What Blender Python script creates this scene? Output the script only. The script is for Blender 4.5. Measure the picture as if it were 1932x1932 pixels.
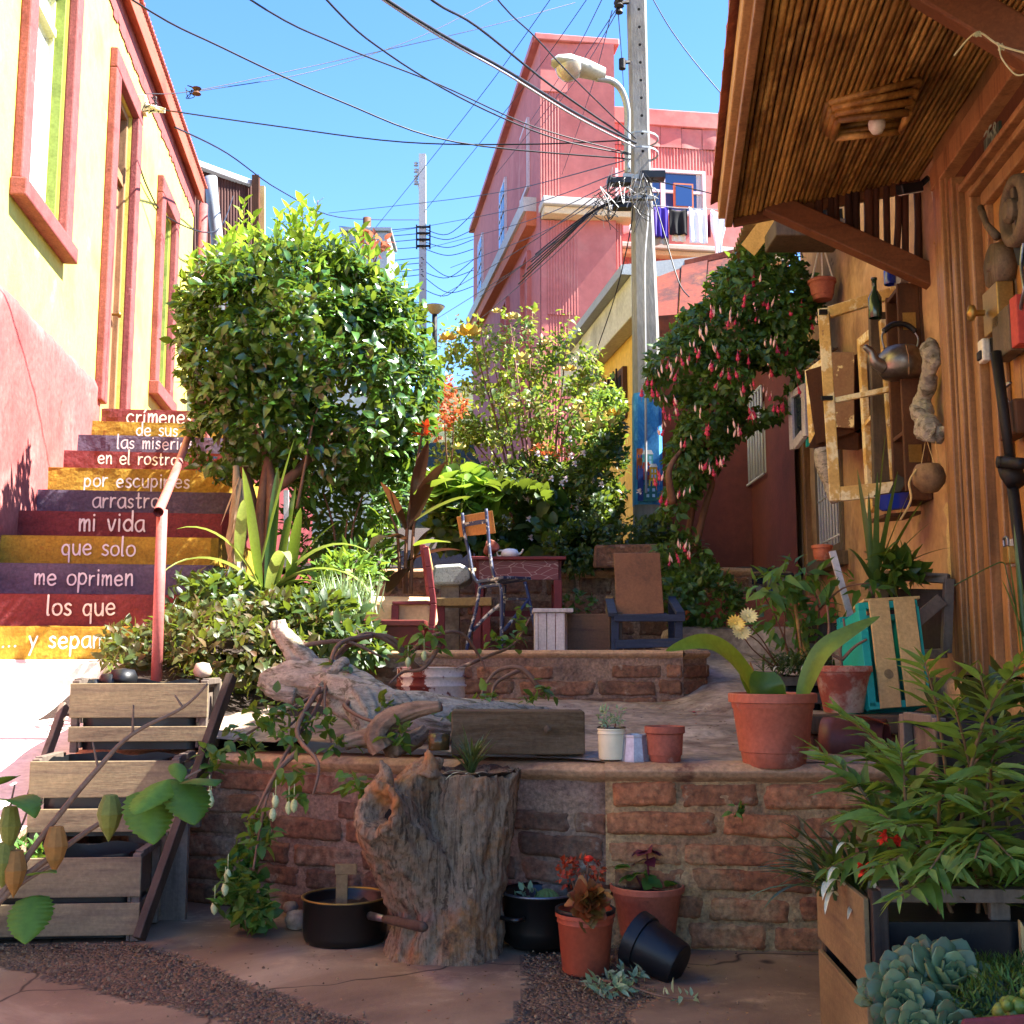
import bpy, bmesh, math, random
import numpy as np
from mathutils import Vector as V, Matrix, noise as NZ
for o in list(bpy.data.objects): bpy.data.objects.remove(o)
sc = bpy.context.scene
COL = sc.collection
R = math.radians
rnd = random.Random(11)
rng = np.random.default_rng(11)
# ------------------------------------------------------------------ camera, sky, sun
F, PITCH, H = 2150.0, 7.3, 0.95
cd = bpy.data.cameras.new('camera'); cam = bpy.data.objects.new('camera', cd); COL.objects.link(cam)
cam.location = (0, 0, H); cam.rotation_euler = (R(90 + PITCH), 0, 0)
cd.sensor_width = 36; cd.lens = 36 * F / 1932; cd.clip_start = 0.05; cd.clip_end = 2000
sc.camera = cam
SUN = V((1.0, -0.04, 1.25)).normalized()
w = bpy.data.worlds.new('World'); sc.world = w; w.use_nodes = True
nt = w.node_tree; bgn = nt.nodes['Background']
sky = nt.nodes.new('ShaderNodeTexSky'); sky.sky_type = 'NISHITA'; sky.sun_disc = False
sky.sun_elevation = math.asin(SUN.z); sky.sun_rotation = math.atan2(SUN.x, SUN.y)
sky.air_density = 1.0; sky.dust_density = 0.0; sky.ozone_density = 3.2; sky.altitude = 50
hs_ = nt.nodes.new('ShaderNodeHueSaturation'); hs_.inputs['Saturation'].default_value = 1.22; hs_.inputs['Hue'].default_value = .51; hs_.inputs['Value'].default_value = .97
nt.links.new(sky.outputs[0], hs_.inputs['Color']); nt.links.new(hs_.outputs[0], bgn.inputs[0]); bgn.inputs[1].default_value = 0.078
sl = bpy.data.lights.new('sun', 'SUN'); sl.energy = 5.0; sl.angle = R(0.5); sl.color = (1, .955, .88)
so = bpy.data.objects.new('sun', sl); COL.objects.link(so); so.rotation_euler = SUN.to_track_quat('Z', 'Y').to_euler()
sc.view_settings.view_transform = 'Standard'; sc.view_settings.look = 'None'
sc.view_settings.exposure = 2.72; sc.view_settings.gamma = 1
sc.cycles.max_bounces = 8; sc.cycles.diffuse_bounces = 5; sc.cycles.use_denoising = True
# ------------------------------------------------------------------ geometry helpers
cP, sP = math.cos(R(PITCH)), math.sin(R(PITCH))
EYE = V((0, 0, H))
def ray(px, py):
    u = (px - 966) / F; v = (966 - py) / F
    return V((u, cP - v * sP, sP + v * cP))
def P(px, py, D):
    d = ray(px, py); return EYE + d * (D / d.y)
def PZ(px, py, z):
    d = ray(px, py); return EYE + d * ((z - H) / d.z)
def PP(px, py, p0, n):
    d = ray(px, py); return EYE + d * ((V(p0) - EYE).dot(V(n)) / d.dot(V(n)))
def lerp(a, b, t): return a + (b - a) * t
def sm(a, b, x):
    t = min(1, max(0, (x - a) / (b - a))); return t * t * (3 - 2 * t)
def frame(u, up=(0, 0, 1)):
    u = V(u).normalized(); up = V(up)
    s = u.cross(up)
    if s.length < 1e-4: s = u.cross(V((0, 1, 0)))
    s.normalize(); return u, s, s.cross(u).normalized()
def spline(pts, n=6):
    pts = [V(p) for p in pts]
    if len(pts) < 3: return [pts[0].lerp(pts[1], i / n) for i in range(n + 1)]
    out = []
    for i in range(len(pts) - 1):
        p0 = pts[max(i - 1, 0)]; p1 = pts[i]; p2 = pts[i + 1]; p3 = pts[min(i + 2, len(pts) - 1)]
        for k in range(n):
            t = k / n
            out.append(0.5 * ((2 * p1) + (p2 - p0) * t + (2 * p0 - 5 * p1 + 4 * p2 - p3) * t * t + (3 * p1 - p0 - 3 * p2 + p3) * t ** 3))
    out.append(pts[-1]); return out
ORG = {}
def link(o, parent=None):
    COL.objects.link(o)
    if parent is not None:
        o.parent = parent; ORG[o.name] = ORG.get(parent.name, V((0, 0, 0)))
    return o
def tag(o, label=None, cat=None, group=None, kind=None):
    if label: o['label'] = label
    if cat: o['category'] = cat
    if group: o['group'] = group
    if kind: o['kind'] = kind
    return o
def thing(name, label, cat, loc, group=None):
    o = bpy.data.objects.new(name, None); COL.objects.link(o); o.location = loc; o.empty_display_size = .1
    ORG[o.name] = V(loc); return tag(o, label, cat, group, 'thing')
class MB:
    def __init__(s): s.v = []; s.f = []
    def add(s, vs, fs):
        k = len(s.v); s.v += [tuple(v) for v in vs]; s.f += [tuple(i + k for i in f) for f in fs]; return s
    def hexa(s, c): return s.add(c, [(0, 3, 2, 1), (4, 5, 6, 7), (0, 1, 5, 4), (1, 2, 6, 5), (2, 3, 7, 6), (3, 0, 4, 7)])
    def bx(s, x0, x1, y0, y1, z0, z1): return s.hexa([(x0, y0, z0), (x1, y0, z0), (x1, y1, z0), (x0, y1, z0), (x0, y0, z1), (x1, y0, z1), (x1, y1, z1), (x0, y1, z1)])
    def obox(s, o, X, Y, Z, x0, x1, y0, y1, z0, z1):
        o = V(o); X = V(X); Y = V(Y); Z = V(Z)
        return s.hexa([o + X * a + Y * b + Z * c for c in (z0, z1) for a, b in ((x0, y0), (x1, y0), (x1, y1), (x0, y1))])
    def beam(s, a, b, w, h, up=(0, 0, 1)):
        a = V(a); b = V(b); u, sd, n = frame(b - a, up); w /= 2; h /= 2
        return s.hexa([a - sd * w - n * h, a + sd * w - n * h, b + sd * w - n * h, b - sd * w - n * h, a - sd * w + n * h, a + sd * w + n * h, b + sd * w + n * h, b - sd * w + n * h])
    def tube(s, pts, r, n=8, cap=True):
        pts = [V(p) for p in pts]; m = len(pts); k = len(s.v); nn = None
        for i, p in enumerate(pts):
            t = (pts[min(i + 1, m - 1)] - pts[max(i - 1, 0)])
            if t.length < 1e-9: t = V((0, 0, 1))
            t.normalize()
            if nn is None: nn = frame(t)[2]
            nn = (nn - t * nn.dot(t)); nn = nn.normalized() if nn.length > 1e-6 else frame(t)[2]
            b = t.cross(nn); rr = r[i] if hasattr(r, '__len__') else r
            for j in range(n):
                a = 2 * math.pi * j / n; s.v.append(tuple(p + (nn * math.cos(a) + b * math.sin(a)) * rr))
        for i in range(m - 1):
            for j in range(n): s.f.append((k + i * n + j, k + i * n + (j + 1) % n, k + (i + 1) * n + (j + 1) % n, k + (i + 1) * n + j))
        if cap: s.f.append(tuple(k + j for j in range(n))[::-1]); s.f.append(tuple(k + (m - 1) * n + j for j in range(n)))
        return s
    def lathe(s, prof, c=(0, 0, 0), n=28, axis=(0, 0, 1), wob=0, cap=False):
        c = V(c); A = V(axis).normalized(); X = A.cross(V((0, 1, 0)));
        if X.length < .01: X = V((1, 0, 0))
        X.normalize(); Y = A.cross(X); k = len(s.v)
        for r, z in prof:
            for j in range(n):
                a = 2 * math.pi * j / n; q = r * (1 + wob * NZ.noise(V((math.cos(a) * 2, math.sin(a) * 2, z * 9)))) if wob else r
                s.v.append(tuple(c + A * z + X * (q * math.cos(a)) + Y * (q * math.sin(a))))
        for i in range(len(prof) - 1):
            for j in range(n): s.f.append((k + i * n + j, k + i * n + (j + 1) % n, k + (i + 1) * n + (j + 1) % n, k + (i + 1) * n + j))
        if cap and prof[0][0] > 1e-4: s.f.append(tuple(k + j for j in range(n))[::-1])
        if cap and prof[-1][0] > 1e-4: s.f.append(tuple(k + (len(prof) - 1) * n + j for j in range(n)))
        return s
    def slab(s, poly, th, n=None):
        p = [V(q) for q in poly]; m = len(p)
        if n is None: n = (p[1] - p[0]).cross(p[2] - p[0])
        n = V(n).normalized() * th
        return s.add(p + [q + n for q in p], [tuple(range(m))[::-1], tuple(range(m, 2 * m))] + [(i, (i + 1) % m, m + (i + 1) % m, m + i) for i in range(m)])
    def grid(s, fn, nu, nv):
        k = len(s.v)
        for j in range(nv + 1):
            for i in range(nu + 1): s.v.append(tuple(fn(i / nu, j / nv)))
        for j in range(nv):
            for i in range(nu):
                a = k + j * (nu + 1) + i; s.f.append((a, a + 1, a + nu + 2, a + nu + 1))
        return s
    def blade(s, base, d, L, w, droop=.5, fold=.25, n=8, prof=None, roll=None):
        p = V(base); d = V(d).normalized(); k = len(s.v)
        side = d.cross(V((0, 0, 1)))
        if side.length < .05: side = V((math.cos(rnd.random() * 6), math.sin(rnd.random() * 6), 0))
        if roll is not None: side = roll
        side.normalize()
        for i in range(n + 1):
            t = i / n; ww = w * (prof(t) if prof else (math.sin(math.pi * min(1, (.12 + t * .88))) ** .6 if t < 1 else 0) + .02) / 2
            nn = side.cross(d).normalized()
            s.v += [tuple(p - side * ww + nn * ww * fold), tuple(p), tuple(p + side * ww + nn * ww * fold)]
            p = p + d * (L / n); d = (d + V((0, 0, -droop / n * (.4 + 1.2 * t)))).normalized()
        for i in range(n):
            for j in (0, 1): s.f.append((k + i * 3 + j, k + i * 3 + j + 1, k + i * 3 + 4 + j, k + i * 3 + 3 + j))
        return s
    def ribbon(s, pts, w, nrm, fold=.2, n=6, prof=None):
        p = spline(pts, n); m = len(p); k = len(s.v); nrm = V(nrm)
        for i, q in enumerate(p):
            t = (p[min(i + 1, m - 1)] - p[max(i - 1, 0)]).normalized(); sd = t.cross(nrm).normalized(); nn = sd.cross(t); f = i / (m - 1)
            ww = w * (prof(f) if prof else max(.04, math.sin(math.pi * (.06 + .94 * f)) ** .75)) / 2
            s.v += [tuple(q - sd * ww + nn * ww * fold), tuple(q - sd * ww * .5 + nn * ww * fold * .3), tuple(q), tuple(q + sd * ww * .5 + nn * ww * fold * .3), tuple(q + sd * ww + nn * ww * fold)]
        for i in range(m - 1):
            for j in range(4): a = k + i * 5 + j; s.f.append((a, a + 1, a + 6, a + 5))
        return s
    def build(s, name, mat, parent=None, smooth=False, bevel=0, sub=0, disp=0, dscale=3, remesh=0, solid=0, seg=2):
        me = bpy.data.meshes.new(name); off = ORG.get(parent.name, V((0, 0, 0))) if parent is not None else V((0, 0, 0))
        a = np.array(s.v, dtype=float) - np.array(off)
        me.from_pydata(a.tolist(), [], s.f); me.materials.append(mat)
        if smooth: me.polygons.foreach_set('use_smooth', [True] * len(me.polygons))
        me.update(); o = link(bpy.data.objects.new(name, me), parent)
        if remesh: m = o.modifiers.new('r', 'REMESH'); m.mode = 'VOXEL'; m.voxel_size = remesh; m.use_smooth_shade = True
        if solid: m = o.modifiers.new('s', 'SOLIDIFY'); m.thickness = solid; m.offset = 0
        if bevel: m = o.modifiers.new('b', 'BEVEL'); m.width = bevel; m.segments = seg; m.limit_method = 'ANGLE'; m.angle_limit = R(40)
        if sub: m = o.modifiers.new('u', 'SUBSURF'); m.levels = m.render_levels = sub; m.subdivision_type = 'SIMPLE' if disp and not smooth else 'CATMULL_CLARK'
        if disp and remesh:
            tx = bpy.data.textures.get('rough%g' % dscale) or bpy.data.textures.new('rough%g' % dscale, 'CLOUDS'); tx.noise_scale = .22 / dscale; tx.noise_depth = 5
            m = o.modifiers.new('f', 'DISPLACE'); m.texture = tx; m.strength = disp * .5; m.mid_level = .5; m.texture_coords = 'LOCAL'
        if disp:
            tx = bpy.data.textures.get('cl%g' % dscale) or bpy.data.textures.new('cl%g' % dscale, 'CLOUDS'); tx.noise_scale = 1 / dscale; tx.noise_depth = 4
            m = o.modifiers.new('d', 'DISPLACE'); m.texture = tx; m.strength = disp; m.mid_level = .5; m.texture_coords = 'LOCAL'
        return o
def nz(x, y, z, s=1.0): return NZ.noise(V((x * s, y * s, z * s)))
# ------------------------------------------------------------------ materials
def C(h): # sRGB hex -> linear
    c = [int(h[i:i + 2], 16) / 255 for i in (0, 2, 4)]
    return tuple((x / 12.92 if x <= .04045 else ((x + .055) / 1.055) ** 2.4) for x in c) + (1,)
class NT:
    def __init__(s, name):
        s.m = bpy.data.materials.new(name); s.m.use_nodes = True; s.t = s.m.node_tree; s.b = s.t.nodes['Principled BSDF']; s.tc = s.t.nodes.new('ShaderNodeTexCoord')
    def n(s, typ, **k):
        x = s.t.nodes.new(typ)
        for a, v in k.items():
            if a.startswith('i_'): x.inputs[a[2:]].default_value = v
            else: setattr(x, a, v)
        return x
    def l(s, a, b): s.t.links.new(a, b)
    def coord(s, st=(1, 1, 1), rot=(0, 0, 0)):
        m = s.n('ShaderNodeMapping'); m.inputs['Scale'].default_value = st; m.inputs['Rotation'].default_value = rot; s.l(s.tc.outputs['Object'], m.inputs[0]); return m.outputs[0]
    def noise(s, co, scale, detail=6, rough=.6, dist=0):
        x = s.n('ShaderNodeTexNoise'); x.inputs['Scale'].default_value = scale; x.inputs['Detail'].default_value = detail; x.inputs['Roughness'].default_value = rough; x.inputs['Distortion'].default_value = dist
        s.l(co, x.inputs['Vector']); return x.outputs['Fac']
    def ramp(s, fac, stops, interp='LINEAR'):
        r = s.n('ShaderNodeValToRGB'); r.color_ramp.interpolation = interp; e = r.color_ramp.elements
        while len(e) < len(stops): e.new(.5)
        for q, (p, c) in zip(e, stops): q.position = p; q.color = c
        s.l(fac, r.inputs[0]); return r.outputs[0]
    def mix(s, fac, a, b, mode='MIX'):
        x = s.n('ShaderNodeMix', data_type='RGBA', blend_type=mode)
        for v, i in ((fac, 0), (a, 6), (b, 7)):
            if hasattr(v, 'is_output'): s.l(v, x.inputs[i])
            else: x.inputs[i].default_value = v
        return x.outputs[2]
    def bump(s, h, strength=.4, dist=.01):
        b = s.n('ShaderNodeBump'); b.inputs['Strength'].default_value = strength; b.inputs['Distance'].default_value = dist
        s.l(h, b.inputs['Height'])
        pr = s.b.inputs['Normal']
        if pr.is_linked: s.l(pr.links[0].from_socket, b.inputs['Normal'])
        s.l(b.outputs[0], pr)
def spread(cols, a=.3, b=.7):
    n = len(cols); return [(a + (b - a) * i / max(1, n - 1), C(c)) for i, c in enumerate(cols)]
def mat(name, cols, scale=4, st=(1, 1, 1), rough=.75, bump=.3, bscale=30, bdist=.006, metal=0, peel=None, island=0, fine=.12, spec=.35, rot=(0, 0, 0), coat=0):
    """cols: colours spread by noise; peel: list of (colour, scale, threshold, softness) patches; island: per-piece brightness variation"""
    t = NT(name); co = t.coord(st, rot)
    c = t.ramp(t.noise(co, scale), spread(cols)) if len(cols) > 1 else C(cols[0])
    for (pc, ps, th, sf) in (peel or []):
        f = t.ramp(t.noise(co, ps, 8, .65), [(th - sf, (0, 0, 0, 1)), (th + sf, (1, 1, 1, 1))]); c = t.mix(f, c, C(pc))
    if fine:
        g = t.ramp(t.noise(co, scale * 14, 4), [(.25, (1 - fine * 2,) * 3 + (1,)), (.75, (1 + fine,) * 3 + (1,))]); c = t.mix(1.0, c, g, 'MULTIPLY')
    if island:
        gi = t.n('ShaderNodeNewGeometry'); g = t.ramp(gi.outputs['Random Per Island'], [(0, (1 - island,) * 3 + (1,)), (1, (1 + island * .6,) * 3 + (1,))]); c = t.mix(1.0, c, g, 'MULTIPLY')
    if hasattr(c, 'is_output'): t.l(c, t.b.inputs['Base Color'])
    else: t.b.inputs['Base Color'].default_value = c
    t.b.inputs['Roughness'].default_value = rough; t.b.inputs['Metallic'].default_value = metal; t.b.inputs['Specular IOR Level'].default_value = spec
    if coat: t.b.inputs['Coat Weight'].default_value = coat; t.b.inputs['Coat Roughness'].default_value = .15
    if bump: t.bump(t.noise(co, bscale, 7, .65), bump, bdist)
    return t.m
def wood(name, cols, axis='z', scale=9, rough=.7, bump=.45, peel=None, island=.18, k=.07):
    st = {'x': (k, 1, 1), 'y': (1, k, 1), 'z': (1, 1, k)}[axis]
    t = NT(name); co = t.coord(st)
    c = t.ramp(t.noise(co, scale * 2.2, 8, .7, .4), spread(cols, .28, .72))
    for (pc, ps, th, sf) in (peel or []):
        f = t.ramp(t.noise(t.coord(), ps, 8, .7), [(th - sf, (0, 0, 0, 1)), (th + sf, (1, 1, 1, 1))]); c = t.mix(f, c, C(pc))
    g = t.ramp(t.noise(t.coord(), 3, 4), [(.3, (.72, .72, .72, 1)), (.7, (1.15, 1.15, 1.15, 1))]); c = t.mix(1.0, c, g, 'MULTIPLY')
    g = t.ramp(t.noise(t.coord(), 70, 4, .7), [(.3, (.78, .78, .78, 1)), (.7, (1.14, 1.14, 1.14, 1))]); c = t.mix(1.0, c, g, 'MULTIPLY')
    gi = t.n('ShaderNodeNewGeometry'); g = t.ramp(gi.outputs['Random Per Island'], [(0, (1 - island,) * 3 + (1,)), (1, (1 + island * .6,) * 3 + (1,))]); c = t.mix(1.0, c, g, 'MULTIPLY')
    t.l(c, t.b.inputs['Base Color']); t.b.inputs['Roughness'].default_value = rough; t.b.inputs['Specular IOR Level'].default_value = .3
    t.bump(t.noise(co, scale * 6, 8, .7), bump, .004); return t.m
def leafmat(name, cols, rough=.42, trans=.3, tint='b8d040', spec=.45):
    t = NT(name); gi = t.n('ShaderNodeNewGeometry')
    c = t.ramp(gi.outputs['Random Per Island'], spread(cols, 0, 1))
    g = t.ramp(t.noise(t.coord(), 55, 5, .7), [(.3, (.7, .72, .66, 1)), (.7, (1.2, 1.16, 1.1, 1))]); c = t.mix(1.0, c, g, 'MULTIPLY')
    g = t.ramp(t.noise(t.coord(), 3.5, 3), [(.35, (.78, .82, .8, 1)), (.65, (1.18, 1.14, 1.0, 1))]); c = t.mix(1.0, c, g, 'MULTIPLY'); t.bump(t.noise(t.coord(), 120, 4), .25, .003)
    t.l(c, t.b.inputs['Base Color']); t.b.inputs['Roughness'].default_value = rough; t.b.inputs['Specular IOR Level'].default_value = spec
    if trans:
        tr = t.n('ShaderNodeBsdfTranslucent'); t.l(t.mix(.45, c, C(tint)), tr.inputs[0]); ms = t.n('ShaderNodeMixShader'); ms.inputs[0].default_value = trans
        t.l(t.b.outputs[0], ms.inputs[1]); t.l(tr.outputs[0], ms.inputs[2]); t.l(ms.outputs[0], t.t.nodes['Material Output'].inputs[0])
    return t.m
def glass(name, col='20303a', rough=.06):
    t = NT(name); t.b.inputs['Base Color'].default_value = C(col); t.b.inputs['Roughness'].default_value = rough; t.b.inputs['Specular IOR Level'].default_value = .9; return t.m
M = {}
M['yellow_wall'] = mat('yellow stucco', ['c0b652', 'c8be5e', 'b8ac48'], 1.5, bump=.4, bscale=45, fine=.08, peel=[('aa9e56', 1.2, .66, .08), ('d4cc80', 2.2, .68, .06)])
M['pink_dado'] = mat('salmon stucco', ['984644', 'a45450', '8e3e3c'], 1.6, bump=.6, bscale=22, fine=.18, peel=[('a08060', 2.2, .66, .012), ('b4746e', 1.1, .60, .1), ('743e36', 3, .67, .03)])
M['red_trim'] = mat('brick red paint', ['843e3c', '904a46', '783432'], 5, bump=.6, bscale=40, fine=.2, peel=[('6a2e2c', 6, .64, .03), ('a46662', 9, .67, .03)])
M['eave_red'] = mat('eave red paint', ['9c4634', 'aa523e', '8c3a2a'], 3, bump=.3, st=(1, .3, 1))
M['green_frame'] = mat('olive green paint', ['6f7f34', '7f8f40', '5c6a2a'], 5, bump=.5, peel=[('8d8f80', 6, .69, .02)])
M['cream'] = mat('cream paint', ['d9d69a', 'e2dfa8'], 6, bump=.2)
M['glass'] = glass('window glass', '2a3338')
M['dark'] = mat('dark interior', ['0b0a09', '14110f'], 3, bump=0, rough=.9)
M['curtain'] = mat('white curtain', ['c8c8c2', 'dcdcd6'], 3, st=(6, 6, .4), bump=.5, bscale=5)
M['raw_wood'] = wood('raw door wood', ['6d4a30', '9a7350', '80583a'])
M['white_conc'] = mat('whitewashed concrete', ['d8d2c6', 'e6e0d4', 'ccc4b6'], 2.5, bump=.4, peel=[('b4a692', 3, .68, .06)])
M['step_red'] = mat('step red paint', ['6c262b', '762f32', '622227'], 4, bump=.7, bscale=26, bdist=.010, fine=.2, peel=[('6f2427', 9, .7, .04)])
M['step_yellow'] = mat('step yellow paint', ['a07a1c', 'aa8626', '946e16'], 4, bump=.7, bscale=26, bdist=.010, fine=.2, peel=[('9a6a1a', 10, .64, .03), ('c8b890', 16, .71, .02)])
M['step_purple'] = mat('step purple paint', ['514757', '5c5061', '474050'], 4, bump=.7, bscale=26, bdist=.010, fine=.2, peel=[('74606c', 6, .63, .03), ('9a8a90', 16, .71, .02)])
M['letter'] = mat('white lettering paint', ['dcd4d2', 'e6dfdb'], 8, bump=.4, fine=.06, peel=[('a08478', 30, .64, .03)])
M['rail'] = mat('salmon rail paint', ['a85a54', 'b26660', '9c504a'], 5, bump=.15, rough=.5, peel=[('6a3c34', 9, .72, .03)])
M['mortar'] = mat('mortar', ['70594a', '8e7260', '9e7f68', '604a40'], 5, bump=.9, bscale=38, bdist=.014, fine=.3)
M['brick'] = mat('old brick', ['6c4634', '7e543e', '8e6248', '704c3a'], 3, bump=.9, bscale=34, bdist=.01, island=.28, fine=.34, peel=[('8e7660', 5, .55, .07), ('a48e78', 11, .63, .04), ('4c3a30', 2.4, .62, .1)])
M['brick_lit'] = mat('bounce lit brick', ['985a38', 'aa6840', 'b6784c', '9c5e3c'], 3, bump=.9, bscale=34, bdist=.01, island=.3, fine=.36, peel=[('b68c5e', 4, .56, .07), ('c6a47a', 10, .63, .04), ('684634', 2.6, .62, .08)])  # lighter orange copy of the brick, warm bounced light put into its colour
M['mortar_lit'] = mat('bounce lit mortar', ['94704e', 'ac8458', 'bc9866', '7c5a40'], 5, bump=.9, bscale=38, bdist=.014, fine=.3)  # lighter copy of the mortar, the same bounced light in its colour
M['ledge'] = mat('worn concrete', ['988676', 'aa9684', '84725f', 'b8a692'], 1.8, bump=.7, bscale=24, fine=.26, peel=[('705644', 2.4, .62, .06), ('c4b49c', 4, .67, .05), ('54443a', 9, .70, .03)])
M['coping'] = mat('coping concrete', ['a68262', 'b8926c', '927054'], 4, bump=.7, bscale=30, fine=.22, peel=[('785240', 5, .63, .05), ('c8a886', 8, .68, .04)])
M['soil'] = mat('dark soil', ['1f1712', '33261d', '2a1e17'], 20, bump=1, bscale=60, bdist=.015)
M['terra'] = mat('terracotta plastic', ['a2563e', 'b06248', '964c34'], 5, bump=.15, bscale=50, rough=.55, peel=[('8a5a48', 3, .60, .08), ('c49a84', 6, .65, .05), ('6e4434', 12, .68, .04)])
M['terra_old'] = mat('old terracotta', ['8c4a38', '9c5844', '7a3e2f'], 6, bump=.5, rough=.8, peel=[('b09080', 7, .67, .05)])
M['orange_pot'] = mat('orange plastic pot', ['a04a30', 'aa5236'], 4, bump=.1, rough=.55, fine=.1, peel=[('7c4030', 5, .62, .06), ('b88068', 9, .70, .04)])
M['black_pl'] = mat('black plastic', ['101113', '191a1d'], 6, bump=.3, bscale=18, rough=.42, fine=.05)
M['black_enamel'] = mat('black enamel', ['0b0b0b', '14120f'], 5, bump=.1, rough=.35, fine=.1, spec=.5)
M['steel'] = mat('worn steel', ['8f8f92', '75757a', 'a2a2a4'], 8, metal=.85, rough=.38, bump=.08)
M['frame_yellow2'] = mat('peeling brown panel', ['745236', '806040', '6a4a30'], 5, bump=.3, peel=[('d8c48c', 7, .56, .02)])
M['galv'] = mat('galvanised steel', ['8d9293', '9aa0a0'], 4, metal=.3, rough=.5, bump=.1)
M['crate'] = wood('grey crate wood', ['544636', '7d6c54', '92805f', '685844'], 'x', 8, peel=[('3c3026', 3, .64, .06)])
M['crate_side'] = wood('grey crate post wood', ['4f443c', '6e6156', '7d6e60'], 'z', 8)
M['crate_dark'] = wood('dark weathered wood', ['2c221d', '45372d', '55453a'], 'z', 8)
M['plank_pale'] = wood('pale pine', ['c09a5e', 'd0ac70', 'c8a366'], 'z', 5, bump=.15, island=.08)
M['pine_tan'] = wood('tan crate pine', ['6e5a42', '8c744e', '7c6446'], 'y', 8)
M['teal'] = mat('teal paint', ['149485', '1aa090', '128a7b'], 5, bump=.15, rough=.5, fine=.05)
M['red_paint'] = mat('dark red paint', ['5e1a1f', '6b2227', '551519'], 5, bump=.35, rough=.6, peel=[('a8908c', 20, .72, .012)])
M['blue_metal'] = mat('chipped blue paint', ['262f4c', '303a58', '1f2740'], 8, rough=.55, peel=[('a9a6a2', 16, .56, .02)])
M['blue_wood'] = wood('blue painted wood', ['232c40', '364058', '2c364c', '4a4c54'], 'x', 9)
M['ply'] = wood('plywood', ['6b4630', '85593a', '7a5034'], 'z', 6, bump=.15)
M['ply_warm'] = wood('chair plywood', ['8f5f33', 'a8733f', '9a683a'], 'z', 5, bump=.12)
M['white_wood'] = wood('white painted wood', ['b9b0ae', 'cac2c0', 'a9a09e'], 'z', 7, peel=[('8a7a70', 8, .71, .03)])
M['bark'] = wood('stump wood', ['2c2018', '6a5440', '947c62', '483828', '7a644c'], 'z', 15, rough=.9, bump=1.0, k=.1, peel=[('a06c3c', 4, .58, .06), ('2e241a', 3.2, .62, .05)])
M['drift'] = wood('driftwood', ['463e34', '8a8072', 'a89e8c', '605846', '94897a'], 'x', 10, rough=.95, bump=1.0, k=.14, peel=[('3c342a', 3.4, .62, .05), ('b8b0a0', 5, .66, .06)])
M['stump_top'] = mat('rotted wood top', ['2b2019', '3d2e24', '55443a'], 12, bump=1, bscale=40, bdist=.015)
M['log'] = wood('dark log', ['3c3022', '5a4830', '70604a', '483826'], 'x', 8, rough=.9, bump=1.0, peel=[('706656', 12, .7, .04)])
M['twig'] = mat('twig bark', ['5a4234', '7a5c48', '6a4e3d'], 12, bump=.4)
M['trunk'] = mat('shrub trunk', ['5a3a28', '74503a', '4a2e20'], 8, st=(1, 1, .3), bump=.6)
M['orange_wall'] = mat('orange earth plaster', ['96724e', 'a6805c', 'b49068', '8a6644'], 1.4, bump=.5, bscale=20, fine=.14, peel=[('70503a', 1.7, .65, .1), ('c2a070', 2.4, .67, .06), ('5e4632', 6, .70, .04)])
M['maroon'] = mat('maroon stucco', ['622c22', '703428', '56241c'], 1.3, bump=.35, bscale=40, fine=.09, peel=[('421c18', .8, .62, .12)])
M['door_wood'] = wood('varnished door wood', ['624224', '865c38', '9c7248', '744a28'], 'z', 6, rough=.42, bump=.25, island=.24)
M['door_leaf'] = wood('honey door wood', ['96642e', 'aa763c', '9e6c34'], 'z', 5, rough=.45, bump=.2)
M['beam'] = wood('brown beam', ['54301a', '724628', '643c22'], 'x', 5, rough=.6, bump=.3)
M['fascia'] = wood('pale fascia board', ['9a7446', 'b38a58', '86623a'], 'y', 6)
M['bamboo'] = mat('bamboo canes', ['906228', 'b08240', '724818', 'c09450'], 6, st=(1, .35, 1), rough=.5, bump=.25, bscale=20, island=.38, fine=.2)
M['stick'] = mat('dark sticks', ['3a1f14', '55301e', '2c1710'], 7, st=(1, 1, .2), bump=.5, island=.3)
M['tile'] = mat('clay roof tile', ['8a452c', '9c5638', '7a3b26', 'a8674a'], 5, bump=.5, island=.25, peel=[('5a4a40', 5, .66, .06)])
M['frame_yellow'] = mat('peeling yellow paint', ['b8924e', 'c8a45e', 'aa8444'], 5, bump=.4, rough=.65, peel=[('dccca0', 9, .52, .03), ('7c6040', 12, .69, .02)])
M['frame_grey'] = wood('grey old wood', ['3e3226', '66543f', '524434', '776650'], 'z', 9)
M['brown_box'] = wood('brown box wood', ['3f2413', '553319', '482a16'], 'z', 6)
M['enamel_blue'] = mat('blue enamel', ['1c2f8c', '223898'], 4, bump=0, rough=.2, fine=.03, spec=.6)
M['kettle'] = mat('tarnished kettle', ['6e665e', '8a8178', '575048'], 5, metal=.9, rough=.4, bump=.1, peel=[('5a4030', 4, .66, .08)])
M['iron'] = mat('black iron', ['1c1a1a', '2a2624'], 14, metal=.5, rough=.6, bump=.4)
M['rust'] = mat('rusty sheet', ['5c2a20', '7a3524', '4a2320', '8a4a2c'], 2.5, bump=.4, rough=.75, peel=[('b8602a', 4, .68, .05), ('9a7a6a', 5, .70, .05)])
M['brass'] = mat('old brass', ['8a6a34', 'a58446'], 8, metal=.7, rough=.45, bump=.1)
M['white_pl'] = mat('off-white plastic', ['c8c0ae', 'd2cab8'], 6, bump=.05, rough=.5)
M['white_iron'] = mat('white painted iron', ['b9bcc0', 'c9ccd0'], 9, bump=.1, rough=.5, peel=[('8a8580', 14, .72, .02)])
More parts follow.
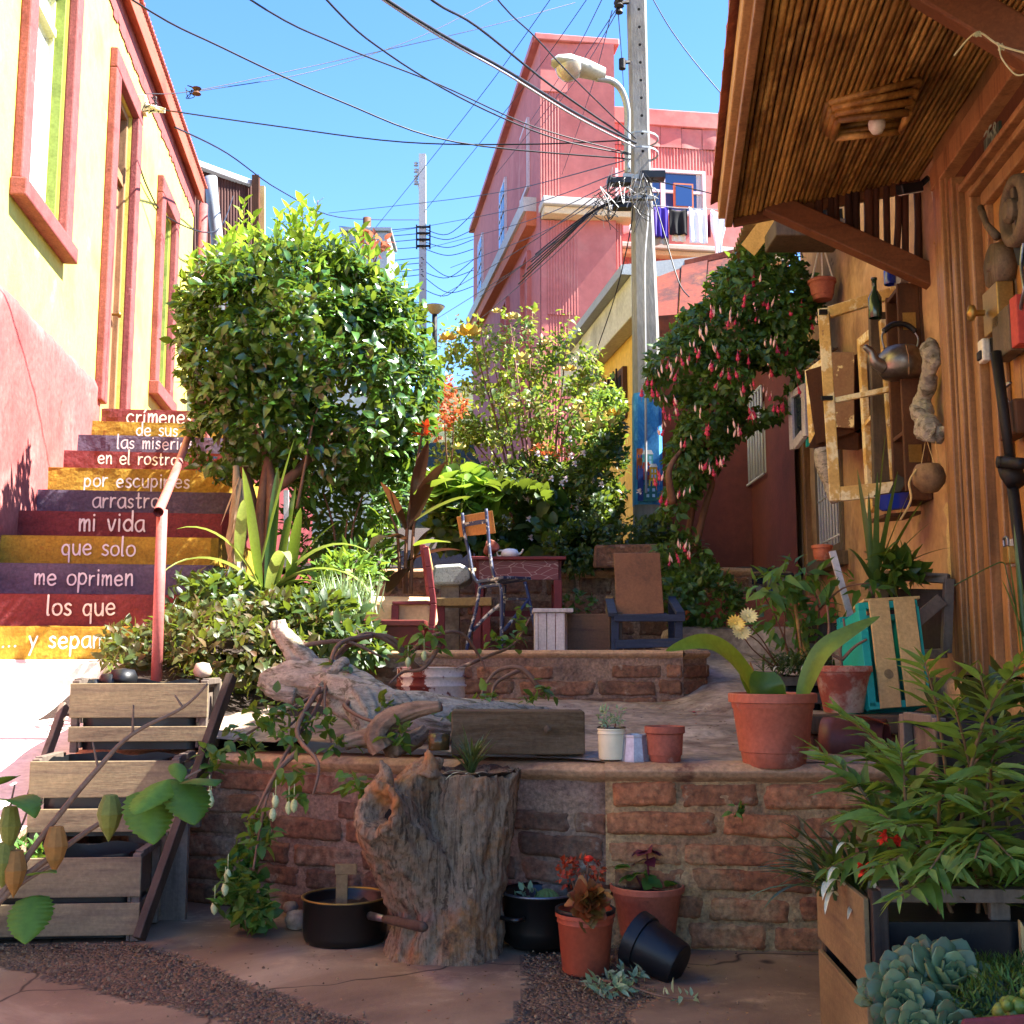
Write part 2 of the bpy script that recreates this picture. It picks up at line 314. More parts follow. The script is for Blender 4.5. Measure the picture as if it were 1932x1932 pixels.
M['pole'] = mat('concrete pole', ['77736c', '8a867e', '6a665f'], 3, st=(1, 1, .25), bump=.6, bscale=50, fine=.15, peel=[('4f4c48', 5, .70, .03)])
M['pink_house'] = mat('pink painted iron', ['b05e56', 'b86860', 'a6564e'], .5, bump=.12, bscale=3, bdist=.03, fine=.08, rough=.55, peel=[('c07c70', .7, .60, .08), ('9a4c46', 1.1, .66, .05)])
M['pink_side'] = mat('pink painted side wall', ['b4625c', 'bc6c64', 'a85852'], .4, bump=.12, bscale=3, bdist=.03, fine=.08, peel=[('c07c72', .6, .62, .08)])
M['pink_trim'] = mat('grey peeling ledge', ['b8b0a8', 'c9c0b6'], 4, bump=.3)
M['ledge_cream'] = mat('cream ledge', ['d8b890', 'e0c49c'], 3, bump=.2)
M['orange_trim'] = mat('orange trim', ['c2673f', 'cc7248'], 3, bump=.2)
M['pale_window'] = mat('pale lilac window paint', ['c4b6bc', 'd2c6ca'], 4, bump=.1)
M['yellow_house'] = mat('ochre house wall', ['cda848', 'd8b658', 'c49c3e'], 1, bump=.2)
M['pale_fascia'] = mat('pale fascia', ['aeb0a4', 'c0c2b6', '989a90'], 2, bump=.2)
M['brown_iron'] = mat('dark brown corrugated iron', ['3c1f19', '4a2820', '2e1713'], 2, bump=.2)
M['wire'] = mat('black cable', ['0d0d0f', '15151a'], 10, bump=0, rough=.5, fine=0)
M['wire_grey'] = mat('grey cable', ['8a8a8c', 'a0a0a2'], 10, bump=0, rough=.5, fine=0)
M['far_pole'] = mat('pale pole', ['b8b8b4', 'c8c8c4'], 5, bump=.2, peel=[('8a8078', 6, .66, .05)])
M['ground'] = mat('far ground', ['6a5a4c', '7a6a5a'], .5, bump=.3)
# ================================================================== GROUND
tag(MB().grid(lambda u, v: V((-300 + 600 * u, -300 + 600 * v, -.02)), 2, 2).build('ground', M['ground']), kind='structure')
def inpoly(x, y, poly):
    c = False; j = len(poly) - 1
    for i in range(len(poly)):
        xi, yi = poly[i]; xj, yj = poly[j]
        if (yi > y) != (yj > y) and x < (xj - xi) * (y - yi) / (yj - yi) + xi: c = not c
        j = i
    return c
def gp(pts): return [tuple(PZ(px, py, 0).xy) for px, py in pts]
bandA = gp([(-400, 1765), (0, 1783), (256, 1780), (340, 1800), (440, 1843), (541, 1879), (720, 1945), (480, 1945), (360, 1911), (240, 1887), (132, 1855), (0, 1823), (-400, 1800)])
bandB = gp([(1000, 1780), (988, 1806), (994, 1852), (975, 1906), (955, 1940), (1180, 1940), (1200, 1914), (1247, 1874), (1175, 1845), (1190, 1800), (1210, 1760)])
def patio():
    nu, nv = 250, 200; x0, x1, y0, y1 = -3.0, 2.4, 1.3, 4.9
    vs = []; mk = []; b = MB()
    def fn(u, v):
        x = lerp(x0, x1, u); y = lerp(y0, y1, v)
        jx = x + .03 * nz(x, y, 1, 7) + .012 * nz(x, y, 4, 25); jy = y + .03 * nz(x, y, 2, 7) + .012 * nz(x, y, 5, 25)
        m = 1.0 if (inpoly(jx, jy, bandA) or inpoly(jx, jy, bandB)) else 0.0
        z = .006 * nz(x, y, 0, 1.7) + .002 * nz(x, y, 0, 9)
        if m: z += -.006 + .014 * abs(nz(x, y, 3, 31)) + .012 * nz(x, y, 7, 60)
        mk.append(m); return V((x, y, z))
    b.grid(fn, nu, nv)
    t = NT('patio slab'); co = t.coord()
    at = t.n('ShaderNodeAttribute', attribute_name='gravel')
    c = t.ramp(t.noise(co, 1.1, 9, .62, .6), [(.3, C('5c4a3a')), (.45, C('7a624c')), (.55, C('8a7258')), (.66, C('a89274'))])
    f = t.ramp(t.noise(co, 2.6, 9, .7), [(.56, (0, 0, 0, 1)), (.72, (1, 1, 1, 1))]); c = t.mix(f, c, C('b89c78'))
    f = t.ramp(t.noise(co, 1.7, 7, .6), [(.58, (0, 0, 0, 1)), (.72, (1, 1, 1, 1))]); c = t.mix(f, c, C('544234'))
    vo = t.n('ShaderNodeTexVoronoi', feature='DISTANCE_TO_EDGE'); vo.inputs['Scale'].default_value = .45
    dv = t.n('ShaderNodeVectorMath', operation='ADD'); nn = t.n('ShaderNodeTexNoise'); nn.inputs['Scale'].default_value = 3; t.l(co, nn.inputs['Vector']); t.l(co, dv.inputs[0])
    sc_ = t.n('ShaderNodeVectorMath', operation='SCALE'); sc_.inputs['Scale'].default_value = .35; t.l(nn.outputs['Color'], sc_.inputs[0]); t.l(sc_.outputs[0], dv.inputs[1]); t.l(dv.outputs[0], vo.inputs['Vector'])
    cr = t.ramp(vo.outputs['Distance'], [(0, (1, 1, 1, 1)), (.0022, (0, 0, 0, 1))]); c = t.mix(cr, c, C('33261f'))
    vg = t.n('ShaderNodeTexVoronoi'); vg.inputs['Scale'].default_value = 75; t.l(co, vg.inputs['Vector'])
    g = t.mix(.75, t.ramp(vg.outputs['Color'], [(.15, C('3e3028')), (.5, C('66523f')), (.8, C('7d6650')), (.95, C('b09a80'))]), t.ramp(t.noise(co, 6), spread(['4c3a2e', '75604c'])))
    c = t.mix(at.outputs['Fac'], c, g); t.l(c, t.b.inputs['Base Color']); t.b.inputs['Roughness'].default_value = .8; t.b.inputs['Specular IOR Level'].default_value = .25
    t.bump(t.noise(co, 45, 8, .7), .35, .006); mu = t.n('ShaderNodeMath', operation='MULTIPLY'); t.l(vg.outputs['Distance'], mu.inputs[0]); t.l(at.outputs['Fac'], mu.inputs[1]); t.bump(mu.outputs[0], .8, -.02)
    o = b.build('patio_ground', t.m, smooth=True)
    a = o.data.attributes.new('gravel', 'FLOAT', 'POINT'); a.data.foreach_set('value', mk)
    tag(o, kind='structure')
patio()
# ------------------------------------------------------------------ white ramp path
def rampz(y): return max(-.012, .76 - .178 * (6.5 - y)) + .004
def ramp_fn(u, v):
    x = lerp(-4.6, -1.74, u); y = lerp(1.5, 6.56, v); return V((x, y, rampz(y) + .008 * nz(x, y, 0, 3)))
o = MB().grid(ramp_fn, 30, 50).build('path', M['white_conc'], smooth=True); tag(o, kind='structure')
b = MB(); n = 20
b.grid(lambda u, v: V((-1.742, lerp(2.3, 6.56, u), lerp(-.02, rampz(lerp(2.3, 6.56, u)), v))), 20, 2); tag(b.build('path_edge', M['mortar']), kind='structure')
# ================================================================== BRICK WALLS
def brick_wall(name, label, p0, p1, zt0, zt1, th, course, mat_b, mat_m, cope, seed, z0=-.01, mort=.016, cop_h=.05, lip=.03):
    r = random.Random(seed); p0 = V(p0); p1 = V(p1); L = (p1 - p0).length; u = (p1 - p0) / L; nrm = V((u.y, -u.x, 0))
    root = thing(name, label, 'brick wall', tuple((p0 + p1) / 2))
    def pt(s, z, off): return p0 + u * s + nrm * off + V((0, 0, z))
    # mortar core: bumpy skin over a solid core
    b = MB(); nu = int(L / .016); nv = int(max(zt0, zt1) / .016)
    def mf(a, c):
        s = a * L; z = lerp(z0, lerp(zt0, zt1, a) - .004, c)
        return pt(s, z, -.011 + mort * .6 * nz(s, z, seed, 6) + .009 * nz(s, z, seed + 5, 22) + .005 * nz(s, z, seed + 6, 60))
    b.grid(mf, nu, nv)
    b.hexa([pt(0, z0, -.03), pt(L, z0, -.03), pt(L, z0, -th), pt(0, z0, -th), pt(0, zt0 - .01, -.03), pt(L, zt1 - .01, -.03), pt(L, zt1 - .01, -th), pt(0, zt0 - .01, -th)])
    b.build('mortar', mat_m, root, smooth=True)
    b = MB(); z = z0 + .01; row = 0
    while z < max(zt0, zt1) - cop_h - .02:
        s = -r.random() * .3
        hgt = course * r.uniform(.78, .92)
        while s < L:
            ln = r.choice([.30, .36, .24, .40, .28]) * r.uniform(.85, 1.12); a = max(s, 0.005); e = min(s + ln, L - .005)
            ztop = lerp(zt0, zt1, (a + e) / 2 / L) - cop_h
            if e - a > .05 and z + hgt < ztop + .03 and r.random() > .05:
                off = r.uniform(-.005, .006); dz = r.uniform(-.006, .006); sk = r.uniform(-.008, .008); nu2 = 8; k = len(b.v)
                # front face as rounded grid, sides tucked into the mortar
                def bf(x, y):
                    ex = min(x, 1 - x) * (e - a); ey = min(y, 1 - y) * hgt
                    rd = .015 * (1 - min(1, ex / .008)) ** 2 + .015 * (1 - min(1, ey / .007)) ** 2
                    ss = lerp(a, e, x) + .006 * nz(s * 3, y * 2, z * 9); zz = z + dz + sk * (x - .5) + y * hgt + .005 * nz(x * 3 + s, z * 7, 2)
                    return pt(ss, zz, off - rd * (1 + .9 * nz(ss, zz, seed + 3, 30)) + .004 * nz(ss, zz, seed + 9, 11) + .003 * nz(ss, zz, seed, 50) - .012 * max(0, nz(ss, zz, seed + 2, 16) - .35))
                b.grid(bf, 16, 9)
            s += ln + r.uniform(.012, .03)
        z += course; row += 1
    b.build('bricks', mat_b, root, smooth=True)
    # coping lip
    b = MB(); 
    def cf(a, c):
        s = a * L; zt = lerp(zt0, zt1, a); wob = .012 * nz(s, 1, seed, 6) + .006 * nz(s, 1, seed, 20)
        prof = [(-.02, -cop_h - .012), (lip * .6, -cop_h * .75), (lip, -cop_h * .35), (lip * .7, -.008), (0, .004), (-th * .5, .006), (-th, .006)]
        i = min(int(c * 6), 5); f = c * 6 - i; o_, q = lerp(prof[i][0], prof[i + 1][0], f), lerp(prof[i][1], prof[i + 1][1], f)
        return pt(s, zt + q + (wob * .4 if c < .7 else 0), o_ + wob)
    b.grid(cf, int(L / .03), 18); b.build('coping', cope, root, smooth=True)
    return root
PA = PZ(280, 1692, 0); PB = PZ(1148, 1779, 0); PC = PZ(1150, 1788, 0); PD = PZ(1570, 1806, 0)
WL0 = V((PA.x - .35, PA.y + .12, 0)); WL1 = V((PB.x, PB.y, 0)); WR0 = V((PB.x - .01, PB.y - .05, 0)); WR1 = V((2.3, PD.y - .1, 0))
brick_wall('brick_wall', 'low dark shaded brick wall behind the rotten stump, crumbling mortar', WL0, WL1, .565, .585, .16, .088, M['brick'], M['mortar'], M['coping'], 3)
brick_wall('brick_wall', 'low orange brick wall under the big terracotta pot, smeared with mortar', WR0, WR1, .592, .605, .14, .09, M['brick_lit'], M['mortar_lit'], M['coping'], 8, lip=.035)
# ------------------------------------------------------------------ ledge floor (rises to the upper wall and up the passage)
def ledgez(x, y):
    base = .588 + .068 * (y - 4.0) if y > 3.9 else .588 + .05 * (y - 3.9)
    r_ = .655 + .165 * (max(y, 5.0) - 5.0)
    k = sm(.72, 1.1, x) * sm(4.9, 5.2, y)
    return lerp(base, max(base, r_), k)
def ledge_fn(u, v):
    x = lerp(-1.75, 2.25, u); yf = lerp(WL0.y, WL1.y, min(1, (x - WL0.x) / (WL1.x - WL0.x))) if x < WL1.x else lerp(WR0.y, WR1.y, (x - WR0.x) / (WR1.x - WR0.x))
    y = lerp(yf + .03, 7.2, v)
    st = .012 * (1 if nz(x + .4 * y, y, 3, 1.3) > .05 else 0) + .012 * (1 if y > 4.75 + .15 * nz(x, 1, 1, 3) else 0)
    return V((x, y, ledgez(x, y) + .010 * nz(x, y, 0, 2.2) + .004 * nz(x, y, 1, 14) + st))
tag(MB().grid(ledge_fn, 150, 120).build('terrace_floor', M['ledge'], smooth=True), kind='structure')
# ------------------------------------------------------------------ upper wall + terrace
UZ = .985
U0 = V((-1.25, 6.0, .6)); U1 = V((.86, 5.78, .6)); U2 = V((1.02, 5.98, .6)); U3 = V((1.0, 6.9, .6))
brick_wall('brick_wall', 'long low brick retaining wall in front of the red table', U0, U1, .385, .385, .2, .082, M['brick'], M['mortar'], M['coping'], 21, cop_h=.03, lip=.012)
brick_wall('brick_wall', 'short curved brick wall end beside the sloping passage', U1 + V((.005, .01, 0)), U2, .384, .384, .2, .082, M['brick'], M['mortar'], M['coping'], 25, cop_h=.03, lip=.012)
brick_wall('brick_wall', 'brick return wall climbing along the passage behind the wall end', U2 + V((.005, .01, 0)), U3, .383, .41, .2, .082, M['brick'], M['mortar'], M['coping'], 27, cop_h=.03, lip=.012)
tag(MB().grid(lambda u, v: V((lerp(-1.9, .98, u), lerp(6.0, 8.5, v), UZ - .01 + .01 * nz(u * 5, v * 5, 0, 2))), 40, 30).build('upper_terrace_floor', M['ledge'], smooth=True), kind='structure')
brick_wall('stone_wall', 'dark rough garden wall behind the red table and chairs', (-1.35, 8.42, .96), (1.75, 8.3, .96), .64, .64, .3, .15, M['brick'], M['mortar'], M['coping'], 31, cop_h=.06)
# upper garden terrain
def gz(x, y): return 1.58 + .10 * max(0, y - 8.5) + (.5 * sm(12, 20, y)) + .05 * nz(x, y, 0, 1.5)
tag(MB().grid(lambda u, v: V((lerp(-2.0, 2.4, u), lerp(8.5, 24, v ** 1.5), gz(lerp(-2.0, 2.4, u), lerp(8.5, 24, v ** 1.5)))), 30, 40).build('garden_soil', M['soil'], smooth=True), kind='structure')
M['hill'] = mat('overgrown hillside', ['2e3a1c', '4a4a28', '3a4420', '5c5436'], .9, bump=1, bscale=3, bdist=.2, fine=.4)
tag(MB().grid(lambda u, v: V((lerp(-40, 40, u), lerp(17, 62, v), 2.0 + .30 * (lerp(17, 62, v) - 17) + .9 * nz(u * 40, v * 30, 1, .5))), 120, 50).build('hill', M['hill'], smooth=True), kind='structure')
# bed at the foot of the stairs
def bedz(x, y): return .58 + .19 * max(0, y - 4.7) + .12 * sm(-1.1, -1.7, x) + .05 * nz(x, y, 3, 2)
tag(MB().grid(lambda u, v: V((lerp(-1.95, -.85, u), lerp(4.72, 9.2, v), bedz(lerp(-1.95, -.85, u), lerp(4.72, 9.2, v)))), 24, 50).build('flower_bed_soil', M['soil'], smooth=True), kind='structure')
# stone blocks / steps at the passage end
st_ = MB(); 
st_.bx(.98, 2.25, 6.95, 7.6, .7, 1.14); tag(st_.build('stone_step', M['ledge'], bevel=.05, sub=0), 'worn grey stone step with rounded edge at the top of the passage', 'step')
st_ = MB(); st_.bx(1.22, 2.25, 7.55, 8.6, .8, 1.36); tag(st_.build('stone_step', M['terra_old'], bevel=.04), 'reddish upper step below the mosaic riser', 'step')
# mosaic riser
mo = thing('mosaic_step', 'low step riser covered in broken coloured tiles under the maroon wall', 'step', (1.7, 8.6, 1.36))
MB().bx(1.3, 2.12, 8.62, 9.6, 1.3, 1.6).build('riser', M['mortar'], mo)
mcols = {}
for i, c in enumerate(['b5b0a6', '2a3358', '8a3a2c', 'b09a70', '1a1a1c', '4a5a8a', 'c8c0b0']): mcols[i] = mat('mosaic tile %d' % i, [c], bump=0, rough=.25, fine=.05)
for i in range(30):
    x = 1.34 + (i % 10) * .077 + rnd.uniform(-.01, .01); z = 1.40 + (i // 10) * .068 + rnd.uniform(-.008, .008); a = rnd.random() * 6
    pl = [V((x + .036 * math.cos(a + k * 6.283 / 5) * rnd.uniform(.8, 1.1), 8.612, z + .032 * math.sin(a + k * 6.283 / 5) * rnd.uniform(.8, 1.1))) for k in range(5)]
    MB().slab(pl, .008, (0, 1, 0)).build('tile', mcols[rnd.randrange(7)], mo)
# ================================================================== PAINTED STAIRS
LP0 = V((-3.38, 8, 0)); LU = V((-.125, 1, 0)).normalized(); LN = V((1, .125, 0)).normalized()
def LW(y, z, off=0):  # point on the left building's wall: y = world y
    return V((-3.38 - .125 * (y - 8), y, z)) + LN * off
tops = [1178, 1117, 1060, 1008, 962, 922, 880, 848, 818, 792, 768]
words_ = ['... y sepan', 'los que', 'me oprimen', 'que solo', 'mi vida', 'arrastro', 'por escupirles', 'en el rostro', 'las miserias', 'de sus', 'crímenes']
tx = [(5, 190, 1222), (90, 217, 1160), (67, 250, 1103), (118, 254, 1047), (151, 272, 1001), (176, 300, 957), (160, 357, 918), (186, 335, 875), (222, 365, 846), (258, 335, 822), (240, 362, 799)]
kind_ = ['step_yellow', 'step_red', 'step_purple', 'step_yellow', 'step_red', 'step_purple', 'step_yellow', 'step_red', 'step_purple', 'step_yellow', 'step_red']
GL = {  # hand-lettered strokes on a unit grid, x-height 1
 'a': [[(.7, 1), (.35, 1), (.05, .75), (0, .4), (.15, .05), (.4, 0), (.65, .3), (.7, .95)], [(.7, 1), (.72, .3), (.8, 0)]],
 'c': [[(.65, .85), (.4, 1), (.12, .85), (0, .5), (.12, .12), (.4, 0), (.68, .15)]],
 'd': [[(.7, .6), (.5, .95), (.2, .9), (0, .5), (.15, .08), (.45, .02), (.7, .35)], [(.72, 1.75), (.72, 0)]],
 'e': [[(.03, .5), (.65, .55), (.6, .88), (.35, 1), (.08, .8), (0, .45), (.15, .08), (.42, 0), (.68, .15)]],
 'i': [[(.05, 1), (.05, 0)], [(.05, 1.38), (.05, 1.42)]], 'í': [[(.05, 1), (.05, 0)], [(.02, 1.3), (.2, 1.6)]],
 'l': [[(.05, 1.8), (.03, .15), (.15, 0)]],
 'm': [[(0, 1), (.02, 0)], [(.02, .6), (.2, .95), (.38, .9), (.42, 0)], [(.42, .6), (.62, .95), (.8, .88), (.84, 0)]],
 'n': [[(0, 1), (.02, 0)], [(.02, .55), (.25, .95), (.5, .9), (.56, 0)]],
 'o': [[(.38, 1), (.1, .85), (0, .5), (.1, .12), (.38, 0), (.64, .15), (.75, .5), (.64, .88), (.38, 1)]],
 'p': [[(.03, 1), (0, -.7)], [(.03, .7), (.25, 1), (.55, .92), (.68, .5), (.5, .08), (.2, .05), (.03, .3)]],
 'q': [[(.65, 1), (.67, -.7)], [(.65, .75), (.45, 1), (.15, .92), (0, .5), (.15, .08), (.45, .05), (.66, .35)]],
 'r': [[(0, 1), (.02, 0)], [(.02, .5), (.2, .9), (.45, .95)]],
 's': [[(.5, .88), (.28, 1), (.05, .82), (.15, .58), (.42, .42), (.5, .18), (.28, 0), (0, .12)]],
 't': [[(.2, 1.5), (.2, .15), (.35, 0), (.5, .1)], [(0, .98), (.45, 1)]],
 'u': [[(0, 1), (.03, .3), (.22, 0), (.48, .1), (.6, .4)], [(.62, 1), (.64, 0)]],
 'v': [[(0, 1), (.3, 0), (.62, 1)]], 'y': [[(0, 1), (.32, .1)], [(.66, 1), (.32, .1), (.05, -.65)]], '.': [[(.08, .08), (.1, .1)]]}
GW = {'i': .15, 'í': .2, 'l': .18, 'm': .86, 'n': .58, '.': .22, ' ': .5, 't': .5, 's': .52, 'r': .45, 'u': .68, 'v': .62, 'y': .66}
def lettering(text, o, X, Z, N, width, seed, stroke=.17):
    """flat painted strokes with round ends on the plane o + X*s + Z*h, each stroke a hair prouder than the last"""
    r = random.Random(seed); b = MB(); adv = 0; pos = []
    for ch in text: pos.append(adv); adv += GW.get(ch, .72) + .3
    adv -= .3; s = width / adv; off = 0
    for ch, p in zip(text, pos):
        jy = r.uniform(-.05, .05); sz = r.uniform(.94, 1.06)
        for stn in GL.get(ch, []):
            pts = spline([(a, c, 0) for a, c in stn], 5) if len(stn) > 2 else [V((stn[0][0], stn[0][1], 0)), V((stn[1][0], stn[1][1], 0))]
            off += .00025; hw = stroke / 2 * r.uniform(.92, 1.1); pl = []; pr = []
            for i, q in enumerate(pts):
                t = (pts[min(i + 1, len(pts) - 1)] - pts[max(i - 1, 0)]).normalized(); nn = V((-t.y, t.x, 0)); h2 = hw * (1 + .12 * nz(q.x, q.y, seed, 4)); pl.append(q + nn * h2); pr.append(q - nn * h2)
            t0 = (pts[0] - pts[1]).normalized(); t1 = (pts[-1] - pts[-2]).normalized()
            def cap(c, t): return [c + V((t.x * math.cos(a) - t.y * math.sin(a), t.x * math.sin(a) + t.y * math.cos(a), 0)) * hw for a in [R(q) for q in (-60, -30, 0, 30, 60)]]
            k = len(b.v); m = len(pts); W = lambda q: o + X * ((q.x * sz + p) * s) + Z * ((q.y * sz + jy) * s) + N * (.002 + off)
            b.v += [tuple(W(q)) for q in pl + pr]
            b.f += [(k + m + i, k + m + i + 1, k + i + 1, k + i) for i in range(m - 1)]
            k2 = len(b.v); b.v += [tuple(W(q)) for q in cap(pts[0], t0)]; b.f.append((k,) + tuple(k2 + i for i in range(5)) + (k + m,))
            k2 = len(b.v); b.v += [tuple(W(q)) for q in cap(pts[-1], t1)]; b.f.append((k + 2 * m - 1,) + tuple(k2 + i for i in range(5)) + (k + m - 1,))
    return b
stairs = thing('painted_staircase', 'steep staircase with red, yellow and purple risers lettered in white', 'staircase', (-2.6, 6.6, .76))
xr_px = [398, 398, 400, 412, 428, 438, 440, 440, 438, 436, 434]
zprev = .94
def stair_block(name, z0, z1, D, xr, depth, m, seed, xl=None):
    xl = xl if xl is not None else LW(D, 0).x - .1
    b = MB(); nu = 36; nv = 10; sk = .125
    def fr(u, v):
        x = lerp(xl, xr, u); y = D + sk * (x - xl); h = z1 - z0
        zz = lerp(z0, z1, min(1, v / .72)); yy = y
        if v > .72: yy = y + (v - .72) / .28 * depth; zz = z1
        rd = sm(.08, 0, abs(v - .72)) * .012
        ed = sm(.03, 0, 1 - u) * .03
        return V((x, yy + .008 * nz(x, zz, seed, 6) + .004 * nz(x, zz, seed, 22) + ed, zz - rd + .007 * nz(x, 0, seed, 5) * (1 if v > .6 else 0)))
    b.grid(fr, nu, nv)
    yb = D + sk * (xr - xl); b.hexa([(xl, D + .02, .5), (xr - .004, yb + .03, .5), (xr - .004, yb + depth, .5), (xl, D + depth, .5), (xl, D + .02, z1 - .01), (xr - .004, yb + .03, z1 - .012), (xr - .004, yb + depth, z1 - .012), (xl, D + depth, z1 - .01)])
    return b.build(name, m, stairs, smooth=False), V((xl, D, z0))
stair_block('step', .62, .94, 6.02, -1.70, .9, M['white_conc'], 2)
Ds = []
for k in range(11):
    z1 = .94 + .2 * (k + 1); d = ray(200, tops[k]); Dk = (z1 - H) / d.z * d.y; Ds.append(Dk)
for k in range(11):
    z1 = .94 + .2 * (k + 1); Dk = Ds[k]; xl = LW(Dk, 0).x - .1
    xl0 = xl; Dk2 = Dk - .125 * (P(200, 1000, Dk).x - xl)
    xr = (xr_px[k] - 966) / F * (Dk + .15) + .01 * (k % 3)
    st, o0 = stair_block('step', z1 - .205, z1, Dk2, xr, 1.2 if k < 10 else 4.0, M[kind_[k]], 10 + k, xl)
    X = V((1, .125, 0)).normalized(); N = V((.125, -1, 0)).normalized(); Z = V((0, 0, 1)); a0, a1, yb = tx[k]
    p0 = PP(a0, yb, V((xl, Dk2, 0)), N); p1 = PP(a1, yb, V((xl, Dk2, 0)), N); full = words_[k]
    def adv_(s_): return sum(GW.get(ch, .72) + .3 for ch in s_)
    sc1_ = (p1 - p0).length / (adv_(full) - .3); at_ = 0
    for wd_i, word in enumerate(full.split(' ')):
        lettering(word, p0 + N * .012 + X * (at_ * sc1_), X, Z, N, (adv_(word) - .3) * sc1_, 60 + k * 5 + wd_i).build('lettering', M['letter'], st)
        at_ += adv_(word + ' ')
# handrail
hr = thing('handrail', 'salmon painted pipe handrail rising beside the painted stairs', 'handrail', tuple(P(295, 1290, 5.4)))
MB().tube([P(295, 1292, 5.4), P(300, 1130, 5.4), P(306, 962, 5.4)], .026, 12).build('post', M['rail'], hr, smooth=True)
b = MB(); pts = [P(299, 966, 5.3), P(335, 880, 6.6), P(368, 790, 8.0), P(395, 735, 9.3)]
b.tube(spline(pts, 4), .024, 12, cap=False); b.tube(spline(pts, 4), .019, 12, cap=False); b.build('pipe', M['rail'], hr, smooth=True)
MB().tube([P(386, 900, 9.3), P(396, 738, 9.3)], .022, 10).build('post', M['rail'], hr, smooth=True)
# ================================================================== LEFT YELLOW HOUSE
yh = thing('yellow_house', 'pale yellow house with salmon base and brick red window trims beside the stairs', 'house', tuple(LW(9, .5)))
def wall_holes(y0, y1, z0, z1, holes, depth, fn):
    """wall with rectangular openings; reveals go inward by depth"""
    b = MB(); ys = sorted({y0, y1, *[h[0] for h in holes], *[h[1] for h in holes]}); zs = sorted({z0, z1, *[h[2] for h in holes], *[h[3] for h in holes]})
    for i in range(len(ys) - 1):
        for j in range(len(zs) - 1):
            cy = (ys[i] + ys[i + 1]) / 2; cz = (zs[j] + zs[j + 1]) / 2
            if any(h[0] < cy < h[1] and h[2] < cz < h[3] for h in holes): continue
            b.add([fn(ys[i], zs[j]), fn(ys[i + 1], zs[j]), fn(ys[i + 1], zs[j + 1]), fn(ys[i], zs[j + 1])], [(0, 1, 2, 3)])
    for a, c, e, f in holes:
        for (p, q) in (((a, e), (a, f)), ((a, f), (c, f)), ((c, f), (c, e)), ((c, e), (a, e))):
            b.add([fn(*p), fn(*q), fn(*q, -depth), fn(*p, -depth)], [(0, 1, 2, 3)])
    return b
W1 = (7.26, 8.2, 4.06, 6.12); W2 = (12.05, 12.75, 3.88, 5.98); DR = (9.72, 10.5, 3.14, 6.16)
wall_holes(2.0, 14.3, -.1, 7.1, [W1, W2, DR], .34, LW).build('wall', M['yellow_wall'], yh)
b = MB(); b.hexa([LW(2, -.1, -.35), LW(14.3, -.1, -.35), LW(14.3, -.1, -6), LW(2, -.1, -6), LW(2, 7.1, -.35), LW(14.3, 7.1, -.35), LW(14.3, 7.1, -6), LW(2, 7.1, -6)]); b.build('body', M['dark'], yh)
b = MB(); b.add([LW(14.3, -.1), LW(14.3, 7.1), LW(14.3, 7.1, -6), LW(14.3, -.1, -6)], [(0, 1, 2, 3)]); b.build('end_wall', M['yellow_wall'], yh)
# dado with chipped upper edge
b = MB()
def df(u, v):
    y = lerp(2.0, 9.64, u); zt = 3.31 + .02 * nz(y, 0, 0, 2) + .008 * nz(y, 0, 0, 12); z = lerp(-.1, zt, v)
    return LW(y, z, .03 + .012 * nz(y, z, 2, 1.4) + .006 * nz(y, z, 2, 7) - .03 * (1 if v == 1 else 0))
b.grid(df, 160, 50); b.build('base_render', M['pink_dado'], yh, smooth=True)
def trim(y0, y1, z0, z1, wd, out, m, par, bottom=True, pr=.07):
    b = MB(); pr = pr
    def bar(ya, yb, za, zb): b.hexa([LW(ya, za, 0), LW(yb, za, 0), LW(yb, za, pr), LW(ya, za, pr), LW(ya, zb, 0), LW(yb, zb, 0), LW(yb, zb, pr), LW(ya, zb, pr)])
    bar(y0 - wd, y0, z0, z1); bar(y1, y1 + wd, z0, z1); bar(y0 - wd, y1 + wd, z1, z1 + wd)
    if bottom: pr = .11; bar(y0 - wd * 1.15, y1 + wd * 1.15, z0 - wd * .75, z0)
    return b.build('trim', m, par, bevel=.012)
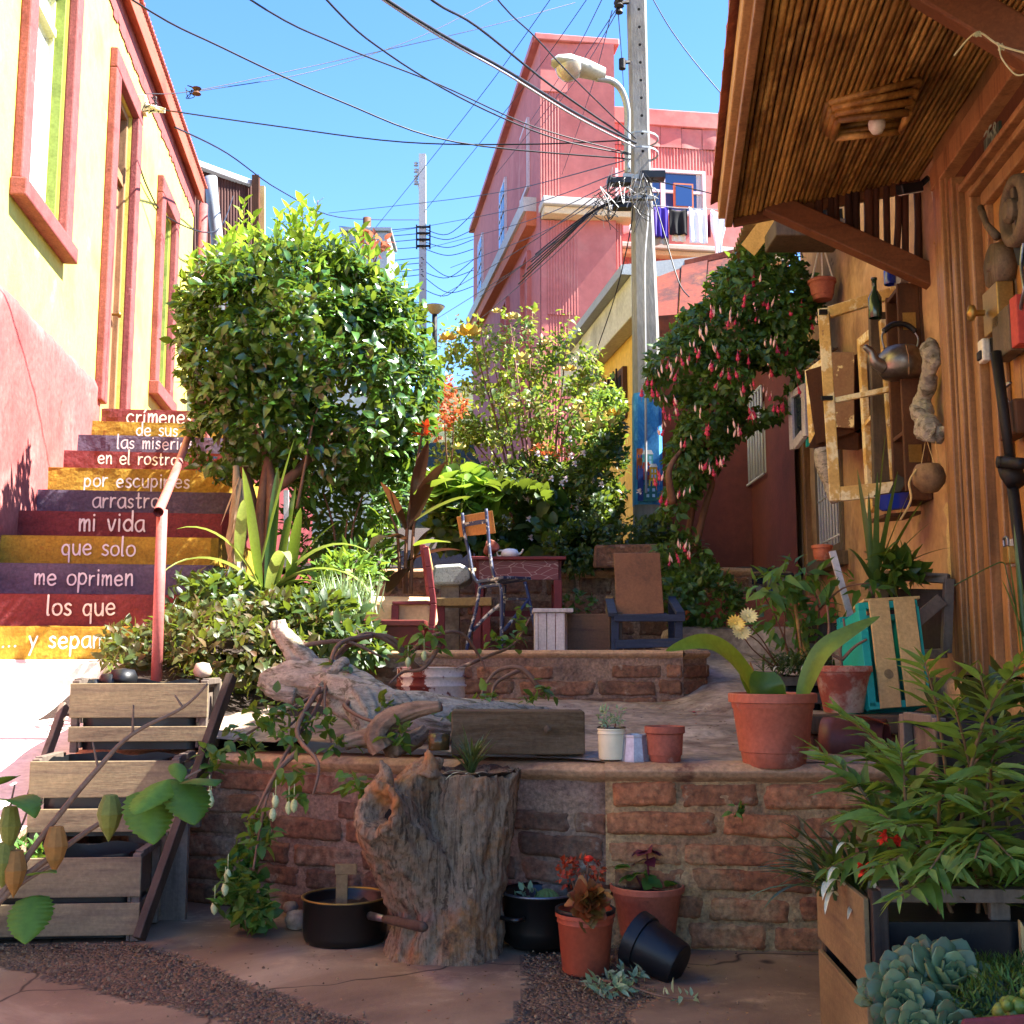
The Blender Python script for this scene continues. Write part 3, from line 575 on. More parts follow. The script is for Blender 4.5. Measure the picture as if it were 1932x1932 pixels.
def left_window(h):
    y0, y1, z0, z1 = h
    wn = MB(); 
    def bar(ya, yb, za, zb, o0, o1): wn.hexa([LW(ya, za, o0), LW(yb, za, o0), LW(yb, za, o1), LW(ya, za, o1), LW(ya, zb, o0), LW(yb, zb, o0), LW(yb, zb, o1), LW(ya, zb, o1)])
    t = .045; bar(y0, y0 + t, z0, z1, -.15, -.09); bar(y1 - t, y1, z0, z1, -.15, -.09); bar(y0 + t, y1 - t, z0, z0 + t, -.15, -.09); bar(y0 + t, y1 - t, z1 - t, z1, -.15, -.09)
    zt = z0 + (z1 - z0) * .76; bar(y0 + t, y1 - t, zt, zt + .07, -.16, -.07); m_ = (y0 + y1) / 2; bar(m_ - .02, m_ + .02, z0 + t, zt, -.145, -.10); bar(y0 + t, m_ - .02, z0 + .85, z0 + .875, -.14, -.10)
    o = wn.build('window', M['cream'], yh, bevel=.006)
    MB().add([LW(y0, z0, -.125), LW(y1, z0, -.125), LW(y1, z1, -.125), LW(y0, z1, -.125)], [(0, 1, 2, 3)]).build('pane', M['glass_clear'], o)
    cb = MB(); cb.grid(lambda u, v: LW(lerp(y0, y1, u), lerp(z0, z1, v), -.17 + .012 * math.sin(u * 40)), 60, 2); cb.build('curtain', M['curtain'], o, smooth=True)
    rb = MB()
    for (ya, yb) in ((y0 - .001, y0 + .03), (y1 - .03, y1 + .001)): rb.hexa([LW(ya, z0, -.09), LW(yb, z0, -.09), LW(yb, z0, -.02), LW(ya, z0, -.02), LW(ya, z1, -.09), LW(yb, z1, -.09), LW(yb, z1, -.02), LW(ya, z1, -.02)])
    rb.hexa([LW(y0 + .03, z1 - .03, -.09), LW(y1 - .03, z1 - .03, -.09), LW(y1 - .03, z1 - .03, -.02), LW(y0 + .03, z1 - .03, -.02), LW(y0 + .03, z1 + .001, -.09), LW(y1 - .03, z1 + .001, -.09), LW(y1 - .03, z1 + .001, -.02), LW(y0 + .03, z1 + .001, -.02)])
    rb.build('reveal', M['green_frame'], o)
t = NT('clear glass'); t.b.inputs['Roughness'].default_value = .03; t.b.inputs['Base Color'].default_value = (.9, .95, .95, 1); t.b.inputs['Specular IOR Level'].default_value = .6
tp = t.n('ShaderNodeBsdfTransparent'); ms = t.n('ShaderNodeMixShader'); ms.inputs[0].default_value = .25; t.l(tp.outputs[0], ms.inputs[1]); t.l(t.b.outputs[0], ms.inputs[2]); t.l(ms.outputs[0], t.t.nodes['Material Output'].inputs[0]); M['glass_clear'] = t.m
left_window(W1); left_window(W2)
trim(*W1, .17, .06, M['red_trim'], yh); trim(*W2, .2, .06, M['red_trim'], yh); trim(*DR, .19, .06, M['red_trim'], yh, bottom=False)
# door
def dbar(b, ya, yb, za, zb, o0, o1): b.hexa([LW(ya, za, o0), LW(yb, za, o0), LW(yb, za, o1), LW(ya, za, o1), LW(ya, zb, o0), LW(yb, zb, o0), LW(yb, zb, o1), LW(ya, zb, o1)])
b = MB(); y0, y1, z0, z1 = DR
dbar(b, y0 - .001, y0 + .06, z0, z1, -.16, -.03); dbar(b, y1 - .06, y1 + .001, z0, z1, -.16, -.03); dbar(b, y0 + .06, y1 - .06, z1 - .06, z1 + .001, -.16, -.03); dbar(b, y0 + .06, y1 - .06, 5.42, 5.52, -.16, -.04)
dr = b.build('door', M['raw_wood'], yh, bevel=.006)
b = MB(); dbar(b, y0 + .06, y0 + .16, z0, 5.42, -.13, -.08); dbar(b, y1 - .16, y1 - .06, z0, 5.42, -.13, -.08)
for za, zb in ((z0, z0 + .15), (z0 + .75, z0 + .9), (4.5, 4.6), (5.32, 5.42)): dbar(b, y0 + .16, y1 - .16, za, zb, -.128, -.08)
b.build('leaf_frame', M['raw_wood'], dr, bevel=.006)
b = MB(); dbar(b, y0 + .1, y1 - .1, z0 + .05, 5.4, -.12, -.105); b.build('panel', M['crate_dark'], dr)
b = MB(); dbar(b, y0 + .06, y1 - .06, 5.52, z1 - .06, -.12, -.11); b.build('pane', M['glass'], dr)
b = MB(); m_ = (y0 + y1) / 2; dbar(b, m_ - .02, m_ + .02, 5.52, z1 - .06, -.125, -.08); b.build('mullion', M['raw_wood'], dr)
MB().lathe([(0, 0), (.012, .0), (.012, .05), (.03, .06), (.03, .075), (0, .09)], LW(y1 - .11, 4.15, -.08), 14, axis=LN).build('handle', M['brass'], dr, smooth=True)
# eave: red cornice strip with the roof's jagged shadow edge painted in, boxed soffit, fascia and corrugated roof edge
ev = MB(); 
for i in range(150):
    ya = 2 + i * .082; yb = ya + .082
    z_ = 6.68 + rnd.uniform(-.03, .03); ev.hexa([LW(ya, z_, .001), LW(yb, z_, .001), LW(yb, z_, .012), LW(ya, z_, .012), LW(ya, 7.0, .001), LW(yb, 7.0, .001), LW(yb, 7.0, .012), LW(ya, 7.0, .012)])
ev.build('cornice_shadow_strip', M['red_trim'], yh)
b = MB(); b.hexa([LW(2, 6.98, .0), LW(14.45, 6.98, .0), LW(14.45, 6.93, .10), LW(2, 6.93, .10), LW(2, 7.16, .0), LW(14.45, 7.16, .0), LW(14.45, 7.16, .10), LW(2, 7.16, .10)]); b.build('eave', M['eave_red'], yh, bevel=.01)
b = MB(); b.grid(lambda u, v: LW(lerp(2, 14.6, u), 7.19 + .02 * math.sin(u * 12.6 / .08 * 6.283) + v * 1.0, .125 - v * 6), 1300, 1); b.build('roof', M['eave_red'], yh, smooth=True, solid=.01)
b = MB(); b.tube([LW(14.42, 6.9, .1), LW(14.42, 5.2, .1), LW(14.42, 2.5, .1)], .06, 10); b.build('corner_trim', M['red_trim'], yh, smooth=True)
dp = MB(); dp.tube([P(398, 335, 14.9), P(401, 380, 14.9), P(412, 470, 14.9), P(412, 640, 14.9)], .085, 12); tag(dp.build('downpipe', M['galv'], smooth=True), 'grey metal downpipe at the far corner of the yellow house', 'downpipe')
# ================================================================== FAR BROWN HOUSE
bh = thing('brown_house', 'dark brown corrugated house with white gutter behind the shrub top', 'house', tuple(P(430, 600, 21)))
def corr(b, c00, c10, c11, c01, waves, amp, seg=6):
    c00, c10, c11, c01 = map(V, (c00, c10, c11, c01)); n = (c10 - c00).cross(c01 - c00).normalized()
    def fn(u, v): return c00.lerp(c10, u).lerp(c01.lerp(c11, u), v) + n * (amp * math.sin(u * waves * 6.2832))
    return b.grid(fn, waves * seg, 1)
corr(MB(), P(360, 640, 20), P(482, 640, 21), P(482, 352, 21), P(360, 312, 20), 22, .015).build('wall', M['brown_iron'], bh, smooth=True)
corr(MB(), P(482.5, 640, 21), P(500, 640, 27), P(500, 395, 27), P(482.5, 352, 21), 20, .015).build('wall', M['brown_iron'], bh, smooth=True)
MB().beam(P(366, 308, 19.9), P(473, 347, 20.9), .16, .11).build('gutter', M['white_iron'], bh, bevel=.02)
b = MB(); b.slab([P(360, 304, 20), P(474, 344, 20.9), P(490, 360, 26), P(360, 315, 25)], .06, (0, 0, 1)); b.build('roof', M['galv'], bh)
MB().beam(P(483, 470, 20.8), P(483, 332, 20.8), .13, .13, (0, 1, 0)).build('post', M['brown_box'], bh)
b = MB(); b.beam(P(495, 470, 22), P(495, 352, 22), .1, .1, (0, 1, 0)); b.beam(P(486, 372, 22), P(500, 372, 22), .08, .08); b.beam(P(486, 400, 22), P(500, 400, 22), .08, .08); b.build('balcony_frame', M['plank_pale'], bh)
# grey tank and chimney
tk = thing('water_tank', 'pale grey boxy tank with a brown chimney pipe above the shrub', 'tank', tuple(P(692, 640, 20)))
b = MB(); c0 = P(692, 640, 20); b.bx(c0.x - .42, c0.x + .42, 19.6, 20.6, P(0, 545, 20).z, P(692, 452, 20).z); b.build('tank_body', M['galv'], tk, bevel=.03)
MB().bx(c0.x - .46, c0.x + .46, 19.55, 20.65, P(0, 452, 20).z, P(0, 446, 20).z).build('lid', M['galv'], tk)
MB().lathe([(.075, 0), (.075, .36), (0, .36)], P(692, 447, 20.1), 14).build('chimney', M['brown_box'], tk, smooth=True)
MB().lathe([(.078, 0), (.078, .05)], P(692, 434, 20.1), 14).build('chimney_cap', M['galv'], tk, smooth=True)
MB().tube(spline([P(715, 520, 19.9), P(730, 515, 19.9), P(731, 560, 19.9), P(731, 620, 19.9)], 4), .035, 8).build('overflow_pipe', M['galv'], tk, smooth=True)
wh = thing('hillside_house', 'pale grey hillside house carrying the water tank behind the round shrub', 'house', (c0.x, 20.5, 1.5))
zr = P(0, 545, 20).z; MB().bx(c0.x - 2.4, c0.x + .42, 19.4, 23, 1.0, zr - .15).build('wall', M['pale_fascia'], wh, bevel=.02)
MB().bx(c0.x - 2.55, c0.x + .5, 19.2, 23.2, zr - .148, zr - .004).build('roof', M['galv'], wh, bevel=.02)
q = MB().bx(c0.x - 1.6, c0.x - .7, 19.36, 19.399, zr - 1.9, zr - .8).build('window', M['pale_window'], wh); MB().bx(c0.x - 1.52, c0.x - .78, 19.345, 19.359, zr - 1.82, zr - .88).build('pane', M['glass'], q)
# ================================================================== PINK TOWER HOUSE
ph = thing('pink_house', 'tall pink corrugated iron house rising above the garden', 'house', tuple(P(1100, 1000, 22)))
FY = 22.0; xa = P(1019, 300, FY).x; xb = P(1163, 300, FY).x; SD = V((-.148, 1, 0)); SDn = SD.normalized(); SN = V((-1, -.148, 0)).normalized()
def fz(py, y=FY): return P(1000, py, y).z
def SX(px, py): return PP(px, py, V((xa, FY, 0)), SN)
ztop = fz(76)
far = SX(893, 600)
b = MB(); c0 = V((xa, FY, 0)); c1 = V((far.x, far.y, 0))
hz = [(0, ztop), (.55, ztop * .99), (1, SX(893, 440).z)]
b.add([c0 + V((0, 0, 0)), c1, c1 + V((0, 0, SX(893, 440).z)), c0 + V((0, 0, ztop))], [(0, 1, 2, 3)]); b.build('side_wall', M['pink_side'], ph)
b = MB(); b.bx(xa + .02, xb - .02, FY + .05, 33, 0, ztop - .05); b.build('core', M['pink_side'], ph)
n_before = len(ph.children); front_from = set(o.name for o in ph.children); zs1, zl0, zl1 = fz(162), fz(385), fz(400)
corr(MB(), (xa, FY, zl0), (xb, FY, zl0), (xb, FY, zs1), (xa, FY, zs1), 26, .012).build('corrugated_wall', M['pink_house'], ph, smooth=True)
b = MB()
for i in range(3):
    x0 = lerp(xa, xb, [0, .42, .75][i]); x1 = lerp(xa, xb, [.42, .75, 1][i]); b.bx(x0, x1 - .012, FY - .03 - .01 * i, FY + .02, zs1 - .12 + .05 * i, ztop - .03)
b.build('sheet_cladding', M['pink_house'], ph, bevel=.01)
b = MB(); b.bx(xa - .12, xb + .1, FY - .12, FY + .3, ztop - .04, ztop + .1); b.build('roof_edge', M['pink_house'], ph, bevel=.02)
b = MB(); b.beam(c0 + V((0, 0, ztop + .03)) + SN * .05, c1 + V((0, 0, SX(893, 440).z + .03)) + SN * .05, .2, .14); side_keep = {b.build('roof_edge', M['pink_house'], ph).name}
# flat seams and lower storey
b = MB(); b.bx(xa - .02, xb + .35, FY - .45, FY + .1, zl1, zl0); b.build('ledge', M['pink_trim'], ph, bevel=.02)
b = MB(); b.bx(xa + .02, xb + .32, FY - .36, FY + .1, fz(414), zl1 - .002); b.build('ledge_mould', M['ledge_cream'], ph, bevel=.02)
zm = fz(592)
corr(MB(), (P(1030, 0, FY).x, FY - .05, zm - .02), (P(1171, 0, FY).x, FY - .05, zm - .02), (P(1171, 0, FY).x, FY - .05, fz(416)), (P(1030, 0, FY).x, FY - .05, fz(416)), 26, .012).build('corrugated_wall', M['pink_house'], ph, smooth=True)
corr(MB(), (P(1024, 0, FY).x, FY - .02, 2), (P(1174, 0, FY).x, FY - .02, 2), (P(1174, 0, FY).x, FY - .02, zm), (P(1024, 0, FY).x, FY - .02, zm), 28, .012).build('corrugated_wall', M['pink_house'], ph, smooth=True)
MB().bx(xa + .01, P(1030, 0, FY).x, FY - .04, FY + .02, 2, fz(416)).build('corner_board', M['pink_house'], ph)
def turn(objs, ang=8.0):
    m_ = Matrix.Translation((xa, FY, 0)) @ Matrix.Rotation(R(ang), 4, 'Z') @ Matrix.Translation((-xa, -FY, 0))
    for o in objs:
        off = ORG.get(o.name, V((0, 0, 0))); o.data.transform(Matrix.Translation(-off) @ m_ @ Matrix.Translation(off)); o.data.update()
turn([o for o in ph.children if o.name not in front_from and o.name not in side_keep])
# sloping ledge on the side
b = MB(); A1 = SX(1012, 386); B1 = SX(896, 612)
b.beam(A1 + SN * .12, B1 + SN * .12, .3, .3); b.build('ledge', M['pink_trim'], ph); b = MB(); b.beam(A1 + SN * .09 - V((0, 0, .3)), B1 + SN * .09 - V((0, 0, .3)), .24, .3); b.build('ledge_mould', M['orange_trim'], ph)
for i, (pxc, yt, yb) in enumerate([(992, 302 - 60, 372), (951, 350, 470), (909, 450, 560)]):
    pt_ = SX(pxc, yt); pb_ = SX(pxc, yb); dw = .42; s0 = pt_ - SDn * dw; zt = pt_.z; zb = pb_.z
    g = MB(); g.slab([V((0, 0, zb)) + (pt_ - SDn * dw * 1.25).xy.to_3d(), V((0, 0, zb)) + (pt_ + SDn * dw * 1.25).xy.to_3d(), V((0, 0, zt)) + (pt_ + SDn * dw * 1.25).xy.to_3d(), V((0, 0, zt)) + (pt_ - SDn * dw * 1.25).xy.to_3d()], .06, SN)
    wn = g.build('window', M['pale_window'], ph)
    def wq(a, c, e, f, off): return [(pt_ + SDn * a).xy.to_3d() + V((0, 0, e)) + SN * off, (pt_ + SDn * c).xy.to_3d() + V((0, 0, e)) + SN * off, (pt_ + SDn * c).xy.to_3d() + V((0, 0, f)) + SN * off, (pt_ + SDn * a).xy.to_3d() + V((0, 0, f)) + SN * off]
    MB().slab(wq(-dw * 1.05, dw * 1.05, zb + .1, zt - .1, .062), .01, SN).build('pane', M['glass'] if i else M['pink_side'], wn)
    if i:
        mbx = MB()
        for q in range(1, 4): z_ = lerp(zb, zt, q / 4); mbx.slab(wq(-dw * 1.05, dw * 1.05, z_ - .02, z_ + .02, .075), .01, SN)
        mbx.slab(wq(-.02, .02, zb + .1, zt - .1, .088), .01, SN); mbx.build('mullion', M['pale_window'], wn)
    else:
        pass
for pxc, yt, yb in ((994, 492, 780), (955, 575, 800)):
    pt_ = SX(pxc, yt); pb_ = SX(pxc, yb); g = MB()
    for s_ in (-.5, .42): g.beam((pt_ + SDn * s_).xy.to_3d() + V((0, 0, pb_.z)) + SN * .04, (pt_ + SDn * s_).xy.to_3d() + V((0, 0, pt_.z)) + SN * .04, .1, .08, SDn)
    g.beam((pt_ - SDn * .5).xy.to_3d() + V((0, 0, pt_.z)) + SN * .04, (pt_ + SDn * .42).xy.to_3d() + V((0, 0, pt_.z)) + SN * .04, .09, .1); g.build('blind_window_trim', M['pink_side'], ph)
# recessed wing
wing_from = set(o.name for o in bpy.data.objects)
WY = 23.4; wx0 = xb - .05; wx1 = P(1520, 300, WY).x; zt2 = fz(192, WY)
MB().bx(wx0, wx1, WY + .08, 32, 0, zt2 - .05).build('wing_core', M['pink_side'], ph)
b = MB(); nsh = 9
zsh = fz(262, WY)
for i in range(nsh):
    x0 = lerp(wx0, wx1, i / nsh); x1 = lerp(wx0, wx1, (i + 1) / nsh) - .01; z1_ = zt2 - .38 + rnd.uniform(-.03, .03)
    b.grid(lambda u, v: V((lerp(x0, x1, u), WY - .01 + .05 * nz(lerp(x0, x1, u), lerp(zsh, z1_, v), i, 2.0) - .02 * rnd.random() * 0, lerp(zsh, z1_, v))), 14, 14)
b.build('sheet_cladding', M['pink_house'], ph, smooth=True)
b = MB(); b.bx(wx0, wx1, WY - .06, WY + .2, zt2 - .38, zt2); b.build('roof_edge', M['pink_house'], ph, bevel=.02)
corr(MB(), (wx0, WY + .02, fz(458, WY)), (wx1, WY + .02, fz(458, WY)), (wx1, WY + .02, zsh), (wx0, WY + .02, zsh), 60, .012).build('corrugated_wall', M['pink_house'], ph, smooth=True)
MB().bx(wx0 + .02, wx1, WY - .03, WY + .01, fz(458, WY), fz(312, WY)).build('plain_wall', M['pink_house'], ph)
MB().bx(wx0, wx1, WY - .35, WY + .1, fz(468, WY), fz(458, WY)).build('ledge', M['pink_trim'], ph, bevel=.02)
MB().bx(wx0, wx1, WY - .28, WY + .1, fz(478, WY), fz(468.5, WY)).build('ledge_mould', M['ledge_cream'], ph, bevel=.02)
corr(MB(), (wx0, WY - .05, 2), (wx1, WY - .05, 2), (wx1, WY - .05, fz(478, WY)), (wx0, WY - .05, fz(478, WY)), 60, .012).build('corrugated_wall', M['pink_house'], ph, smooth=True)
def front_window(px0, px1, py0, py1, y, cols, rows, par, open_=None):
    x0, x1 = P(px0, 0, y).x, P(px1, 0, y).x; z0, z1 = fz(py1, y), fz(py0, y); t = .07
    b = MB(); b.bx(x0, x0 + t, y - .12, y, z0, z1); b.bx(x1 - t, x1, y - .12, y, z0, z1); b.bx(x0 + t, x1 - t, y - .12, y, z0, z0 + t); b.bx(x0 + t, x1 - t, y - .12, y, z1 - t, z1)
    for c in cols: xx = lerp(x0, x1, c); b.bx(xx - .05, xx + .05, y - .115, y, z0 + t, z1 - t)
    zz = lerp(z0, z1, rows); 
    cs = [0] + cols + [1]
    for i in range(len(cs) - 1):
        a0 = lerp(x0, x1, cs[i]) + (t if i == 0 else .05); a1 = lerp(x0, x1, cs[i + 1]) - (t if i == len(cs) - 2 else .05); b.bx(a0, a1, y - .11, y, zz - .03, zz + .03)
    o = b.build('window', M['pale_window'], par)
    MB().bx(x0 + t, x1 - t, y - .06, y - .05, z0 + t, z1 - t).build('pane', M['glass_sky'], o)
    cb = MB(); xm = lerp(x0, x1, .86); cb.grid(lambda u, v: V((lerp(xm, x1 - t, u), y - .066 + .008 * math.sin(u * 25), lerp(z0 + t, z1 - t, v))), 30, 1); cb.build('curtain', M['curtain'], o, smooth=True)
    return o
M['glass_sky'] = glass('sky tinted window glass', '27406e', .05)  # reflection of the sky put into the base colour as blue
fw = front_window(1225, 1348, 308, 392, WY - .03, [.33], .5, ph)
MB().bx(P(1279, 0, WY).x, P(1316, 0, WY).x, WY - .42, WY - .36, fz(390, WY), fz(345, WY)).build('open_sash', M['orange_trim'], fw)
MB().bx(P(1282, 0, WY).x, P(1313, 0, WY).x, WY - .43, WY - .425, fz(388, WY), fz(348, WY)).build('sash_pane', M['glass_sky'], fw)
front_window(1160, 1180, 312, 398, WY - .03, [], .5, ph)
# laundry
ln = P(1180, 372, WY - .9); ln2 = P(1405, 376, WY - .9)
tag(MB().tube([ln, ln.lerp(ln2, .5) - V((0, 0, .04)), ln2], .012, 6).build('clothesline', M['wire_grey']), 'thin clothesline strung under the pink house window', 'clothesline')
def cloth(name, label, px0, px1, py0, py1, m, shape=None, D=WY - .9, cat='laundry'):
    a, c = P(px0, py0, D), P(px1, py0, D); zb = P(px0, py1, D).z; s = rnd.random() * 9
    def fn(u, v):
        x = lerp(a.x, c.x, u); 
        if shape: x = lerp(a.x, c.x, shape(u, v))
        z = lerp(zb, lerp(a.z, c.z, u), v) - .06 * math.sin(math.pi * u) * v + .03 * nz(u * 3, s, 0) * (1 - v)
        return V((x, D + .04 * nz(u * 4, v * 1.5, s) * (1.2 - v) + .03 * math.sin(u * 14 + s) * (1.1 - v), z))
    o = MB().grid(fn, 14, 14).build(name, m, smooth=True, solid=.012); return tag(o, label, cat, 'laundry on the line')
def cm(n, c): return mat(n, [c], bump=.2, bscale=10, rough=.9, fine=.04)
cloth('towel', 'pinkish white cloth hanging closest to the concrete pole', 1186, 1222, 374, 432, cm('cloth pinkwhite', 'd8c4c4'))
cloth('trousers', 'dark navy trousers hanging long on the clothesline', 1213, 1229, 378, 470, cm('cloth navy', '16182c'))
cloth('shirt', 'purple shirt on the clothesline beside the navy trousers', 1229, 1252, 376, 436, cm('cloth purple', '5a4a94'))
cloth('shirt', 'deep violet shirt between the purple shirt and the black one', 1250, 1274, 374, 436, cm('cloth violet', '33228a'))
cloth('shorts', 'checked beige shorts hanging low under the violet shirt', 1237, 1276, 428, 450, cm('cloth check', '948a7e'), D=WY - .84)
cloth('shirt', 'black t-shirt on the clothesline', 1276, 1312, 378, 428, cm('cloth black', '111114'))
cloth('cloth', 'cream cloth peeking out below the black t-shirt', 1282, 1309, 424, 442, cm('cloth cream', 'd8c8b4'), D=WY - .84)
cloth('shirt', 'white t-shirt with straight hem on the clothesline', 1315, 1350, 374, 444, cm('cloth white', 'dcdce6'))
cloth('shirt', 'maroon shirt half hidden behind the white t-shirt', 1346, 1358, 384, 430, cm('cloth maroon', '6a1f3a'), D=WY - .84)
cloth('towel', 'long narrow white garment trailing below the rest of the laundry', 1358, 1388, 376, 488, cm('cloth white long', 'e4e2e8'), shape=lambda u, v: lerp(.28 + .4 * u, u, sm(.35, .75, v)))
turn([o for o in bpy.data.objects if o.name not in wing_from and o.type == 'MESH'])
# ================================================================== OCHRE HOUSE
oh = thing('ochre_house', 'ochre yellow house with pale fascia behind the concrete pole', 'house', tuple(P(1160, 900, 12)))
OD = V((-.16, 1, 0)).normalized(); ON = V((-1, -.16, 0)).normalized(); O0 = P(1200, 600, 11.5)
def OX(px, py, off=0): return PP(px, py, O0 + ON * off, ON)
p = [OX(1260, 1000), OX(1090, 1000)]; ztop_ = OX(1200, 560).z; s0 = (OX(1226, 700) - O0).dot(OD); s1 = (OX(1092, 700) - O0).dot(OD)
def OW(s, z, off=0): q = O0 + OD * s + ON * off; return V((q.x, q.y, z))
ze = OX(1200, 624).z; zt3 = OX(1200, 548).z
ws = sorted([(OX(1152, 730) - O0).dot(OD), (OX(1184, 730) - O0).dot(OD)]); wz = (OX(1168, 800).z, OX(1168, 706).z)
MB().hexa([OW(s0, 1.2), OW(s1, 1.2), OW(s1, 1.2, -.8), OW(s0, 1.2, -.8), OW(s0, zt3), OW(s1, zt3), OW(s1, zt3, -.8), OW(s0, zt3, -.8)]).build('wall', M['yellow_house'], oh)
MB().hexa([OW(s0, ze, .002), OW(s1 + .3, ze, .002), OW(s1 + .3, ze, .18), OW(s0, ze, .18), OW(s0, zt3, .002), OW(s1 + .3, zt3, .002), OW(s1 + .3, zt3, .18), OW(s0, zt3, .18)]).build('fascia', M['pale_fascia'], oh, bevel=.01)
MB().hexa([OW(s0, zt3 + .002, -1), OW(s1 + .4, zt3 + .002, -1), OW(s1 + .4, zt3 + .002, .28), OW(s0, zt3 + .002, .28), OW(s0, zt3 + .3, -1), OW(s1 + .4, zt3 + .3, -1), OW(s1 + .4, zt3 + .1, .28), OW(s0, zt3 + .1, .28)]).build('roof', M['galv'], oh)
wo = MB().hexa([OW(ws[0], wz[0], .002), OW(ws[1], wz[0], .002), OW(ws[1], wz[0], .05), OW(ws[0], wz[0], .05), OW(ws[0], wz[1], .002), OW(ws[1], wz[1], .002), OW(ws[1], wz[1], .05), OW(ws[0], wz[1], .05)]).build('window', M['brown_box'], oh)
MB().hexa([OW(ws[0] + .08, wz[0] + .08, .05), OW(ws[1] - .08, wz[0] + .08, .05), OW(ws[1] - .08, wz[0] + .08, .055), OW(ws[0] + .08, wz[0] + .08, .055), OW(ws[0] + .08, wz[1] - .08, .05), OW(ws[1] - .08, wz[1] - .08, .05), OW(ws[1] - .08, wz[1] - .08, .055), OW(ws[0] + .08, wz[1] - .08, .055)]).build('pane', M['dark'], wo)
b = MB()
for i in range(1, 6): q = lerp(ws[0], ws[1], i / 6); b.tube([OW(q, wz[0], .09), OW(q, wz[1], .09)], .012, 6)
b.build('bars', M['iron'], wo)
MB().tube([OX(1122, 676, .1), OX(1122, 800, .1)], .05, 10).build('downpipe', M['galv'], oh, smooth=True)
# ================================================================== MAROON HOUSE
mh = thing('maroon_house', 'maroon stucco house wall with white barred windows behind the fuchsia', 'house', (2.12, 10, 1.3))
mhol = [(9.4, 10.92, 2.49, 3.2)]; mhol2 = [(12.25, 13.2, 2.45, 3.1)]
def MW(y, z, off=0): return V((2.125 - off, y, z))
wall_holes(8.45, 14.5, .8, 3.75, mhol + mhol2, .12, MW).build('wall', M['maroon'], mh)
MB().hexa([MW(8.46, .8, -.13), MW(14.5, .8, -.13), MW(14.5, .8, -4), MW(8.46, .8, -4), MW(8.46, 3.75, -.13), MW(14.5, 3.75, -.13), MW(14.5, 3.75, -4), MW(8.46, 3.75, -4)]).build('body', M['maroon'], mh)
for (a, c, e, f) in mhol + mhol2:
    g = MB(); n_ = int((c - a) / .105)
    for i in range(n_ + 1): yy = lerp(a - .02, c + .02, i / n_); g.tube([MW(yy, e - .02, .03), MW(yy, f + .02, .03)], .011, 6)
    for zz in (e - .02, (e + f) / 2 + .05, f + .02): g.tube([MW(a - .03, zz, .032), MW(c + .03, zz, .032)], .012, 6)
    wd = MB().hexa([MW(a, e, -.1), MW(c, e, -.1), MW(c, e, -.12), MW(a, e, -.12), MW(a, f, -.1), MW(c, f, -.1), MW(c, f, -.12), MW(a, f, -.12)]).build('window', M['curtain_blue'] if 'curtain_blue' in M else M['white_iron'], mh)
    g.build('bars', M['white_iron'], wd, smooth=True)
MB().bx(1.98, 2.12, 11.75, 12.05, .9, 3.7).build('corner_post', M['brown_box'], mh); MB().tube([V((1.97, 11.7, 1.2)), V((1.97, 11.7, 3.6))], .03, 8).build('downpipe', M['beam'], mh, smooth=True)
rr = thing('rusty_shed', 'rusted sheet metal roof with peeling patches beside the concrete pole', 'roof', tuple(P(1300, 560, 11)))
b = MB()
for i in range(4):
    a, c = i / 4, (i + .96) / 4; 
    q = [P(1234, 612, 10.2).lerp(P(1425, 600, 9.8), a), P(1234, 612, 10.2).lerp(P(1425, 600, 9.8), c), P(1236, 514, 11.2).lerp(P(1440, 470, 11.0), c), P(1236, 514, 11.2).lerp(P(1440, 470, 11.0), a)]
    b.slab([v + V((0, 0, .02 * (i % 2))) for v in q], .02, (0, -.5, 1))
b.build('sheet_cladding', M['rust'], rr)
MB().beam(P(1234, 618, 10.15), P(1425, 604, 9.75), .05, .2).build('fascia', M['rust'], rr)
MB().beam(P(1236, 512, 11.2), P(1440, 468, 11.0), .12, .06).build('ridge', M['terra_old'], rr)
MB().slab([P(1236, 625, 10.3), P(1420, 625, 10), P(1420, 1130, 10), P(1236, 1130, 10.3)], .05, (0, 1, 0)).build('wall', M['maroon'], rr)
# ================================================================== ORANGE HOUSE + PORCH
RN = V((-1, .085, 0)).normalized()
def RW(y, z, off=0): return V((1.94 + .085 * (y - 5.14), y, z)) + RN * off
def RX(px, py, off=0):
    q = PP(px, py, V((1.94, 5.14, 0)) + RN * off, RN); return q
def rbar(b, y0, y1, z0, z1, o0, o1): return b.hexa([RW(y0, z0, o0), RW(y1, z0, o0), RW(y1, z0, o1), RW(y0, z0, o1), RW(y0, z1, o0), RW(y1, z1, o0), RW(y1, z1, o1), RW(y0, z1, o1)])
ohs = thing('orange_house', 'orange plastered house with varnished wooden door on the sunless side', 'house', (2.2, 6, .8))
bwin = (7.2, 8.05, 1.62, 2.62)
b = MB()
ys = [4.85] + [4.85 + i * .06 for i in range(1, 61)]
def owf(u, v):
    y = lerp(4.85, 8.5, u); z = lerp(.3, 3.3 + .9 * sm(5.25, 5.4, y), v); return RW(y, z, .012 * nz(y, z, 1, 1.3) + .006 * nz(y, z, 3, 6) + .02 * sm(1.0, .8, z))
k0 = len(b.v); b.grid(owf, 110, 90)
ff = []
for f in b.f:
    c = sum((V(b.v[i]) for i in f), V()) / 4
    if not (bwin[0] < c.y < bwin[1] and bwin[2] < c.z < bwin[3]): ff.append(f)
b.f = ff; b.build('wall', M['orange_wall'], ohs, smooth=True)
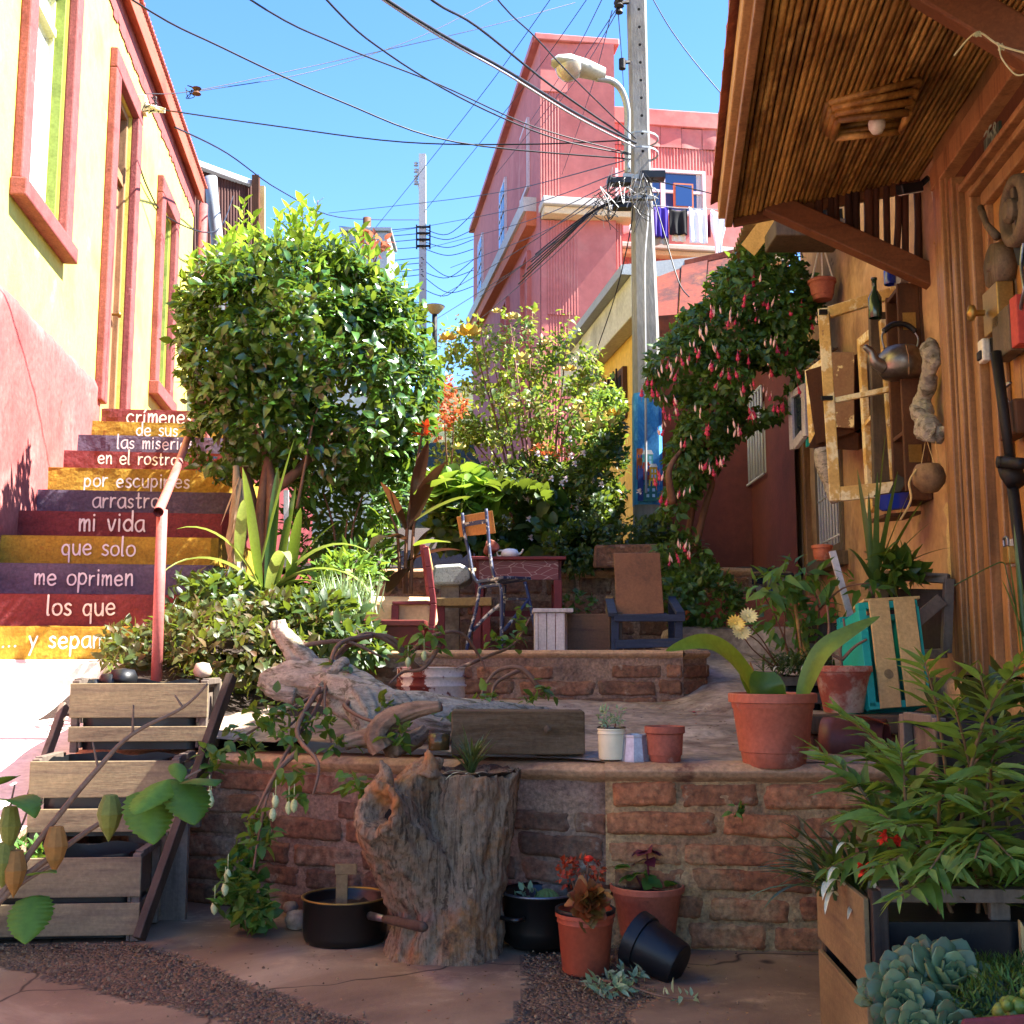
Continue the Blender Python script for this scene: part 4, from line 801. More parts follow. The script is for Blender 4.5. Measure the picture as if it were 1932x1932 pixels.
b = MB(); b.hexa([RW(1.0, -.1, -.2), RW(8.5, -.1, -.2), RW(8.5, -.1, -4), RW(1.0, -.1, -4), RW(1.0, 3.5, -.2), RW(8.5, 3.5, -.2), RW(8.5, 3.5, -4), RW(1.0, 3.5, -4)]); b.build('body', M['dark'], ohs)  # house body, extended unseen towards the camera to block the sun
b = MB(); y0, y1, z0, z1 = bwin
for q in ((y0 - .02, y0 + .07, z0, z1), (y1 - .07, y1 + .02, z0, z1), (y0 + .07, y1 - .07, z1 - .07, z1), (y0 + .07, y1 - .07, z0, z0 + .07)): rbar(b, *q, -.1, .02)
rbar(b, y0 - .1, y1 + .08, z0 - .09, z0 - .002, -.1, .09)
wn = b.build('window', M['frame_grey'], ohs, bevel=.006)
b = MB(); rbar(b, y0, y1, z0, z1, -.09, -.085); b.build('pane', M['glass'], wn)
b = MB()
for i in range(8): q = lerp(y0 + .08, y1 - .08, i / 7); b.tube([RW(q, z0 + .02, .01), RW(q, z1 - .02, .01)], .010, 6)
for q in (.12, .42): b.tube([RW(y0, lerp(z0, z1, q), .012), RW(y1, lerp(z0, z1, q), .012)], .009, 6)
b.build('bars', M['white_iron'], wn, smooth=True)
b = MB()
for yy, w_ in ((8.34, .13), (8.52, .10), (8.66, .14)): rbar(b, yy, yy + w_, .9, 3.3, -.05, .05)
b.build('corner_posts', M['door_wood'], ohs, bevel=.01)
b = MB(); b.hexa([RW(1.9, 3.08, -.14), RW(4.9, 3.08, -.14), RW(4.9, 3.08, .02), RW(1.9, 3.08, .02), RW(1.9, 3.5, -.14), RW(4.9, 3.5, -.14), RW(4.9, 3.5, .02), RW(1.9, 3.5, .02)]); b.build('lintel', M['door_wood'], ohs, bevel=.006)
# chipped plaster edge next to the door frame
b = MB(); b.grid(lambda u, v: RW(4.86 + u * (.07 + .035 * nz(v * 9, 0, 3)), lerp(.95, 1.62, v), .03 + .012 * nz(u * 4, v * 12, 5)), 6, 24); b.build('bare_plaster', M['plaster_bare'] if 'plaster_bare' in M else M['plank_pale'], ohs, smooth=True)
# door frame: a stack of mouldings
DFZ = .88
fr = MB()
prof = [(4.83, 4.785, .05), (4.783, 4.765, .032), (4.763, 4.69, .058), (4.688, 4.675, .04), (4.575, 4.53, .06), (4.528, 4.49, .02), (4.488, 4.465, .055), (4.463, 4.36, .03), (4.358, 4.335, .05), (4.333, 4.27, .012)]
for (a, c, o) in prof: rbar(fr, c, a, DFZ, 3.1 - (4.83 - a) * .62, -.12, o)
hdr = [(3.10, 3.0, .058), (2.86, 2.835, .06), (2.833, 2.80, .02), (2.798, 2.77, .055), (2.768, 2.71, .02)]
for (zt, zb, o) in hdr: rbar(fr, 2.4, 4.83 - (3.10 - zt) / .62, zb, zt, -.12, o + .001)
df = fr.build('door_frame', M['door_wood'], ohs, bevel=.006)
b = MB(); rbar(b, 2.4, 4.67, 2.862, 2.998, -.12, .0); rbar(b, 4.577, 4.673, DFZ, 2.86, -.12, -.01); b.build('recess', M['brown_box'], ohs)
b = MB()
for i in range(9): rbar(b, 4.265 - (i + 1) * .19 + .004, 4.265 - i * .19, DFZ, 2.71, -.12, -.012 - .003 * (i % 2))
dleaf = b.build('door', M['door_leaf'], ohs, bevel=.006)
b = MB(); rbar(b, 4.17, 4.23, 1.05, 2.55, -.01, .006); b.build('door_stile', M['door_wood'], dleaf, bevel=.004)
# house number
pl = RX(1875, 258, .002)
t_ = MB(); rbar(t_, pl.y - .085, pl.y + .085, 2.895, 2.965, .0, .012); npb = t_.build('number_plate', mat('green enamel plate', ['3a4a3c', '44554a'], bump=.05, rough=.35), ohs)
DG = {'7': [[(0, 1.5), (.8, 1.5), (.3, 0)]], '5': [[(.75, 1.5), (.1, 1.5), (.05, .85), (.45, .95), (.75, .7), (.72, .25), (.4, 0), (.0, .15)]], '8': [[(.4, 1.5), (.08, 1.2), (.4, .8), (.75, .4), (.4, 0), (.05, .35), (.4, .8), (.72, 1.2), (.4, 1.5)]]}
GL.update(DG); GW.update({'7': .8, '5': .8, '8': .8})
X_ = (RW(4, 0) - RW(5, 0)).normalized()
lettering('758', RW(pl.y + .07, 2.905, .0125), X_, V((0, 0, 1)), RN, .14, 5, .2).build('numerals', mat('pale green numerals', ['7f9078'], bump=0), npb)
# door step block
b = MB(); b.grid(lambda u, v: V((lerp(1.62, 2.6, u), lerp(4.1, 4.9, v), 0)), 1, 1)
b = MB(); b.bx(1.68, 2.8, 3.2, 4.86, .3, .87); tag(b.build('door_step', M['coping'], bevel=.04, seg=3), 'pinkish masonry door step below the varnished door', 'step')
# raised platform with plank nosing
pf = thing('platform_step', 'raised brick platform with a weathered plank edge under the teal crate', 'step', (1.6, 4.6, .6))
b = MB(); b.grid(lambda u, v: V((lerp(1.1, 2.3, u), lerp(4.36, 6.3, v), .735 + .008 * nz(u * 6, v * 6, 0))), 20, 30); b.bx(1.12, 2.3, 4.37, 6.3, .55, .72); b.build('top', M['ledge'], pf, smooth=False)
MB().beam(V((1.09, 4.36, .705)), V((2.0, 4.30, .70)), .06, .07).build('plank', M['frame_grey'], pf, bevel=.008)
b = MB()
for i in range(5): b.bx(1.12 + i * .17, 1.12 + i * .17 + .155, 4.352, 4.40, .60, .665)
b.build('bricks', M['brick'], pf, bevel=.012)
# ------------------------------------------------------------------ canopy
cn = thing('porch_canopy', 'tiled porch canopy lined with bamboo canes over the wooden door', 'canopy', (1.4, 5.2, 3.04))
def EDX(y): return 1.05 - .135 * (5.2 - y)
def CY(u, y): # across the ceiling: 0 at fascia, 1 at the house wall
    a = V((EDX(y), y, 3.045)); c = RW(y, 3.24, .0); return a.lerp(c, u)
NC = 38; b = MB()
for i in range(NC):
    u = (i + .5) / NC; ph_ = rnd.random(); y = 5.2 + rnd.uniform(-.03, .02); pts = []; rs = []; rr_ = rnd.uniform(.0105, .0132) * (.86 + .07 * (i % 3)); step = rnd.uniform(.2, .3)
    while y > 1.9:
        for dy, k in ((0, 1.0), (.012, 1.22), (.024, 1.0)):
            pts.append(CY(u, y - dy) + V((.004 * nz(i, y, 0, 1.5), 0, -.016 + .004 * nz(i, y, 7, 2)))); rs.append(rr_ * k)
        y -= step
        rr_ *= rnd.uniform(.97, 1.03)
    b.tube(pts, rs, 7)
b.build('cane_ceiling', M['bamboo'], cn, smooth=True)
b = MB(); b.hexa([CY(0, 1.9), CY(1, 1.9), CY(1, 5.2), CY(0, 5.2), CY(0, 1.9) + V((0, 0, .06)), CY(1, 1.9) + V((0, 0, .06)), CY(1, 5.2) + V((0, 0, .06)), CY(0, 5.2) + V((0, 0, .06))]); b.build('roof_boards', M['brown_box'], cn)  # solid roof slab added above the canes to block light
MB().beam(V((EDX(1.9) - .02, 1.9, 3.05)), V((EDX(5.22) - .02, 5.22, 3.05)), .035, .13).build('edge_beam', M['beam_y'] if 'beam_y' in M else M['door_wood'], cn, bevel=.006)
MB().beam(V((EDX(1.9) - .05, 1.9, 3.085)), V((EDX(5.24) - .05, 5.24, 3.085)), .035, .10).build('fascia', M['fascia'], cn, bevel=.006)
MB().beam(V((EDX(5.2), 5.21, 3.02)), RW(5.21, 3.2, 0), .03, .07).build('end_board', M['beam'], cn, bevel=.005)
b = MB(); y = 1.9; i = 0
slope = V((1, 0, .36)).normalized()
while y < 5.3:
    e = V((EDX(y) - .06, y, 3.15)); dv = slope
    for r_ in range(4):
        a0 = e + dv * (r_ * .36) + V((0, 0, .012 * r_)); k = len(b.v); n = 7
        for (pp, rad) in ((a0, .085), (a0 + dv * .40, .07)):
            for j in range(n + 1):
                a = math.pi * j / n; b.v.append(tuple(pp + V((0, math.cos(a) * rad, 0)) + V((-.36, 0, 1)).normalized() * math.sin(a) * rad))
        for j in range(n): b.f.append((k + j, k + j + 1, k + n + 2 + j, k + n + 1 + j))
    y += .165 + rnd.uniform(-.008, .008); i += 1
b.build('roof_tiles', M['tile'], cn, smooth=True, solid=.018)
b = MB(); b.hexa([(EDX(1.9) - .1, 1.9, 3.13), (EDX(5.3) - .1, 5.3, 3.13), (3.2, 5.3, 4.25), (3.2, 1.9, 4.25), (EDX(1.9) - .1, 1.9, 3.15), (EDX(5.3) - .1, 5.3, 3.15), (3.2, 5.3, 4.27), (3.2, 1.9, 4.27)]); b.build('roof_deck', M['tile'], cn)
MB().beam(P(1448, 383, 5.17), P(1768, 528, 5.12), .075, .105, (0, 0, 1)).build('brace', M['beam'], cn, bevel=.008)
MB().beam(P(1700, -52, 3.55), P(1990, 118, 3.35), .10, .12, (0, 0, 1)).build('brace', M['beam'], cn, bevel=.01)
b = MB()
for i in range(13):
    px = lerp(1545, 1764, i / 12) + rnd.uniform(-3, 3); pyb = 383 + (px - 1448) * .453 + 12
    t0 = P(px + rnd.uniform(-4, 6), 330, 5.2); b.tube(spline([t0, t0.lerp(P(px, pyb, 5.2), .5) + V((rnd.uniform(-.01, .01), 0, 0)), P(px, pyb, 5.2)], 4), [rnd.uniform(.016, .023)] * 9, 7)
b.build('stick_screen', M['stick'], cn, smooth=True)
# cane lamp tray with bulb
lc = P(1640, 205, 4.25)
lt = thing('lamp_tray', 'wooden cane-lined lamp box with a bare bulb under the bamboo ceiling', 'ceiling lamp', tuple(lc))
def tray(): 
    b = MB(); top = [(-.175, -.115), (.175, -.115), (.175, .115), (-.175, .115)]; bot = [(-.125, -.075), (.125, -.075), (.125, .075), (-.125, .075)]
    R3 = Matrix.Rotation(R(-9), 3, 'Z') 
    T = [lc + R3 @ V((x, y, .03 + x * .2)) for x, y in top]; B = [lc + R3 @ V((x, y, -.085)) for x, y in bot]
    for i in range(4):
        j = (i + 1) % 4
        for k in range(4): 
            a0 = T[i].lerp(B[i], (k + .5) / 4); a1 = T[j].lerp(B[j], (k + .5) / 4); b.tube([a0, a0.lerp(a1, .5), a1], .0155, 8)
    return b
tray().build('cane_sides', M['bamboo'], lt, smooth=True)
b = MB(); b.obox(lc + V((0, 0, .0)), (1, 0, 0), (0, 1, 0), (0, 0, 1), -.11, .11, -.065, .065, .0, .01); b.build('back_board', M['brown_box'], lt)
MB().lathe([(.0, -.115), (.02, -.11), (.031, -.09), (.033, -.07), (.025, -.045), (.016, -.025), (.016, 0)], lc + V((.02, -.02, 0)), 16).build('bulb', M['white_pl'], lt, smooth=True)
# floodlight
fl = thing('floodlight', 'small black floodlight with white lens fixed below the bamboo ceiling', 'lamp', tuple(P(1718, 352, 5.0)))
q = P(1716, 356, 4.98); b = MB(); b.obox(q, V((1, .2, .25)).normalized(), V((-.2, 1, .3)).normalized(), V((-.25, -.3, 1)).normalized(), -.055, .055, -.03, .03, -.02, .025); b.build('housing', M['black_pl'], fl, bevel=.006)
b = MB(); b.obox(q, V((1, .2, .25)).normalized(), V((-.2, 1, .3)).normalized(), V((-.25, -.3, 1)).normalized(), -.047, .047, -.032, .024, -.024, -.0205); b.build('lens', M['white_pl'], fl)
MB().tube([q + V((.05, .05, .02)), RX(1752, 335, .02)], .015, 6).build('bracket', M['black_pl'], fl)
sw = thing('pull_switch', 'small wooden block with a pale cable below the floodlight', 'switch', tuple(RX(1772, 425, .03)))
q = RX(1772, 432, .02); b = MB(); rbar(b, q.y - .035, q.y + .035, q.z - .06, q.z + .06, 0, .04); b.build('block', M['door_leaf'], sw, bevel=.006)
MB().tube([P(1755, 340, 5.0), RX(1768, 408, .03)], .006, 6).build('cable', M['white_pl'], sw)
vn = thing('vine_tendril', 'thin dry tendril with pale curls trailing along the near canopy beam', 'tendril', tuple(P(1860, 90, 3.2)))
b = MB(); b.tube(spline([P(1800, 105, 3.3), P(1830, 70, 3.25), P(1850, 62, 3.2), P(1885, 85, 3.15), P(1935, 100, 3.1)], 6), .003, 5); b.tube(spline([P(1885, 85, 3.15), P(1890, 110, 3.14), P(1915, 140, 3.12), P(1935, 140, 3.1)], 6), .0025, 5)
for i in range(14): b.tube(spline([P(1845 + rnd.uniform(-8, 8), 65 + rnd.uniform(-6, 6), 3.2) for _ in range(3)] if i < 7 else [P(1887 + rnd.uniform(-8, 8), 88 + rnd.uniform(-8, 8), 3.15) for _ in range(3)], 4), .0022, 4)
b.build('tendril', mat('dry tendril', ['a8a070', 'b8b088'], bump=0), vn)
# corrugated shed roof edge beyond the canopy + box
sr = thing('lean_to_roof', 'small corrugated lean-to roof seen from below beyond the canopy end', 'roof', tuple(P(1420, 480, 7.5)))
corr(MB(), P(1345, 580, 9.4), P(1405, 418, 6.9), P(1470, 415, 6.9), P(1455, 545, 9.6), 22, .014).build('corrugated_sheet', M['pine_tan'], sr, smooth=True, solid=.008)
MB().beam(P(1413, 470, 7.0), P(1462, 405, 6.7), .11, .03, (0, 1, 0)).build('rafter', M['plank_pale'], sr)
MB().obox(P(1500, 432, 6.6), (1, 0, 0), (0, 1, 0), (0, 0, 1), -.13, .3, -.05, .25, -.06, .05).build('eave_box', M['frame_grey'], sr, bevel=.01)
MB().hexa([P(1478, 430, 6.9), P(1640, 420, 6.9), P(1640, 420, 7.6), P(1478, 430, 8.2), P(1478, 400, 6.9), P(1640, 390, 6.9), P(1640, 390, 7.6), P(1478, 400, 8.2)]).build('soffit', M['dark'], sr)
# ------------------------------------------------------------------ ornaments on the door
def onDoor(px, py, off=.0): return RX(px, py, off)
def rthing(name, label, cat, px, py, off=0): q = RX(px, py, off); return thing(name, label, cat, tuple(q)), q
LD = V((.085, 1, 0)).normalized()
pu, q = rthing('wooden_pulley', 'carved wooden pulley wheel mounted near the top of the door', 'pulley', 1908, 398, .06)
b = MB(); b.lathe([(.055, 0), (.125, 0), (.13, .02), (.125, .05), (.10, .06), (.085, .05), (.08, .0)], q - RN * .05, 26, axis=RN); b.build('rim', M['frame_grey'], pu, smooth=True)
b = MB(); b.lathe([(0, 0), (.04, 0), (.045, .06), (.03, .075), (0, .075)], q - RN * .05, 16, axis=RN); b.beam(q - V((0, 0, .11)) - RN * .02, q + V((0, 0, .11)) - RN * .02, .03, .03, RN); b.beam(q - LD * .1 - RN * .02, q + LD * .1 - RN * .02, .03, .03); b.build('hub', M['frame_grey'], pu, bevel=.003)
MB().tube([RX(1850, 392, .06), RX(1862, 425, .07), RX(1882, 447, .06)], [.014, .013, .016], 8).build('arm', M['frame_grey'], pu, smooth=True)
wd, q = rthing('wooden_disc', 'thick dark wooden disc fixed to the door below the pulley', 'disc', 1888, 503, .02)
MB().lathe([(0, -.03), (.085, -.03), (.092, .0), (.085, .035), (.02, .04), (.018, .05), (0, .05)], q, 20, axis=RN, wob=.08).build('disc', M['frame_grey'], wd, smooth=True)
bl, q = rthing('brass_lock', 'square brass rim lock with round knob on the door', 'lock', 1893, 585, .01)
b = MB(); rbar(b, q.y - .09, q.y + .075, q.z - .085, q.z + .085, .0, .06); b.build('case', M['brass'], bl, bevel=.004)
MB().lathe([(.012, .06), (.012, .09), (.03, .10), (.032, .115), (.0, .125)], q + LD * .03, 16, axis=RN).build('knob', M['brass'], bl, smooth=True)
b = MB(); rbar(b, q.y + .08, q.y + .105, q.z - .15, q.z + .04, .0, .03); b.build('strike', M['iron'], bl)
pb, q = rthing('painted_block', 'dark wooden block with red painted edge on the door', 'block', 1916, 628, .01)
b = MB(); rbar(b, q.y - .08, q.y + .10, q.z - .085, q.z + .085, .0, .06); b.build('body', M['frame_grey'], pb, bevel=.005)
b = MB(); rbar(b, q.y - .15, q.y - .0805, q.z - .08, q.z + .1, .0, .055); b.build('red_side', mat('red paint', ['a23a30', 'b0443a'], bump=.3), pb, bevel=.004)
db, q = rthing('doorbell', 'small cream and black doorbell button on the door frame', 'doorbell', 1858, 662, .045)
b = MB(); rbar(b, q.y - .03, q.y + .03, q.z - .045, q.z + .045, .03, .062); b.build('case', M['white_pl'], db, bevel=.008)
b = MB(); rbar(b, q.y - .022, q.y + .022, q.z - .036, q.z + .0, .06, .07); b.build('button', M['iron'], db, bevel=.005)
ib = thing('iron_bar', 'long black iron lever bar leaning against the door', 'iron bar', tuple(RX(1885, 700, .08)))
b = MB(); b.tube([RX(1879, 665, .09), RX(1893, 770, .09), RX(1906, 870, .09)], [.02, .018, .016], 10); b.tube([RX(1904, 860, .09), RX(1920, 1000, .09), RX(1935, 1120, .09)], [.02, .019, .018], 10); b.build('shaft', M['iron'], ib, smooth=True)
b = MB(); b.lathe([(0, -.06), (.034, -.055), (.04, 0), (.034, .055), (0, .06)], RX(1908, 892, .09), 14, axis=RX(1910, 880, .09) - RX(1900, 860, .09)); b.tube([RX(1895, 872, .12), RX(1930, 875, .1)], .02, 8); b.lathe([(.0, 0), (.022, 0), (.022, .02), (0, .02)], RX(1893, 872, .12), 8, axis=RN); b.build('clamp', M['iron'], ib, smooth=True)
wb, q = rthing('wooden_block', 'brown carved wooden block hung by a metal hook on the door', 'block', 1922, 792, .01)
b = MB(); rbar(b, q.y - .1, q.y + .07, q.z - .07, q.z + .06, 0, .06); b.build('body', M['brown_box'], wb, bevel=.012)
MB().tube(spline([q + V((0, 0, .06)) + RN * .03, q + V((0, 0, .1)) + RN * .05, q + V((-.01, .03, .12)) + RN * .03, q + V((0, .0, .14)) + RN * .02], 5), .008, 6).build('hook', M['steel'], wb, smooth=True)
pk, q = rthing('padlock_latch', 'white and brass padlock latch low on the door', 'latch', 1914, 1042, .01)
b = MB(); rbar(b, q.y - .12, q.y + .03, q.z - .05, q.z + .05, 0, .02); b.build('hasp', M['white_iron'], pk, bevel=.004)
b = MB(); rbar(b, q.y - .05, q.y + .01, q.z - .045, q.z + .02, .02, .05); b.build('padlock', M['brass'], pk, bevel=.006)
MB().tube(spline([q + V((0, -.03, .02)) + RN * .035, q + V((0, -.03, .05)) + RN * .035, q + V((0, 0, .05)) + RN * .035, q + V((0, 0, .02)) + RN * .035], 5), .006, 6).build('shackle', M['steel'], pk, smooth=True)
hk, q = rthing('bent_tool', 'long curved grey metal hook tool hanging beside the brass lock', 'tool', 1928, 520, .03)
MB().tube(spline([RX(1931, 455, .03), RX(1927, 500, .04), RX(1932, 545, .05), RX(1926, 582, .04), RX(1924, 620, .03)], 6), .007, 6).build('rod', M['steel'], hk, smooth=True)
MB().hexa([RX(1910, 460, .01), RX(1945, 465, .01), RX(1945, 505, .01), RX(1920, 500, .01), RX(1910, 460, .03), RX(1945, 465, .03), RX(1945, 505, .03), RX(1920, 500, .03)]).build('plate', M['iron'], hk)
# ------------------------------------------------------------------ shutters, shelf box and hanging things on the orange wall
sf = thing('shelf_cabinet', 'dark wooden wall shelf cabinet behind the peeling yellow window frames', 'cabinet', tuple(RX(1735, 800, .1)))
b = MB(); ya, yb = 5.22, 5.46
za, zb = RX(1735, 955, .0).z, RX(1735, 540, .0).z
rbar(b, ya, yb, za, zb, .0, .02)
rbar(b, ya, ya + .025, za, zb, .02, .12); rbar(b, yb - .025, yb, za, zb, .02, .12)
for q in (0, .3, .62, .97): rbar(b, ya + .025, yb - .025, lerp(za, zb, q), lerp(za, zb, q) + .022, .02, .115)
b.build('carcass', M['brown_box'], sf, bevel=.004)
b = MB(); rbar(b, ya - .002, ya + .0, lerp(za, zb, .17), lerp(za, zb, .25), .04, .1); b.build('hinge', M['brass'], sf); b = MB(); rbar(b, ya - .002, ya + .0, lerp(za, zb, .78), lerp(za, zb, .86), .04, .1); b.build('hinge', M['brass'], sf)
def oframe(name, label, TL, TR, BR, BL, th, m, mid=.5, mul=None, w_=.055, pane=None):
    TL, TR, BR, BL = map(V, (TL, TR, BR, BL)); n = (TR - TL).cross(BL - TL).normalized(); up = (TL - BL).normalized(); rt = (TR - TL).normalized()
    o = thing(name, label, 'window frame', tuple((BL + BR) / 2)); b = MB(); h = w_ / 2
    def bar(nm, p_, q_, ww, tt): MB().beam(p_, q_, ww, tt, n).build(nm, m, o, bevel=.004)
    bar('stile', BL + rt * h, TL + rt * h, w_, th); bar('stile', BR - rt * h, TR - rt * h, w_, th)
    bar('cross_rail', TL - up * h + rt * w_, TR - up * h - rt * w_, w_ * 1.05, th * .96); bar('cross_rail', BL + up * h + rt * w_, BR + up * h - rt * w_, w_ * 1.3, th * .96)
    if mid: bar('cross_rail', TL.lerp(BL, mid) + rt * w_, TR.lerp(BR, mid) - rt * w_, w_ * .5, th * .7)
    if pane: MB().slab([TL + rt * w_ - up * w_, BL + rt * w_ + up * w_, BR - rt * w_ + up * w_, TR - rt * w_ - up * w_], .004, n).build('pane', pane, o)
    return o
f1 = oframe('old_window_frame', 'large peeling yellow window frame without glass behind the kettle', P(1543, 586, 5.62), P(1701, 538, 5.50), P(1722, 926, 5.52), P(1566, 948, 5.64), .04, M['frame_yellow'], mid=.49)
MB().obox(P(1552, 590, 5.58), (1, 0, 0), (0, 1, 0), (0, 0, 1), -.02, .02, -.02, .0, -.012, .012).build('hinge', M['iron'], f1); b = MB(); b.obox(P(1562, 752, 5.58), (1, 0, 0), (0, 1, 0), (0, 0, 1), -.035, .02, -.02, .0, -.01, .01); b.build('hinge', M['iron'], f1)
f2 = oframe('old_window_frame', 'narrow yellow window frame half open behind the large frame', P(1622, 640, 6.1), P(1668, 602, 5.66), P(1688, 905, 5.68), P(1640, 968, 6.1), .035, M['frame_yellow'], mid=.5, w_=.05)
MB().beam(P(1664, 955, 5.72), P(1655, 590, 5.72), .085, .04, (0, 1, 0)).build('grey_board', M['frame_grey'], f2, bevel=.004)
bt, q = rthing('green_bottle', 'dark green bottle standing on top of the shelf cabinet', 'bottle', 1650, 560, .15)
q = RX(1652, 600, .2); MB().lathe([(.03, 0), (.032, .005), (.032, .10), (.012, .14), (.012, .19), (.015, .19), (.015, .2), (0, .2)], q, 14).build('glass', mat('green bottle glass', ['1f3326'], bump=0, rough=.15, fine=0, spec=.7), bt, smooth=True)
bn = thing('book_row', 'blue jar and pale books on the cabinet top below the brace', 'ornament', tuple(P(1690, 545, 5.5)))
q = P(1680, 537, 5.55); MB().lathe([(.03, 0), (.032, .01), (.032, .07), (.02, .09), (0, .095)], q, 14).build('blue_jar', M['enamel_blue'], bn, smooth=True)
b = MB(); 
for i in range(4): b.obox(P(1697 + i * 8, 538, 5.5), (1, 0, 0), (0, 1, 0), (0, 0, 1), -.009, .009, -.05, .05, 0, .08 - .008 * i)
b.build('books', mat('book spines', ['6a7a8a', '8a7a70'], bump=0, island=.4), bn)
# kettle
kq = P(1700, 682, 5.2)
kt = thing('kettle', 'tarnished metal kettle with plant sprigs hanging in front of the window frames', 'kettle', tuple(kq))
MB().lathe([(0, -.075), (.085, -.075), (.105, -.05), (.112, -.01), (.10, .035), (.075, .06), (.07, .066), (.064, .06), (.06, .03), (0, .03)], kq, 32).build('body', M['kettle'], kt, smooth=True)
MB().tube(spline([kq + V((-.09, -.03, -.035)), kq + V((-.135, -.04, -.01)), kq + V((-.15, -.045, .03)), kq + V((-.185, -.05, .06))], 6), [.034 - .022 * i / 18 for i in range(19)], 12).build('spout', M['kettle'], kt, smooth=True)
b = MB(); b.tube(spline([kq + V((-.075, 0, .06)), kq + V((-.085, 0, .12)), kq + V((-.06, 0, .155))], 5), .005, 6); b.tube(spline([kq + V((.075, 0, .06)), kq + V((.085, 0, .11)), kq + V((.06, 0, .155))], 5), .005, 6); b.build('bail', M['steel'], kt, smooth=True)
MB().tube(spline([kq + V((-.075, 0, .145)), kq + V((-.03, 0, .178)), kq + V((.03, 0, .178)), kq + V((.075, 0, .145))], 6), .013, 10).build('handle', M['black_pl'], kt, smooth=True)
MB().tube([kq + V((-.01, -.1, .05)), kq + V((-.005, -.114, 0)), kq + V((.0, -.1, -.06)), kq + V((.0, -.095, -.085))], .0025, 4).build('string', M['raw_wood'], kt)
# hanging driftwood
hd = thing('hanging_driftwood', 'grey driftwood root hanging on the orange wall beside the kettle', 'driftwood', tuple(RX(1750, 830, .05)))
b = MB(); b.tube(spline([RX(1756, 640, .05), RX(1753, 680, .07), RX(1750, 725, .06), RX(1740, 765, .07), RX(1748, 800, .09), RX(1758, 822, .09)], 5), list(np.interp(np.linspace(0, 1, 26), np.linspace(0, 1, 9), [.02, .045, .03, .042, .036, .055, .042, .06, .03])), 12)
b.tube(spline([RX(1744, 790, .1), RX(1730, 775, .13), RX(1720, 764, .15)], 4), [.035, .035, .03, .028, .024, .02, .016, .012, .008], 10); b.tube([RX(1752, 812, .1), RX(1772, 822, .05), RX(1786, 806, .04)], [.05, .035, .012], 10); b.tube([RX(1756, 700, .06), RX(1768, 680, .05), RX(1764, 650, .04)], [.03, .024, .012], 8); b.tube([RX(1738, 812, .1), RX(1733, 830, .11)], [.03, .015], 8)
b.build('wood', M['drift'], hd, remesh=.007, disp=.028, dscale=9)
cc = thing('coconut_feeder', 'round coconut shell hung on strings below the driftwood', 'hanging ornament', tuple(RX(1752, 900, .1)))
q = RX(1752, 900, .1); MB().lathe([(0, -.072), (.035, -.066), (.065, -.03), (.072, 0), (.064, .035), (.05, .055), (.0, .058)], q, 20, wob=.06).build('shell', mat('coconut shell', ['6e5238', '8a6a48', '5c4430'], 9, bump=.4), cc, smooth=True)
b = MB(); b.tube([q + V((-.03, 0, .055)), RX(1746, 832, .1)], .002, 4); b.tube([q + V((.02, -.02, .055)), RX(1749, 832, .1)], .002, 4); b.tube([q + V((.05, 0, .04)), RX(1765, 832, .08)], .002, 4); b.tube(spline([q + V((-.06, -.02, .03)), q + V((-.1, -.04, -.03)), q + V((-.1, -.05, -.11)), q + V((-.16, -.08, -.2))], 6), .005, 6); b.build('string', M['plank_pale'], cc)
# blue bowl on the frame's lower rail
bq = P(1690, 962, 5.3); bw = thing('enamel_bowl', 'cobalt blue enamel bowl resting below the window frame', 'bowl', tuple(bq))
MB().lathe([(0, 0), (.06, 0), (.072, .01), (.082, .07), (.088, .076), (.08, .07), (.066, .015), (0, .008)], bq, 30, axis=(-.1, -.05, 1)).build('bowl', M['enamel_blue'], bw, smooth=True)
MB().lathe([(.079, .071), (.089, .0745), (.0905, .079), (.082, .076)], bq, 30, axis=(-.1, -.05, 1)).build('rim', M['iron'], bw, smooth=True)
pt_ = thing('metal_plate', 'bent brown metal hinge plate standing in the blue bowl', 'metal plate', tuple(P(1690, 925, 5.32)))
MB().slab([P(1675, 935, 5.32), P(1693, 938, 5.28), P(1712, 905, 5.28), P(1694, 895, 5.32)], .01, (0, 1, 0)).build('plate', M['iron'], pt_, bevel=.002)
sb = P(1700, 968, 5.36); tag(MB().obox(sb, (1, .1, .1), (0, 1, 0), (0, 0, 1), -.11, .07, -.08, .15, -.022, -.004).build('small_shelf', M['brown_box'], bevel=.004), 'small dark shelf board holding the blue bowl', 'shelf')
# two small cabinets beyond the frames
c2 = thing('wall_cabinet', 'yellowed wall cabinet with frosted door and peeling panel', 'cabinet', tuple(P(1580, 780, 6.6)))
MB().hexa([P(1540, 838, 6.3), P(1612, 815, 6.3), P(1640, 800, 7.0), P(1560, 830, 7.0), P(1520, 700, 6.3), P(1612, 670, 6.3), P(1640, 660, 7.0), P(1540, 690, 7.0)]).build('body', M['brown_box'], c2)
MB().slab([P(1568, 805, 6.28), P(1612, 808, 6.22), P(1612, 664, 6.22), P(1568, 664, 6.28)], .02, (0, 1, 0)).build('panel', M['frame_yellow2'] if 'frame_yellow2' in M else M['frame_yellow'], c2, bevel=.004)
oframe('cabinet_door', 'small frosted glass cabinet door with yellow frame left open', P(1522, 700, 6.5), P(1566, 668, 6.3), P(1572, 800, 6.3), P(1530, 838, 6.5), .03, M['frame_yellow'], mid=None, w_=.04, pane=M['white_iron'])
